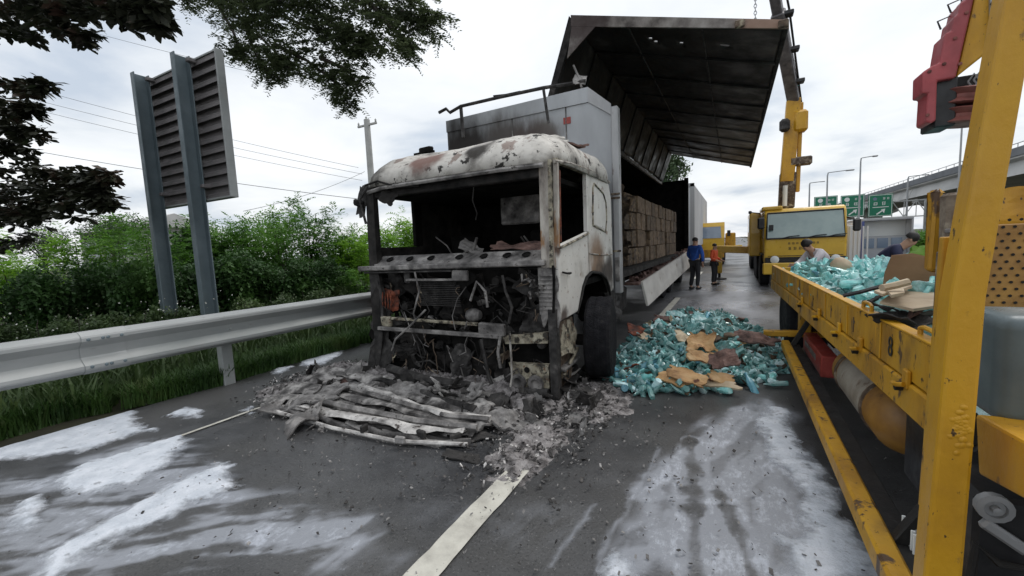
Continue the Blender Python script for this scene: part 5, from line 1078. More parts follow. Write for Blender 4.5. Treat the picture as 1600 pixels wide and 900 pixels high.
# small rubble
def chips(name, n, fx, smin, smax, m_, label, cat):
    P = fx(n); n = len(P); s_ = rng.uniform(smin, smax, n); a = rng.uniform(0, 6.28, n); t_ = rng.uniform(-.9, .9, n)
    e1_ = np.stack([np.cos(a)*np.cos(t_), np.sin(a)*np.cos(t_), np.abs(np.sin(t_))], 1)*s_[:, None]; e2_ = np.stack([-np.sin(a), np.cos(a), rng.uniform(0, .5, n)], 1)*(s_*rng.uniform(.3, 1, n))[:, None]
    up_ = np.array([0, 0, 1.])*(s_*rng.uniform(.15, .6, n))[:, None]; c = P
    A, B, C2, D2 = c-e1_-e2_, c+e1_-e2_*.6, c+e1_*.7+e2_, c-e1_*.8+e2_*.7; A2, B2, C3, D3 = A+up_, B+up_*.8, C2+up_*1.1, D2+up_
    Q = np.concatenate([np.stack(q, 1) for q in ((A2, B2, C3, D3), (A, B, B2, A2), (B, C2, C3, B2), (C2, D2, D3, C3), (D2, A, A2, D3))])
    o = link(name, quads_mesh(name, Q, m_)); tag(o, label, cat, kind='stuff'); return o
def around(cx, cy, sx, sy, z=.01):
    def f(n): return np.stack([rng.normal(cx, sx, n), rng.normal(cy, sy, n), rng.uniform(z, z+.02, n)], 1)
    return f
def polyf(pts, z0, z1, keepf=None):
    P = gpoly(pts); xs_ = [p[0] for p in P]; ys_ = [p[1] for p in P]
    def f(n):
        x = rng.uniform(min(xs_)-.2, max(xs_)+.2, n); y = rng.uniform(min(ys_)-.2, max(ys_)+.2, n); k = poly_sd(P, x, y)+rng.normal(0, .10, n) > 0
        return np.stack([x, y, rng.uniform(z0, z1, n)], 1)[k]
    return f
ashp = [(400, 612), (445, 592), (500, 576), (560, 566), (640, 562), (760, 560), (880, 590), (960, 600), (985, 640), (930, 680), (910, 720), (840, 750), (745, 750), (750, 690), (700, 670), (600, 650), (500, 650), (430, 650)]
chips('ash_rubble', 3000, polyf(ashp, .0, .05), .004, .018, 'ashlight', 'small pale burned fragments scattered over the ash', 'rubble')
chips('char_rubble', 4600, polyf(ashp, .0, .05), .005, .024, 'char', 'small black charred fragments scattered over the ash', 'rubble')
chips('road_grit', 1800, around(-2.4, 3.2, 1.3, .8), .003, .013, 'ashlight', 'pale grit scattered on the asphalt around the wreck', 'grit')
chips('road_char', 900, around(-2.3, 3.0, 1.3, .9), .003, .014, 'char', 'black grit scattered on the asphalt around the wreck', 'grit')
for k in range(16):
    u, v = random.uniform(470, 900), random.uniform(585, 655); mm = random.choice(['ash_highlight', 'ashlight', 'char', 'char', 'greymetal'])
    b = MB().sheet((0, 0, 0), random.uniform(.22, .5), random.uniform(.12, .3), Euler((random.gauss(.2, .5), random.gauss(0, .4), random.uniform(0, 3))).to_matrix(), 11, .09, 7, k+900, th=.012, ragged=.4)
    o = link('broken_panel', b.mesh('broken_panel', mm)); o.location = gp(u, v, random.uniform(.03, .09)); tag(o, 'black charred broken panel piece in the rubble before the cab' if mm == 'char' else ('bare grey metal panel piece in the rubble before the cab' if mm == 'greymetal' else 'pale ash covered broken panel piece in the rubble before the cab'), 'panel piece', 'broken panel pieces in the rubble')
b = MB()
for k in range(150):
    u, v = random.uniform(440, 960), random.uniform(575, 670)
    s_ = random.uniform(.05, .16); b.sheet(gp(u, v, random.uniform(.01, .06)), s_, s_*random.uniform(.3, .9), Euler((random.gauss(0, .7), random.gauss(0, .7), random.uniform(0, 3))).to_matrix(), 5, .04, 9, k)
o = b.build('burned_scraps', 'ashlight'); tag(o, 'curled grey burned scraps lying on the ash heap', 'scraps', kind='stuff')
b = MB()
for k in range(90):
    u, v = random.uniform(480, 950), random.uniform(570, 640)
    s_ = random.uniform(.06, .24); b.sheet(gp(u, v, random.uniform(.03, .12)), s_, s_*random.uniform(.3, .9), Euler((random.gauss(0, .9), random.gauss(0, .9), random.uniform(0, 3))).to_matrix(), 5, .05, 9, k+300)
o = b.build('charred_scraps', 'char'); tag(o, 'black charred scraps lying under the burned cab', 'scraps', kind='stuff')
# ================================================================= YELLOW FLATBED TRUCK
FX, FY, FK = .57, 8.08, .031
def fbx(y, off=0.0): return FX+FK*(FY-y)+off
def on_fb(u, v, off=0.0):          # ray against the truck's side plane (shifted by off)
    r = _ray(u, v); A = FX+FK*FY+off; t = A/(r[0]+FK*r[1]); return Vector((r[0]*t, r[1]*t, CH+r[2]*t))
fb = empty('flatbed_truck', (1.8, 5, 0), 0, 'yellow flatbed crane truck at the right edge, its bed loaded with plastic bottles', 'truck')
def Fp(b, name, m, parent=fb, smooth=False, label=None): return b.build(name, m, parent, smooth, label)
def slab(y0, y1, o0, o1, z0, z1, bev=.006):   # box that follows the slightly turned truck side
    a = Vector((fbx(y0, (o0+o1)/2), y0, (z0+z1)/2)); c_ = Vector((fbx(y1, (o0+o1)/2), y1, (z0+z1)/2)); return MB().bar(a, c_, abs(o1-o0), abs(z1-z0), bev)
def bev(o, w=.006):
    m_ = o.modifiers.new('b', 'BEVEL'); m_.width = w; m_.segments = 2; return o
YN = 2.22
edges = [8.08, 6.8, 5.5, 4.2, 3.05, YN]
for k in range(5): Fp(slab(edges[k+1]+.006, edges[k]-.006, .0, .045, .935, 1.15, .006), 'side_board', 'yellowdirty')
Fp(slab(YN, 8.08, -.012, .06, .775, .928, .010), 'side_rail', 'yellowdirty')
Fp(slab(YN, 8.08, -.004, .055, 1.151, 1.162, .003), 'board_cap', 'yellow')
Fp(slab(YN, 8.0, .06, 2.25, .80, .90, .01), 'deck', 'chassisdark'); Fp(slab(YN, 8.08, 2.22, 2.27, .80, 1.15), 'side_board', 'yellowdirty')
Fp(MB().b2((fbx(8.08)+.0, 8.04, .80), (fbx(8.08)+2.26, 8.09, 1.12), .008), 'tail_board', 'yellowdirty')
for (u, v) in ((1252, 452), (1278, 466), (1309, 503), (1342, 521), (1413, 583)):
    p = on_fb(u, v, -.02); y = p.y
    l = Fp(MB().b2((fbx(y)-.022, y-.028, .90), (fbx(y)+.0, y+.028, .99), .006), 'latch', 'yellow')
    MB().tube([(fbx(y)-.03, y-.03, .925), (fbx(y)-.05, y, .915), (fbx(y)-.045, y+.06, .905)], .012, 7).build('latch_handle', 'yellow', l, smooth=True)
    MB().lathe([(.022, 0), (.022, -.03), (.0, -.035)], 10, 'x', (fbx(y)-.012, y+.045, .895)).build('latch_pin', 'chassisdark', l)
for (u, v) in ((1437, 520), (1346, 478)):
    p = on_fb(u, v); y = p.y; Fp(MB().tube([(fbx(y)+.03, y-.09, 1.15), (fbx(y)+.03, y-.09, 1.19), (fbx(y)+.03, y-.05, 1.20), (fbx(y)+.03, y+.05, 1.20), (fbx(y)+.03, y+.09, 1.19), (fbx(y)+.03, y+.09, 1.15)], .011, 7), 'rope_hook', 'yellow', smooth=True)
for k in range(9):
    y = 2.3+k*.66; Fp(MB().b2((fbx(y)-.006, y-.01, .94), (fbx(y)+.0, y+.01, 1.14), .002), 'board_stiffener', 'yellow')
# lettering on the boards: a numeral and worn marks
def text_obj(body, size, loc, rot, mat_, parent, name='lettering', ext=.001):
    cu = bpy.data.curves.new(name, 'FONT'); cu.body = body; cu.size = size; cu.extrude = ext; cu.align_x = 'CENTER'; cu.align_y = 'CENTER'; cu.resolution_u = 3
    tmp = bpy.data.objects.new('tmp', cu); COL.objects.link(tmp); dg = bpy.context.evaluated_depsgraph_get(); me = bpy.data.meshes.new_from_object(tmp.evaluated_get(dg)); bpy.data.objects.remove(tmp)
    me.materials.clear(); me.materials.append(G(mat_)); o = bpy.data.objects.new(name, me); COL.objects.link(o); o.parent = parent
    o.rotation_euler = rot; o.location = Vector(loc)-(parent.location if parent else Vector((0, 0, 0))); return o
p = on_fb(1391, 543, -.003); rz_side = -math.pi/2
text_obj('8', .15, (fbx(p.y)-.0035, p.y, p.z), (math.pi/2, 0, rz_side), 'blackpaint', fb)
for (u, v) in ((1333, 507), (1298, 487), (1270, 470)):   # worn strokes, no longer legible
    p = on_fb(u, v, -.003)
    Fp(MB().b2((fbx(p.y)-.0035, p.y-.008, p.z-.05), (fbx(p.y)-.001, p.y+.006, p.z+.05), 0).b2((fbx(p.y)-.0035, p.y-.03, p.z+.012), (fbx(p.y)-.001, p.y-.012, p.z+.03), 0), 'worn_lettering', 'rust')
# under-run bar and its frame
Fp(MB().bar((.560, 1.58, .315), (.575, 6.0, .315), .085, .10, .012), 'guard_bar', 'yellowdirty')
Fp(MB().bar((.64, 1.7, .33), (.66, 5.9, .33), .10, .02, .004), 'guard_plate', 'chassisdark')
for y in (2.2, 5.8): Fp(MB().bar((.62, y, .33), (.86, y, .80), .05, .05, .005), 'guard_bracket', 'chassisdark')
Fp(MB().b2((1.2, 1.0, .5), (1.32, 8.0, .8), .01), 'chassis_rail', 'chassisdark'); Fp(MB().b2((2.1, 1.0, .5), (2.22, 8.0, .8), .01), 'chassis_rail', 'chassisdark')
Fp(MB().b2((1.0, 2.0, .40), (1.15, 6.2, .80), .02), 'inner_skirt', 'chassisdark')
# red box, air tanks
p = on_fb(1268, 560, .10)
bev(Fp(MB().box((.83, 5.45, .36), (.14, 1.15, .21), .01), 'tool_box', 'redbox'))
Fp(MB().box((.757, 5.5, .38), (.006, .7, .06), .002), 'reflector', 'winglip')
tk = Fp(MB().lathe([(.0, -.74), (.10, -.72), (.17, -.66), (.20, -.58), (.20, .58), (.17, .66), (.10, .72), (0, .74)], 28, 'y', (.97, 3.85, .47)), 'air_tank', 'tankyellow', smooth=50)
MB().lathe([(.2015, -.30), (.204, -.29), (.204, .38), (.2015, .39)], 28, 'y', (.97, 3.85, .47)).build('tank_band', 'tankgrey', tk, smooth=40)
for y in (3.50, 4.28): MB().lathe([(.201, -.02), (.211, -.018), (.211, .018), (.201, .02)], 28, 'y', (.97, y, .47)).build('tank_strap', 'rust', tk)
MB().tube([(fbx(3)+.20, 2.68, .62), (fbx(3)+.1, 2.60, .60), (fbx(3)+.12, 2.5, .5)], .014, 6).build('tank_hose', 'chassisdark', tk, smooth=True)
Fp(MB().b2((.86, 2.1, .26), (1.3, 3.02, .76), .03), 'battery_box', 'blackpaint')
Fp(MB().tube([(fbx(2)+.06, 2.05, .62), (fbx(2)+.03, 1.98, .56), (fbx(2)+.06, 1.92, .50), (fbx(2)+.10, 1.95, .44)], .02, 7), 'cable', 'darkmetal', smooth=True)
fq = on_fb(1418, 838, -.10); ms = Fp(MB().box((fq.x+.04, fq.y, fq.z), (.06, .17, .10), .01), 'lamp_bracket', 'greyframe')
for k in range(6): MB().box((fq.x+.005, fq.y-.065+k*.026, fq.z), (.014, .010, .105), .002).build('fin', 'signwhite', ms)
for k in range(22):
    y = random.uniform(2.6, 7.5); x = fbx(y)+random.uniform(.22, .5); p = [Vector((x, y, random.uniform(.42, .78)))]
    for s_ in range(3): p.append(p[-1]+Vector((random.uniform(-.08, .08), random.uniform(-.35, .35), random.uniform(-.1, .1))))
    Fp(MB().tube(p, random.choice([.01, .015, .025]), 6), 'hose', random.choice(['chassisdark', 'darkmetal']), smooth=True)
# wheels
for y in (7.15,): 
    for x, s_ in ((fbx(7.15)+.17, -1), (fbx(7.15)+.42, -1), (fbx(7.15)+2.0, 1)): wheel(x, y, .46, .24, FK, 'tyre', 'darkmetal', s_, fb)
Fp(MB().b2((fbx(7.1)+.04, 6.5, .86), (fbx(7.1)+.5, 7.75, .90), .008), 'mudguard', 'chassisdark')
Fp(MB().tube([(fbx(7.15)+.1, 7.15, .46), (fbx(7.15)+2.0, 7.15, .46)], .08, 8), 'axle', 'chassisdark')
# outrigger foot poking out at the far end
q0, q1 = on_y(1193, 520, 6.25), on_y(1245, 520, 6.25)
Fp(MB().bar(q0, q1+Vector((.35, 0, 0)), .10, .075, .01), 'outrigger_beam', 'yellowdirty'); Fp(MB().b2((q1.x+.02, 6.15, q1.z-.02), (q1.x+.14, 6.35, .80), .01), 'outrigger_leg', 'yellowdirty')
# big upright at the near end (runs out of the top of the view)
YP = 1.62
pb0, pb1 = on_y(1444, 900, YP), on_y(1506, 900, YP); pt0, pt1 = on_y(1572, 0, YP), on_y(1625, 0, YP); pm0, pm1 = on_y(1486, 467, YP), on_y(1543, 467, YP)
def ext(a, c_, z): t_ = (z-a.z)/(c_.z-a.z); return a+(c_-a)*t_
b = MB(); lo0, lo1, hi0, hi1 = ext(pb0, pm0, .42), ext(pb1, pm1, .42), ext(pm0, pt0, 3.2), ext(pm1, pt1, 3.2)
b.prism([lo0, lo1, pm1, hi1, hi0, pm0], (0, .09, 0)); bev(Fp(b, 'upright', 'yellow'), .010)
# a second narrow flange beside it
f0, f1 = on_y(1452, 640, 1.74), on_y(1480, 640, 1.74); g0, g1 = on_y(1468, 440, 1.74), on_y(1496, 440, 1.74)
b = MB().prism([ext(f0, g0, .74), ext(f1, g1, .74), ext(f1, g1, 1.62), ext(f0, g0, 1.62)], (0, .03, 0)); bev(Fp(b, 'upright_flange', 'yellowdirty'), .004)
wb = MB()
for k in range(40):
    p = on_y(random.gauss(1501, 6), random.gauss(676, 17), YP-.0005); wb.lathe([(.009, 0), (.007, -.001), (.0, -.002)], 7, 'y', p)
wb.jitter(.003, 30); o = Fp(wb, 'weld_lump', 'yellow', smooth=True); o['kind'] = 'stuff'
# canister shelf, canister, black gear box with bolt
sh = [on_x(u, v, .70) for u, v in ((1523, 646), (1680, 732), (1680, 824), (1528, 741))]; bev(Fp(MB().prism(sh, (.5, 0, 0)), 'shelf_beam', 'yellow'), .010)
ca = on_y(1546, 662, 1.86); cb = on_y(1546, 492, 1.86)
cn = MB().b2((ca.x, 1.83, ca.z+.005), (ca.x+.34, 2.1, cb.z), 0).build('canister', 'canister'); bev(cn, .045); cn.modifiers[0].segments = 5; cn.modifiers[0].harden_normals = True; cn.data.polygons.foreach_set('use_smooth', [True]*len(cn.data.polygons))
tag(cn, 'blue grey plastic canister standing on the yellow shelf at the right edge', 'canister')
bx = on_y(1522, 900, 1.80); by_ = on_y(1528, 775, 1.80)
Fp(MB().b2((bx.x, 1.82, .35), (bx.x+.5, 2.2, by_.z-.004), .015), 'gear_box', 'blackpaint')
p = on_y(1552, 792, 1.81); Fp(MB().lathe([(.045, .01), (.045, -.015), (.028, -.018), (.026, -.008), (.012, -.008), (.012, -.03), (0, -.032)], 14, 'y', p), 'bolt', 'greyframe', smooth=40)
p = on_y(1570, 838, 1.80); Fp(MB().box(p, (.13, .03, .035), .008, Euler((0, .6, 0)).to_matrix()), 'lever', 'greyframe')
Fp(MB().tube([on_y(1515, 900, 1.78), on_y(1525, 850, 1.78), on_y(1560, 880, 1.78), on_y(1610, 890, 1.78)], .012, 7), 'hose', 'chassisdark', smooth=True)
# perforated head board behind the upright
ha, hb = on_y(1530, 505, 2.35), on_y(1530, 352, 2.35)
hbrd = Fp(MB().b2((ha.x, 2.36, ha.z-.25), (ha.x+1.4, 2.38, hb.z), .004), 'head_board', 'perforated')
hm = MB().lathe([(.005, .0), (.006, -.003), (.0, -.003)], 6, 'y').mesh('perforation', 'blackhole'); 
for i in range(11):
    for j in range(18):
        o = link('perforation', hm, hbrd); o.location = Vector((ha.x+.02+i*.032+(.016 if j % 2 else 0), 2.359, ha.z-.05+j*.027))-fb.location
cA, cB = on_y(1476, 392, 2.6), on_y(1476, 302, 2.6)
Fp(MB().b2((cA.x, 2.6, cA.z-.02), (cA.x+1.6, 2.68, cB.z), .012).jitter(.012, 4), 'crane_base', 'rust')
Fp(MB().b2((cA.x-.005, 2.55, on_y(0, 354, 2.6).z if False else cA.z+.08), (cA.x+1.7, 2.6, cA.z+.10), .004), 'base_trim', 'winglip')
Fp(MB().sheet(on_y(1578, 322, 2.5), .22, .16, Euler((1.45, .1, .05)).to_matrix(), 8, .02, 8, 5), 'torn_plate', 'yellow')
sA, sB = on_y(1450, 425, 2.75), on_y(1455, 297, 2.75); sC = on_y(1476, 297, 2.75)
bev(Fp(MB().b2((sA.x+.005, 2.75, sA.z), (sC.x, 2.83, sB.z), .012), 'stanchion', 'yellowdirty'), .006)
Fp(MB().b2((cA.x-.01, 2.62, 1.0), (cA.x+1.5, 2.66, cA.z), .01).jitter(.008, 5), 'lower_plate', 'rust')
# loading crane: red head with sheaves on a yellow boom, folded over the bed
YC = 4.2
def py(pts, y=YC): return [on_y(u, v, y) for u, v in pts]
red = [(u+9, v) for u, v in [(1433, 112), (1447, 103), (1460, 98), (1463, 80), (1468, 52), (1478, 48), (1482, 26), (1488, 22), (1492, 4), (1500, 0), (1508, -14), (1516, -14), (1485, 121), (1456, 126), (1454, 188), (1445, 193), (1438, 190), (1441, 146), (1432, 146)]]
hd = Fp(MB().prism(py(red), (0, .20, 0)), 'crane_head', 'cranered'); bev(hd, .012)
yb_ = [(1518, 20), (1535, -60), (1640, -240), (1700, -200), (1600, -10), (1548, 78), (1495, 120)]
bm2 = Fp(MB().prism(py(yb_, YC+.02), (0, .16, 0)), 'crane_boom', 'yellow'); bev(bm2, .012)
Fp(MB().prism(py([(1547, -20), (1566, -20), (1558, 52), (1548, 66)], YC-.004), (0, .02, 0)), 'boom_plate', 'greyframe')
for k in range(5): Fp(MB().box(on_y(1555, 6+k*12, YC-.012), (.05, .006, .02), 0, Euler((0, .5*(-1)**k, 0)).to_matrix()), 'boom_mark', 'blackpaint')
hp = on_y(1500, 150, YC+.17)
for k, dz in enumerate((.0, -.135)):
    c_ = on_y(1498, 148, YC+.17)+Vector((.02, 0, dz-.03)); Fp(MB().lathe([(.0, -.055), (.15, -.055), (.165, -.045), (.13, -.012), (.13, .012), (.165, .045), (.15, .055), (.0, .055)], 24, 'z', c_, Euler((.05, .12, 0)).to_matrix()), 'sheave', 'sheave', smooth=40)
Fp(MB().b2(tuple(on_y(1458, 200, YC+.05)), tuple(on_y(1474, 128, YC+.30)), .01), 'sheave_plate', 'blackpaint')
Fp(MB().b2(tuple(on_y(1470, 150, YC+.1)), tuple(on_y(1530, 124, YC+.28)), .01), 'hook_block', 'chassisdark')
for (u, v) in ((1470, 46), (1486, 20)): p = on_y(u, v, YC+.15); Fp(MB().tube([p, p+Vector((-.02, 0, .06)), p+Vector((.05, 0, .08)), p+Vector((.06, 0, .0))], .006, 6), 'lifting_eye', 'blackpaint', smooth=True)
for k in range(4): p = on_y(1512+k*9, 128-k*3, YC+.1); Fp(MB().tube([p, p+Vector((.03, 0, .05)), p+Vector((.06, 0, .0)), p+Vector((.03, 0, -.05)), p], .007, 6), 'chain_link', 'greyframe', smooth=True)
for (u, v) in ((1452, 112), (1449, 180), (1475, 100), (1492, 60), (1510, 20), (1500, 100)):
    Fp(MB().lathe([(.012, 0), (.012, -.008), (0, -.01)], 6, 'y', on_y(u, v, YC)), 'bolt', 'sheave')
cm_ = on_y(1640, -200, YC+.2); Fp(MB().bar(cm_, Vector((2.6, 3.2, 1.9)), .3, .3, .02), 'crane_arm', 'yellow'); Fp(MB().b2((2.4, 2.95, .9), (2.8, 3.35, 2.0), .03), 'crane_column', 'yellow')
# ================================================================= BOTTLES, FILM, CARDBOARD
def bottle_mesh(i, mt, crush):
    n = 7; L_ = .23; prof = [(.0, 0), (.026, .0), (.031, .012), (.030, .09), (.032, .13), (.024, .165), (.012, .20), (.013, L_), (.0, L_)]
    b = MB().lathe(prof, n, 'z', (0, 0, -.11))
    if crush:
        V = np.array(b.v); k = fbm(V[:, 0]*20+i, V[:, 1]*20, V[:, 2]*14, s=i, o=2); V[:, 0] *= .55+.5*k; V[:, 1] += (k-.5)*.03; V[:, 0] += .03*np.sin(V[:, 2]*12+i); b.v = [tuple(q) for q in V]
    return b.mesh('bottle', mt, 50)
BM = [bottle_mesh(i, ['bottle', 'bottlepale', 'bottle', 'bottleblue', 'bottle', 'bottlepale'][i], i % 3 != 0) for i in range(6)]
def place_bottle(p, lab, grp, flat=False):
    s_ = random.uniform(.75, 1.4)
    o = link('bottle', random.choice(BM)); o.location = p; o.scale = (s_,)*3
    o.rotation_euler = (math.pi/2+random.gauss(0, .12 if flat else .55), random.gauss(0, .1 if flat else .4), random.uniform(0, 6.28)); tag(o, lab, 'bottle', grp); return o
def bottle_mass(name, P, label, s_=1.0):
    base = [np.array([v.co[:] for v in m_.vertices]) for m_ in BM]; polys = [[tuple(p.vertices) for p in m_.polygons] for m_ in BM]
    b = MB()
    for q in P:
        k = random.randrange(6); s_ = random.uniform(.7, 1.35); R_ = Euler((math.pi/2+random.gauss(0, .6), random.gauss(0, .4), random.uniform(0, 6.28))).to_matrix()
        A_ = np.array(R_) @ base[k].T*s_; b.add((A_.T+np.array(q)).tolist(), polys[k])
    o = b.build(name, 'bottle', smooth=50); tag(o, label, 'bottles', kind='stuff'); return o
def heap_h(P, hh, X, Y, rad=.7, s=0):
    d = poly_sd(P, X, Y); return sstep(-.05, rad, d)*hh*(.65+.7*fbm(X*2.2, Y*2.2, s=s))*(d > -.05)
# heap on the road
PP = gpoly([(965, 602), (1010, 612), (1070, 614), (1130, 596), (1175, 596), (1215, 578), (1212, 545), (1190, 524), (1150, 515), (1090, 510), (1040, 510), (1000, 520), (972, 540)])
X, Y = np.meshgrid(np.linspace(-1.7, .75, 120), np.linspace(4.4, 9.4, 220)); Hh = heap_h(PP, .34, X, Y, .8, 3)
Hh = Hh+(fbm(X*12, Y*12, s=4)-.5)*.06*(Hh > .02)
o = link('waste_heap', grid_mesh('waste_heap', X, Y, Hh-.012, keep=Hh > .02, mat_='film', smooth=False)); tag(o, 'heap of crushed teal plastic between the wreck and the yellow flatbed', 'waste', kind='stuff')
def heap_point(spread=1.0):
    while True:
        x, y = random.uniform(-1.4, .7), random.uniform(4.5, 8.4); d = poly_sd(PP, np.array([x]), np.array([y]))[0]
        if d > -.10*spread*random.random(): return x, y, float(heap_h(PP, .34, np.array([x]), np.array([y]), .8, 3)[0])
for k in range(230):
    x, y, h = heap_point(); 
    if k < 90: 
        u = random.uniform(965, 1215); v = 614-abs(u-1010)*.05+random.uniform(-26, 4); q = on_z(u, v); x, y = q.x, q.y; h = float(heap_h(PP, .34, np.array([x]), np.array([y]), .8, 3)[0])
    place_bottle((x, y, max(.03, h+.03+random.random()*.04)), 'crushed teal plastic bottle lying in the spilled heap beside the wreck', 'bottles spilled on the road')
bottle_mass('bottle_mass', [(lambda q: (q[0], q[1], max(.03, q[2]+.01+random.random()*.05)))(heap_point(1.2)) for _ in range(1500)], 'mass of teal plastic bottles spilled on the road beside the wreck')
def scatter_film(n, fx, smin, smax, m_, name, label):
    b = MB()
    for k in range(n):
        p, s_ = fx(), random.uniform(smin, smax); b.sheet(p, s_, s_*random.uniform(.4, 1), Euler((random.gauss(0, .6), random.gauss(0, .6), random.uniform(0, 3))).to_matrix(), 7, .05, 10, k, th=.003)
    o = b.build(name, m_); tag(o, label, 'plastic film', kind='stuff'); return o
def hp_(dz=.06):
    x, y, h = heap_point(); return (x, y, h+dz)
scatter_film(70, hp_, .12, .34, 'film', 'plastic_film', 'shreds of teal plastic film on the spilled bottle heap')
scatter_film(30, hp_, .10, .26, 'bottlepale', 'pale_film', 'pale shreds of plastic film on the spilled bottle heap')
def card(label, u, v, z, sx, sy, rot, m_, seed, amp=.04, th=.02, cat='cardboard'):
    p = on_z(u, v, z); b = MB().sheet((0, 0, 0), sx, sy, Euler(rot).to_matrix(), 10, amp, 5, seed, th=th); o = link('cardboard', b.mesh('cardboard', m_)); o.location = p; return tag(o, label, cat, 'wet cardboard on the spilled heap')
card('round shouldered orange brown cardboard lump near the top of the spilled heap', 1096, 532, .42, .30, .24, (.9, .1, .1), 'wetcard', 1, .12)
card('torn brown cardboard flap in the middle of the spilled heap', 1098, 555, .36, .34, .18, (.5, .3, .5), 'wetcard', 2, .07)
card('burned pinkish cardboard knot right of the middle of the spilled heap', 1130, 562, .34, .26, .2, (.8, -.2, .2), 'debrisred', 3, .12)
card('yellowish wet cardboard sheet low on the front of the spilled heap', 1075, 586, .20, .38, .17, (.6, .1, -.1), 'wetcard', 4, .06)
card('orange brown cardboard corner at the foot of the spilled heap', 1052, 592, .14, .34, .14, (.5, .1, -.2), 'wetcard', 5, .06)
card('yellow brown torn carton side at the right foot of the spilled heap', 1128, 588, .16, .26, .14, (.5, .2, .1), 'wetcard', 6, .05)
card('rust red scrap of cardboard left in the spilled heap near the wheel', 1000, 517, .32, .34, .22, (.7, .2, .4), 'orangeburn', 7, .1)
card('dark brown burned plank of packaging at the back of the spilled heap', 1050, 500, .36, .55, .25, (.2, .1, .3), 'debrisred', 8, .08)
card('grey brown crumpled packaging at the right end of the spilled heap', 1180, 528, .36, .46, .22, (.3, .2, -.3), 'debrisred', 9, .12)
card('pale flat cardboard strip at the front of the spilled heap', 1105, 597, .10, .55, .10, (.3, .0, -.05), 'palecard', 10, .02)
for k in range(26):
    x, y, h = heap_point(.5); mm = random.choice(['wetcard', 'wetcard', 'debrisred', 'cartonburnt', 'cartonburnt', 'palecard', 'orangeburn' if k % 7 == 0 else 'wetcard'])
    b = MB().sheet((0, 0, 0), random.uniform(.12, .34), random.uniform(.08, .22), Euler((random.gauss(0, .6), random.gauss(0, .6), random.uniform(0, 3))).to_matrix(), 8, .07, 7, k+40, th=.012, ragged=.35)
    o = link('cardboard_scrap', b.mesh('cardboard_scrap', mm)); o.location = (x, y, h+.07)
    tag(o, {'wetcard': 'orange brown scrap of wet cardboard among the spilled bottles', 'palecard': 'pale scrap of cardboard among the spilled bottles', 'orangeburn': 'rust orange scrap among the spilled bottles'}.get(mm, 'burned dark scrap of packaging among the spilled bottles'), 'cardboard scrap', 'cardboard scraps among the spilled bottles')
bk = MB()
for k in range(220):
    x, y, h = heap_point(); s_ = random.uniform(.06, .2); bk.sheet((x, y, h+.05), s_, s_*.7, Euler((random.gauss(0, .7), random.gauss(0, .7), random.uniform(0, 3))).to_matrix(), 5, .05, 9, k)
o = bk.build('burned_packaging', 'cartonburnt'); tag(o, 'charred bits of packaging mixed into the spilled bottle heap', 'packaging', kind='stuff')
# the load on the flatbed
X, Y = np.meshgrid(np.linspace(0, 2.12, 90), np.linspace(1.95, 7.95, 220))
def load_h(X, Y):
    e_ = np.minimum(np.minimum(X, 2.12-X)/.35, np.minimum(Y-1.95, 8.0-Y)/.3); b_ = .14+.12*fbm(X*1.8, Y*1.8, s=133)+.08*np.exp(-((X-1.1)/.7)**2-((Y-5.6)/1.3)**2)
    return .93+np.clip(e_, .25, 1)*b_*(.55+.45*sstep(2.6, 4.2, Y))
Hh = load_h(X, Y)+(fbm(X*12, Y*12, s=14)-.5)*.06
o = link('bottle_load', grid_mesh('bottle_load', X+fbx(Y)+.06, Y, Hh, mat_='film', smooth=False)); tag(o, 'bed load of crushed teal plastic on the yellow flatbed', 'waste', kind='stuff')
def load_point(y0=2.9, y1=7.9):
    y = random.uniform(y0, y1); x = random.uniform(.02, 2.0); return (x+float(fbx(y))+.06, y, float(load_h(np.array([x]), np.array([y]))[0]))
for k in range(170):
    q = load_point(4.2, 7.9); place_bottle((q[0], q[1], q[2]+.03), 'crushed teal plastic bottle in the load of the yellow flatbed', 'bottles loaded on the flatbed', True)
bottle_mass('bottle_mass', [(lambda q: (q[0], q[1], q[2]+random.random()*.05))(load_point(3.6, 7.95)) for _ in range(900)], 'mass of teal plastic bottles loaded on the yellow flatbed')
scatter_film(130, lambda: (lambda q: (q[0], q[1], q[2]+.03))(load_point(3.4, 7.9)), .12, .34, 'film', 'plastic_film', 'crumpled teal plastic film over the load of the yellow flatbed')
scatter_film(60, lambda: (lambda q: (q[0], q[1], q[2]+.04))(load_point(3.8, 7.9)), .10, .24, 'bottlepale', 'pale_film', 'pale crumpled plastic film over the load of the yellow flatbed')
def plate(label, pts, m_, d=(0, .02, 0), cat='cardboard', jit=.012):
    b = MB().prism(pts, d).jitter(jit, 4); o = b.build('cardboard', m_); tag(o, label, cat); return o
plate('tall brown cardboard panel standing in the load beside the upright', py([(1380, 452), (1384, 425), (1394, 398), (1425, 395), (1462, 404), (1468, 452)], 4.3), 'browncard')
plate('broad brown cardboard flap leaning behind the tall panel', py([(1400, 452), (1405, 412), (1470, 398), (1500, 452)], 4.45), 'browncard')
def flat(label, pts, m_, cat='cardboard', z=1.27, th=.015): return plate(label, [on_z(u, v, z) for u, v in pts], m_, (0, 0, -th), cat, .02)
flat('wide pale cardboard sheet lying flat at the near end of the load', [(1375, 470), (1405, 452), (1462, 452), (1470, 474), (1425, 480), (1398, 476)], 'palecard', z=1.24)
flat('pale cardboard strip lying across the load below the brown panel', [(1368, 452), (1420, 440), (1425, 446), (1376, 459)], 'palecard', z=1.29)
flat('small pale torn cardboard piece under the brown panel', [(1385, 448), (1410, 444), (1412, 456), (1390, 460)], 'palecard', z=1.31)
p = on_y(1308, 411, 6.0); 
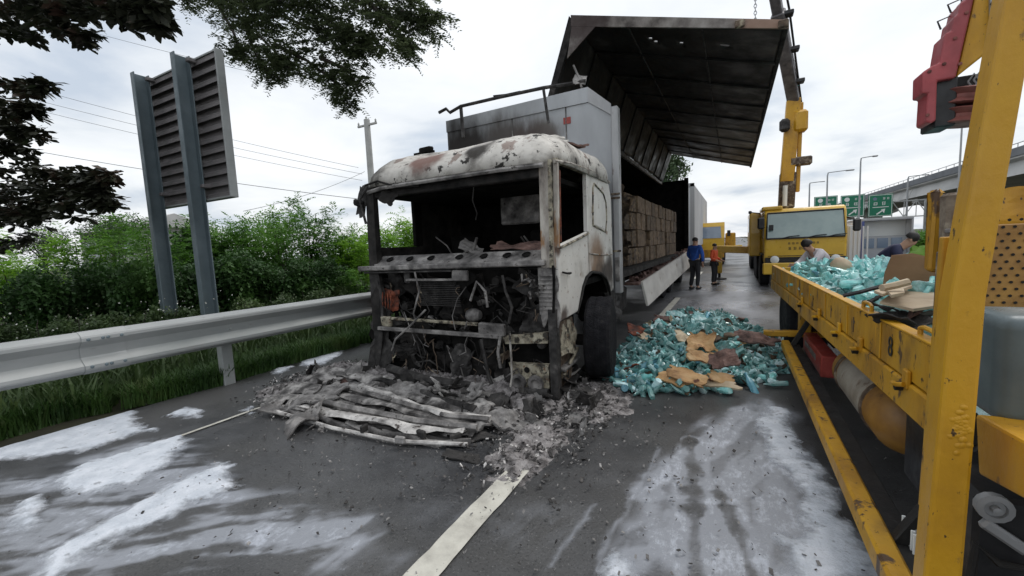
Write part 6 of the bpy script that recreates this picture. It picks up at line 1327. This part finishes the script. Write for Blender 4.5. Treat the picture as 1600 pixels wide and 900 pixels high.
b = MB().lathe([(.0, 0), (.08, .0), (.10, .02), (.11, .09), (.09, .13), (.05, .15), (0, .15)], 18, 'z', (0, 0, -.08), Euler((.6, .7, .2)).to_matrix()).jitter(.012, 6); o = link('bundle', b.mesh('bundle', 'palecard', 50)); o.location = p; tag(o, 'round pinkish beige bundle lying on top of the teal load', 'bundle')
for k, (u, v, mm) in enumerate([(1385, 488, 'char'), (1410, 494, 'debrisred'), (1432, 500, 'char'), (1395, 502, 'char'), (1440, 488, 'debrisred'), (1375, 480, 'char'), (1420, 484, 'char'), (1362, 470, 'char')]):
    b = MB().sheet((0, 0, 0), .17, .12, Euler((random.uniform(-.6, .6), random.uniform(-.6, .6), random.uniform(0, 3))).to_matrix(), 8, .06, 8, k); o = link('burned_scrap', b.mesh('burned_scrap', mm)); o.location = on_z(u, v, 1.16); tag(o, 'charred twisted scrap at the near end of the flatbed load' if mm == 'char' else 'reddish burned scrap at the near end of the flatbed load', 'scrap', 'burned scraps on the flatbed')
b = MB().tube([on_z(1318, 462, 1.24), on_z(1345, 456, 1.27), on_z(1378, 447, 1.30)], .014, 6); o = b.build('black_strap', 'blackpaint'); tag(o, 'thin black strap lying across the teal load', 'strap')
b = MB().tube([on_z(1378, 450, 1.33), on_z(1398, 446, 1.34), on_z(1420, 440, 1.36)], .02, 6); o = b.build('wood_stick', 'palecard'); tag(o, 'short wooden stick on the load in front of the brown panel', 'stick')
lp_ = on_y(1452, 398, 4.7); o = link('green_bag', MB().sheet((0, 0, 0), .22, .18, Euler((.8, .2, .2)).to_matrix(), 10, .07, 5, 3, th=.03).mesh('green_bag', 'leafhedgelight')); o.location = lp_; tag(o, 'bright green plastic bag on the load beside the yellow upright', 'bag')
# ================================================================= YELLOW CRANE TRUCK
CY = 15.5
ct = empty('crane_truck', (2.0, CY, 0), 0, 'yellow crane truck facing the camera behind the flatbed, its boom raised', 'truck')
def Cp(b, name, m, parent=ct, smooth=False): return b.build(name, m, parent, smooth)
cl_, cr_ = on_y(1194, 372, CY).x, on_y(1324, 372, CY).x; ct_ = on_y(1255, 323, CY).z
wz0, wz1 = on_y(1255, 370, CY).z, on_y(1255, 331, CY).z
b = MB().prism([(cl_, CY, .75), (cl_, CY-.02, wz0-.02), (cl_, CY+.14, ct_-.14), (cl_, CY+.28, ct_), (cl_, CY+1.9, ct_), (cl_, CY+2.0, .75)], (cr_-cl_, 0, 0)); bev(Cp(b, 'cab', 'yellowcab'), .06)
def slope(z): return CY-.02+.16*(z-wz0)/(ct_-.14-wz0)
ws = MB().prism([(cl_+.07, slope(wz0)-.03, wz0), (cr_-.07, slope(wz0)-.03, wz0), (cr_-.10, slope(wz1)-.03, wz1), (cl_+.10, slope(wz1)-.03, wz1)], (0, .02, 0)); w_ = Cp(ws, 'windshield', 'glass')
ws2 = MB().prism([(cl_+.12, slope(wz0)-.034, wz0+.06), (cr_-.12, slope(wz0)-.034, wz0+.06), (cr_-.13, slope(wz0+.3)-.034, wz0+.36), (cl_+.13, slope(wz0+.3)-.034, wz0+.36)], (0, .003, 0)); Cp(ws2, 'dash_reflection', 'glassteal', w_) if False else None
MB().tube([(cl_+.06, slope(wz0)-.03, wz0-.02), (cr_-.06, slope(wz0)-.03, wz0-.02), (cr_-.09, slope(wz1)-.03, wz1+.02), (cl_+.09, slope(wz1)-.03, wz1+.02), (cl_+.06, slope(wz0)-.03, wz0-.02)], .028, 6, False).build('windshield_seal', 'blackpaint', w_)
for f_ in (.2, .52, .75):
    x = cl_+(cr_-cl_)*f_; MB().tube([(x, CY-.08, wz0-.03), (x+.25, CY-.075, wz0+.03), (x+.5, CY-.07, wz0+.045)], .014, 5).build('wiper', 'blackpaint', w_)
p = on_y(1205, 356, CY-.1); Cp(MB().box(p, (.12, .02, .18), .01), 'inner_mirror', 'blackpaint')
Cp(MB().b2((cl_+.03, CY-.10, on_y(1255, 412, CY).z-.12), (cr_-.03, CY-.02, on_y(1255, 401, CY).z), .01), 'grille', 'blackpaint')
Cp(MB().b2((cl_-.04, CY-.18, .42), (cr_+.04, CY-.02, .78), .03), 'bumper', 'yellowcab')
for x in (cl_+.28, cr_-.28): Cp(MB().lathe([(.12, 0), (.12, -.03), (.09, -.05), (0, -.06)], 16, 'y', (x, CY-.10, .88)), 'headlight', 'signwhite', smooth=True)
for k in range(3): Cp(MB().b2((cl_+.1, CY-.115, .84+k*.07), (cr_-.1, CY-.10, .86+k*.07), .002), 'grille_bar', 'darkmetal')
# two rows of small characters on the cab front, built as stroke clusters too small to read
def glyph(b, x, y, z, s_, seed):
    r_ = random.Random(seed); t_ = s_*.10
    for k in range(3): zz_ = z-s_/2+s_*(k+.5)/3+r_.uniform(-.04, .04)*s_; b.b2((x-s_*.42*r_.uniform(.5, 1), y, zz_-t_/2), (x+s_*.42*r_.uniform(.5, 1), y+.004, zz_+t_/2))
    for k in range(2): xx = x+(k-.5)*s_*r_.uniform(.3, .7); b.b2((xx-t_/2, y-.002, z-s_*.45*r_.uniform(.6, 1)), (xx+t_/2, y+.002, z+s_*.45*r_.uniform(.6, 1)))
    return b
for k in range(8): Cp(glyph(MB(), on_y(1233+k*6.4, 379, CY).x, CY-.032, on_y(1255, 379.5, CY).z, .075, k), 'lettering', 'blackpaint')
for k in range(4): Cp(glyph(MB(), on_y(1234+k*8, 387, CY).x, CY-.032, on_y(1255, 387.5, CY).z, .10, 20+k), 'lettering', 'blackpaint')
for u, v, s_ in ((1189, 349, -1), (1339, 351, 1)):
    p = on_y(u, v, CY-.15); mo = Cp(MB().box(p, (.19, .09, .36), .04), 'side_mirror', 'blackpaint'); MB().tube([p+Vector((0, .02, .15)), Vector((cl_ if s_ < 0 else cr_, CY+.2, p.z+.25))], .02, 6).build('mirror_arm', 'blackpaint', mo)
p = on_y(1172, 332, CY+1.0); mo = Cp(MB().box(p, (.10, .06, .10), .02), 'side_mirror', 'blackpaint'); MB().tube([p, Vector((cl_-.05, CY+1.2, p.z-.05))], .018, 6).build('mirror_arm', 'blackpaint', mo)
ox = on_y(1171, 360, CY+1.3).x
oc = Cp(MB().prism([(ox, CY+1.3, .95), (ox, CY+1.3, 1.75), (ox, CY+1.45, ct_-.02), (ox, CY+3.3, ct_-.02), (ox, CY+3.3, .95)], (cl_-.02-ox, 0, 0)), 'operator_cab', 'yellowcab'); bev(oc, .04)
MB().b2((ox-.012, CY+1.65, 1.75), (ox-.002, CY+2.6, ct_-.2), 0).build('cab_window', 'glassblue', oc); MB().b2((ox+.05, CY+1.32, 1.2), (cl_-.08, CY+1.36, 1.7), 0).build('cab_panel', 'yellowdirty', oc)
# side window, pale side body, crane superstructure, deck
Cp(MB().b2((cl_-.012, CY+.35, wz0), (cl_-.002, CY+1.3, wz1-.05), 0), 'side_window', 'glassblue'); Cp(MB().b2((cl_-.05, CY+1.3, .9), (cl_+.3, CY+2.5, ct_-.12), .05), 'side_locker', 'tankyellow' if False else 'yellowcab')
Cp(MB().b2((cl_-.06, CY+.2, ct_-.03), (cl_+.5, CY+1.6, ct_+.09), .03), 'roof_beacon_box', 'orangeburn' if False else 'yellowcab')
Cp(MB().b2((cl_, CY+2.05, .95), (cr_, CY+11, 1.22), .02), 'deck', 'yellowdirty'); Cp(MB().b2((cl_+.5, CY+.5, .55), (cr_-.5, CY+11, .95), .02), 'chassis', 'chassisdark')
for y in (CY+.9, CY+3.2, CY+4.5, CY+9.2, CY+10.5):
    for x, s_ in ((cl_+.06, -1), (cr_-.16, 1)): wheel(x, y, .50, .30, 0, 'tyre', 'yellowdirty' if s_ < 0 else 'darkmetal', s_, ct)
for y in (CY+.9, CY+3.8): Cp(MB().b2((cl_-.06, y-.7, 1.02), (cl_+.2, y+.7, 1.07), .01), 'mudguard', 'blackpaint')
ob = Cp(MB().bar(on_y(1116, 389, CY+3.0), Vector((cl_+.2, CY+3.0, on_y(1165, 392, CY+3).z)), .26, .27, .02), 'outrigger_beam', 'yellowcab')
po = on_y(1124, 398, CY+3); Cp(MB().b2((po.x-.13, CY+2.85, .25), (po.x+.1, CY+3.15, po.z+.1), .02), 'outrigger_leg', 'yellowcab'); Cp(MB().lathe([(.0, .0), (.26, .0), (.26, .05), (.05, .08), (.05, .3), (0, .3)], 14, 'z', (po.x, CY+3, 0)), 'outrigger_foot', 'darkmetal')
# boom
BY = CY+1.9
def bp_(u, v, dy=0): return on_y(u, v, BY+dy)
Cp(MB().lathe([(.55, 0), (.55, .25), (.4, .3), (.4, .6), (0, .6)], 20, 'z', (bp_(1228, 322).x, BY+.3, 1.2)), 'turntable', 'yellowcab')
Cp(MB().bar(bp_(1228, 326), bp_(1231, 270), .46, .46, .04), 'boom_base', 'rust'); 
Cp(MB().bar(bp_(1229, 285, -.05), bp_(1240, 155, -.05), .38, .4, .03), 'boom_section', 'yellow')
Cp(MB().bar(bp_(1246, 300, -.02), bp_(1252, 160, -.02), .12, .12, .02), 'boom_side', 'yellow')
Cp(MB().tube([bp_(1226, 322, -.35), bp_(1227, 290, -.35)], .07, 10), 'lift_cylinder', 'signwhite', smooth=True)
Cp(MB().box(bp_(1251, 252, -.1), (.62, .3, .28), .04), 'boom_bracket', 'rust'); Cp(MB().box(bp_(1226, 196, -.35), (.30, .25, .42), .08), 'boom_motor', 'darkmetal'); Cp(MB().box(bp_(1250, 190, -.1), (.42, .4, .7), .08), 'boom_joint', 'yellow')
tip = Vector((.465, 13.08, 10.2)); Ab = bp_(1241, 160)
Cp(MB().bar(Ab, Ab.lerp(tip, .5), .34, .34, .03), 'boom_section', 'boomgrey'); Cp(MB().bar(Ab.lerp(tip, .45), tip, .26, .26, .03), 'boom_section', 'boomgrey')
Cp(MB().tube([bp_(1252, 160, .1), Ab.lerp(tip, .5)+Vector((.28, 0, 0)), tip+Vector((.2, 0, 0))], .03, 6), 'boom_hose', 'blackpaint', smooth=True)
for t_ in (.12, .3, .48): Cp(MB().box(Ab.lerp(tip, t_)+Vector((.22, 0, 0)), (.3, .3, .12), .02), 'hose_clamp', 'blackpaint')
cht = Vector((.50, 13.08, 4.27)); n = 70
ch = MB()
for k in range(n):
    z = cht.z+(tip.z-cht.z)*k/n; o_ = k % 2; w_c = .032; h_ = (tip.z-cht.z)/n*.62
    pts = [(w_c*math.cos(a), h_*math.sin(a)*1.1) for a in np.linspace(0, 2*math.pi, 7)]
    ch.tube([(cht.x+(tip.x-cht.x)*k/n+(q if not o_ else 0), 13.08+(q if o_ else 0), z+r_) for q, r_ in pts], .009, 4, False)
o = Cp(ch, 'chain', 'greyframe'); o['kind'] = 'stuff'
# ================================================================= FAR YELLOW TRUCK, WHITE BOX TRUCK, OPEN BACKED LORRY, CONTAINER
ft2 = empty('yellow_truck', (-1.4, 28, 0), 0, 'far yellow truck on the road between the crane truck and the white trailer', 'truck')
MB().prism([(-2.7, 28, .9), (-2.7, 28, 1.6), (-2.7, 28.2, 2.35), (-2.7, 28.3, 2.55), (-2.7, 30, 2.55), (-2.7, 30, .9)], (2.25, 0, 0)).build('cab', 'yellowcab', ft2)
MB().prism([(-2.55, 27.97, 1.62), (-.6, 27.97, 1.62), (-.65, 28.15, 2.3), (-2.5, 28.15, 2.3)], (0, .02, 0)).build('windshield', 'glassblue', ft2)
MB().bar((-.45, 28.4, 1.0), (.5, 28.4, 1.0), .3, .3, .02).build('outrigger_beam', 'yellowcab', ft2); MB().b2((-.40, 28.3, 1.1), (.15, 30.5, 1.9), .05).build('winch_housing', 'yellowdirty', ft2)
MB().b2((-2.7, 27.85, .45), (-.45, 27.99, .95), .03).build('bumper', 'yellowdirty', ft2); MB().b2((-2.7, 30, .9), (-.45, 36, 1.3), .02).build('deck', 'yellowdirty', ft2)
for x in (-2.3, -.85): MB().lathe([(.11, 0), (.11, -.04), (0, -.06)], 12, 'y', (x, 27.86, .75)).build('headlight', 'signwhite', ft2)
for x, s_ in ((-.6, 1), (-2.5, -1)):
    for y in (28.7, 34): wheel(x, y, .48, .28, 0, 'tyre', 'darkmetal', s_, ft2)
MB().b2((-.30, 28.05, 1.7), (-.12, 28.12, 2.05), .02).build('side_mirror', 'blackpaint', ft2)
wt = empty('white_truck', (-2.9, 21.7, 0), 0, 'white box trailer parked directly behind the burned truck', 'trailer')
MB().b2((-4.1, 21.7, 1.25), (-1.62, 33, 4.2), .03).build('cargo_box', 'whitetruck', wt)
for k in range(24): MB().b2((-1.62, 22.0+k*.46, 1.3), (-1.60, 22.05+k*.46, 4.15), 0).build('side_rib', 'whitetruck', wt)
MB().b2((-1.78, 21.66, 1.2), (-1.60, 21.70, 4.23), .004).build('corner_post', 'greyframe', wt); MB().b2((-2.10, 21.64, 1.4), (-2.02, 21.69, 4.1), .01).build('door_bar', 'greyframe', wt); MB().b2((-4.1, 21.66, 4.08), (-1.6, 21.70, 4.24), .004).build('top_frame', 'greyframe', wt)
MB().b2((-4.0, 21.75, .55), (-1.75, 21.95, .75), .01).build('bumper', 'blackpaint', wt); MB().b2((-3.4, 21.8, .8), (-2.2, 33, 1.25), .01).build('chassis', 'chassisdark', wt)
for y in (23.6, 24.9, 31):
    for x, s_ in ((-1.82, 1), (-3.9, -1)): wheel(x, y, .5, .28, 0, 'tyre', 'darkmetal', s_, wt)
L18 = 18.0
a, c_ = on_y(1347, 347, L18), on_y(1428, 349, L18); z1 = a.z+.02; z0 = .7
bl = empty('box_lorry', ((a.x+c_.x)/2, L18, 0), 0, 'small box lorry with blue corner posts and a white canopy right of the crane truck', 'lorry')
MB().b2((a.x, L18, z0), (a.x+.07, L18+.07, z1), .01).build('corner_post', 'blueframe', bl); MB().b2((c_.x-.06, L18, z0), (c_.x, L18+.06, z1), .01).build('corner_post', 'greyframe', bl)
MB().b2((a.x, L18, z1), (c_.x, L18+3.2, z1+.08), .01).build('roof', 'greyframe', bl)
MB().b2((a.x+.07, L18+.5, on_y(0, 375, L18).z if False else 1.45), (c_.x-.06, L18+.53, z1), .0).build('canopy', 'signwhite', bl); MB().b2((a.x+.07, L18+.3, z0), (c_.x-.06, L18+.35, 1.45), .01).build('tail_gate', 'greyframe', bl)
for k in range(3): MB().b2((a.x+.12+k*.36, L18+.28, 1.05), (a.x+.40+k*.36, L18+.30, 1.38), 0).build('window', 'glassblue', bl)
MB().b2((a.x, L18+.07, z0), (a.x+.03, L18+3.2, z1), 0).build('side_panel', 'whitetruck', bl); MB().b2((c_.x-.03, L18+.07, z0), (c_.x, L18+3.2, z1), 0).build('side_panel', 'whitetruck', bl); MB().b2((a.x, L18, .55), (c_.x, L18+3.2, z0), .01).build('floor', 'blueframe', bl)
for x, s_ in ((a.x+.15, -1), (c_.x-.15, 1)): wheel(x, L18+1.5, .36, .2, 0, 'tyre', 'darkmetal', s_, bl)
a, c_ = on_y(1325, 352, 17.0), on_y(1346, 352, 17.0)
cn_ = empty('container', (a.x, 17.0, 0), 0, 'narrow pale ribbed container between the crane truck and the box lorry', 'container')
MB().b2((a.x, 17.0, .15), (c_.x-.02, 17.9, a.z), .01).build('container_body', 'whitetruck', cn_)
for k in range(5): MB().b2((a.x+.04+k*.11, 16.975, .2), (a.x+.08+k*.11, 17.0, a.z-.05), .003).build('rib', 'whitetruck', cn_)
# ================================================================= VIADUCT
va = empty('viaduct', (22, 100, 0), 0, 'long concrete viaduct with a dark parapet rising along the right', 'viaduct')
def vx(y): return 22+0*y
for k, (y0, y1) in enumerate([(10+i*35, 44.8+i*35) for i in range(22)]):
    MB().prism([(22, y0, 5.9), (22.5, y0, 7.2), (22, y0, 7.4), (22, y0, 7.55), (32, y0, 7.55), (32, y0, 7.3), (30, y0, 5.9)], (0, y1-y0, 0)).build('girder', 'viaductc', va)
    MB().b2((21.9, y0, 7.55), (22.15, y1-.06, 8.3), .02).build('parapet', 'viaductd', va)
    if k % 1 == 0:
        MB().b2((24.8, y0-1, -.1), (27.6, y0+1, 4.6), .15).build('pier', 'concrete', va); MB().prism([(22.8, y0-1.1, 5.9), (30, y0-1.1, 5.9), (30, y0-1.1, 5.3), (28, y0-1.1, 4.5), (24.5, y0-1.1, 4.5), (22.8, y0-1.1, 5.3)], (0, 2.2, 0)).build('pier_cap', 'concrete', va)
rp = MB().b2((21.97, -.02, 8.3), (22.02, .02, 8.62), 0).mesh('rail_post', 'greyframe')
for k in range(60): o = link('rail_post', rp, va); o.location = (-22, 14+k*2.0-100, 0)
MB().b2((21.96, 10, 8.62), (22.03, 300, 8.68), 0).build('top_rail', 'greyframe', va)
# far land: hedge and low hills at the horizon
for (u, vt, y, r) in [(1180, 366, 140, 7), (1215, 364, 150, 8), (1460, 350, 30, 2.0), (1452, 362, 22, 1.2)]:
    p = on_y(u, vt, y); far_tree(p.x, y, max(1.6, p.z), r if y > 60 else min(r, p.z*.6), 'leaffar' if y > 60 else 'leafhedge', ('farther round green tree far off behind the crane truck' if y > 145 else 'nearer round green tree far off behind the outrigger') if y > 60 else ('green roadside tree just left of the big yellow upright' if y > 25 else 'small green tree behind the box lorry, left of the yellow upright'), n=2600, leaf=.45 if y > 60 else .16)
# ================================================================= GANTRY WITH GREEN SIGNS
GY = 60.0
ga = empty('sign_gantry', (12, GY, 0), 0, 'steel lattice gantry spanning the road behind the crane truck', 'gantry')
zt, zb = on_y(1350, 318, GY).z, on_y(1350, 342, GY).z; gx0, gx1 = 4.5, on_y(1452, 340, GY).x
for zc_ in (zt, zb):
    for dy_ in (.3, 1.1): MB().bar((gx0, GY+dy_, zc_), (gx1, GY+dy_, zc_), .10, .10, .01).build('chord', 'galv', ga)
n = 14
for k in range(n):
    xa, xb = gx0+(gx1-gx0)*k/n, gx0+(gx1-gx0)*(k+1)/n; MB().bar((xa, GY+.3, zt if k % 2 else zb), (xb, GY+.3, zb if k % 2 else zt), .07, .07).build('brace', 'galv', ga); MB().bar((xa, GY+.3, zb), (xa, GY+.3, zt), .06, .06).build('brace', 'galv', ga)
for x in (gx0, gx1):
    for dy_ in (.3, 1.1): MB().bar((x, GY+dy_, -.1), (x, GY+dy_, zt), .22, .22, .01).build('leg', 'galv', ga)
for i, (u0, u1, v0, v1) in enumerate([(1272, 1308, 308, 338), (1313.5, 1350, 306, 338), (1357, 1394, 305, 337)]):
    a, c_ = on_y(u0, v0, GY), on_y(u1, v1, GY)
    sgn = empty('direction_sign', ((a.x+c_.x)/2, GY, c_.z), 0, ['leftmost green direction sign, half hidden behind the crane truck cab', 'middle green direction sign with round shield and slanting arrow', 'rightmost green direction sign with slanting arrow'][i], 'road sign', 'green signs on the gantry')
    W_, H2 = c_.x-a.x, a.z-c_.z
    MB().b2((a.x, GY-.06, c_.z), (c_.x, GY, a.z), .02).build('sign_board', 'signgreen', sgn)
    bo = MB(); t_ = .045
    bo.b2((a.x+.06, GY-.068, a.z-.06-t_), (c_.x-.06, GY-.061, a.z-.06)).b2((a.x+.06, GY-.068, c_.z+.06), (c_.x-.06, GY-.061, c_.z+.06+t_)).b2((a.x+.06, GY-.068, c_.z+.06+t_), (a.x+.06+t_, GY-.061, a.z-.06-t_)).b2((c_.x-.06-t_, GY-.068, c_.z+.06+t_), (c_.x-.06, GY-.061, a.z-.06-t_)); bo.build('border', 'signwhite', sgn)
    mx_ = (a.x+c_.x)/2; L_ = []
    if i < 2: MB().lathe([(.24, -.062), (.24, -.07), (0, -.072)], 18, 'y', (a.x+W_*.27, GY, c_.z+H2*.80)).build('shield', 'signwhite', sgn)
    else: MB().lathe([(.20, -.062), (.20, -.07), (0, -.072)], 5, 'y', (a.x+W_*.27, GY, c_.z+H2*.80)).build('shield', 'glassblue', sgn)
    for k in range(2): glyph(MB(), a.x+W_*(.64+.16*k), GY-.07, c_.z+H2*.80, .26, 50+k+i*7).build('character', 'signwhite', sgn)
    for k in range(2): glyph(MB(), a.x+W_*(.30+.34*k), GY-.07, c_.z+H2*.58, .42, 70+k+i*7).build('character', 'signwhite', sgn)
    MB().b2((a.x+W_*.18, GY-.07, c_.z+H2*.405), (c_.x-W_*.16, GY-.062, c_.z+H2*.435)).build('rule', 'signwhite', sgn)
    q = Vector((mx_-.30, GY-.066, c_.z+H2*.10)); r_ = Vector((mx_+.22, GY-.066, c_.z+H2*.27)); MB().bar(q, r_, .012, .13, 0, up=(0, 0, 1)).prism([(mx_+.42, GY-.072, c_.z+H2*.335), (mx_+.06, GY-.072, c_.z+H2*.31), (mx_+.33, GY-.072, c_.z+H2*.14)], (0, .008, 0)).build('arrow', 'signwhite', sgn)
# ================================================================= STREET LAMPS
for i, (u, vt, y, arm, lab) in enumerate([(1293, 270, 48, .9, 'grey street lamp with its arm to the right above the crane truck'), (1345, 247, 44, .5, 'tallest street lamp behind the green signs'), (1265, 286, 80, .9, 'faint small street lamp furthest left behind the crane truck'), (1419, 276, 70, .9, 'small street lamp just above the viaduct parapet'), (1504, 180, 30, .7, 'street lamp between the red crane head and the big yellow upright')]):
    t_ = on_y(u, vt, y); r0 = .09*y/45
    la = empty('street_lamp', (t_.x, y, 0), 0, lab, 'street lamp', 'street lamps along the highway')
    MB().tube([(t_.x, y, -.1), (t_.x, y, t_.z-.25), (t_.x+.06*arm, y, t_.z)], [r0, r0*.6, r0*.5], 7).build('pole', 'greyframe', la)
    MB().tube([(t_.x+.05, y, t_.z), (t_.x+arm*1.6, y, t_.z+.06)], r0*.4, 6).build('arm', 'greyframe', la); MB().box((t_.x+arm*1.8, y, t_.z+.04), (.7*arm, .25, .12), .04).build('lamp_head', 'greyframe', la)
# ================================================================= PEOPLE
def skin(name, P, E_, Rr, m_, parent, sub=1):
    me = bpy.data.meshes.new(name); me.from_pydata([tuple(q) for q in P], E_, []); me.materials.append(G(m_)); o = bpy.data.objects.new(name, me); COL.objects.link(o); o.parent = parent
    md = o.modifiers.new('s', 'SKIN'); md.use_smooth_shade = True
    for i, r_ in enumerate(Rr):
        sv = me.skin_vertices[0].data[i]; sv.radius = (r_, r_) if not isinstance(r_, tuple) else r_; sv.use_root = (i == 0)
    s2 = o.modifiers.new('u', 'SUBSURF'); s2.levels = sub; s2.render_levels = 2; return o
def person(loc, rz, label, J, top, legs, sleeves='long', hair='hair', hips=0.0):
    """J: joint positions facing -y, metres; missing ones take the standing default"""
    D_ = dict(pelvis=(0, 0, .92), waist=(0, 0, 1.05), chest=(0, 0, 1.27), neck=(0, 0, 1.43), head=(0, -.02, 1.56), shl=(.18, 0, 1.38), shr=(-.18, 0, 1.38), ell=(.24, .02, 1.10), elr=(-.24, .02, 1.10), hal=(.25, -.06, .86), har=(-.25, -.06, .86),
              hpl=(.09, 0, .88), hpr=(-.09, 0, .88), knl=(.10, -.02, .48), knr=(-.10, -.02, .48), anl=(.10, .02, .08), anr=(-.10, .02, .08)); D_.update(J)
    V_ = {k: Vector(v) for k, v in D_.items()}; root = empty('person', loc, rz, label, 'person')
    fd = Vector((0, -1, 0)); hd_ = (V_['head']-V_['neck']).normalized(); fw = (fd-hd_*fd.dot(hd_)).normalized(); sd_ = hd_.cross(fw)
    P = [V_['pelvis'], V_['waist'], V_['chest'], V_['neck'], V_['head']-hd_*.03, V_['head']+hd_*.07, V_['head']+fw*.085-hd_*.01]; Rr = [.11, .10, .115, .05, .072, .07, .022]; E_ = [(0, 1), (1, 2), (2, 3), (3, 4), (4, 5), (4, 6)]
    def chain(st, names, rr):
        prev = st
        for k, r_ in zip(names, rr): P.append(V_[k] if isinstance(k, str) else k); Rr.append(r_); E_.append((prev, len(P)-1)); prev = len(P)-1
        return prev
    for s_ in 'lr':
        e_ = chain(2, ['sh'+s_, 'el'+s_, 'ha'+s_], [.055, .040, .026]); d = (V_['ha'+s_]-V_['el'+s_]).normalized(); q = d.cross(Vector((0, 1, .1))).normalized(); pm = V_['ha'+s_]+d*.07; P.append(pm); Rr.append(.028); E_.append((e_, len(P)-1)); pi_ = len(P)-1
        for k in range(4): P.append(pm+d*(.07+.01*(k in (1, 2)))+q*(k-1.5)*.02+Vector((0, -.015, 0))); Rr.append(.008); E_.append((pi_, len(P)-1))
        P.append(V_['ha'+s_]+d*.05+q*.045+Vector((0, -.02, 0))); Rr.append(.009); E_.append((e_, len(P)-1))
        chain(0, ['hp'+s_, 'kn'+s_, 'an'+s_, V_['an'+s_]+Vector((0, -.12, -.04))], [.085, .055, .038, .035])
    skin('body', P, E_, Rr, 'skin', root)
    T_ = [V_['pelvis']+Vector((0, 0, -.02)), V_['waist'], V_['chest'], V_['neck']-hd_*.02]; TR = [.135, .130, .140, .07]; TE = [(0, 1), (1, 2), (2, 3)]
    for s_ in 'lr':
        n0 = len(T_); T_ += [V_['sh'+s_], V_['el'+s_]]; TR += [.075, .062]; TE += [(2, n0), (n0, n0+1)]
        if sleeves == 'long': T_.append(V_['el'+s_].lerp(V_['ha'+s_], .85)); TR.append(.045); TE.append((n0+1, n0+2))
    skin('shirt', T_, TE, TR, top, root)
    L_ = [V_['pelvis']]; LR = [.125]; LE = []
    for s_ in 'lr': n0 = len(L_); L_ += [V_['hp'+s_], V_['kn'+s_], V_['an'+s_]+Vector((0, 0, .02))]; LR += [.105, .075, .06]; LE += [(0, n0), (n0, n0+1), (n0+1, n0+2)]
    skin('trousers', L_, LE, LR, legs, root)
    for s_ in 'lr': MB().box(V_['an'+s_]+Vector((0, -.06, -.035)), (.09, .26, .08), .03).build('shoe', 'blackpaint', root, org=(0, 0, 0))
    Rm = Matrix((sd_, fw, hd_)).transposed(); HM = MB()
    HM.lathe([(.080, .01), (.088, .04), (.084, .08), (.06, .112), (.03, .128), (0, .132)], 14, 'z', V_['head']-fw*.018, Rm).jitter(.006, 12); HM.build('hair', hair, root, smooth=True, org=(0, 0, 0))
    for k in (-1, 1): MB().lathe([(0, -.01), (.009, 0), (0, .01)], 6, 'z', V_['head']+fw*.078+sd_*k*.03+hd_*.02).build('eye', 'blackpaint', root, org=(0, 0, 0)); MB().box(V_['head']+sd_*k*.082, (.02, .03, .05), .008).build('ear', 'skin', root, org=(0, 0, 0))
    return root
p = on_z(1086, 452); person((p.x, p.y, 0), 2.6, 'man in a blue jacket and dark trousers standing beside the rear of the burned truck', dict(ell=(.27, -.02, 1.12), elr=(-.27, .0, 1.12), hal=(.22, -.18, .92), har=(-.24, -.05, .86), knl=(.12, -.05, .48), anl=(.14, .03, .08)), 'denim', 'darkcloth')
p = on_z(1116, 445); person((p.x, p.y, 0), 1.2, 'person in a long orange top standing on the road in front of the outrigger', dict(hal=(.2, -.2, 1.0), har=(-.2, -.2, 1.0), pelvis=(0, 0, .84)), 'orangecloth', 'darkcloth').scale = (.86,)*3
p = on_y(1292, 400, 9.5); person((p.x, 9.5, 0), -1.15, 'man in a white shirt bending over the far end of the flatbed load', dict(waist=(0, -.05, 1.04), chest=(0, -.16, 1.22), neck=(0, -.26, 1.34), head=(0, -.34, 1.42), shl=(.17, -.20, 1.30), shr=(-.17, -.20, 1.30), ell=(.22, -.36, 1.12), elr=(-.22, -.34, 1.10), hal=(.12, -.55, 1.10), har=(-.12, -.52, 1.06)), 'whitecloth', 'darkcloth', 'long')
p = on_y(1362, 400, 8.75); person((p.x, 8.75, 0), 1.35, 'man in dark navy clothes stooping over the load beside the brown cardboard', dict(waist=(0, -.06, 1.05), chest=(0, -.22, 1.27), neck=(0, -.36, 1.38), head=(0, -.45, 1.47), shl=(.18, -.27, 1.35), shr=(-.18, -.27, 1.35), ell=(.26, -.36, 1.12), elr=(-.26, -.36, 1.12), hal=(.16, -.52, 1.08), har=(-.16, -.52, 1.08), pelvis=(0, .06, .98)), 'navy', 'darkcloth')
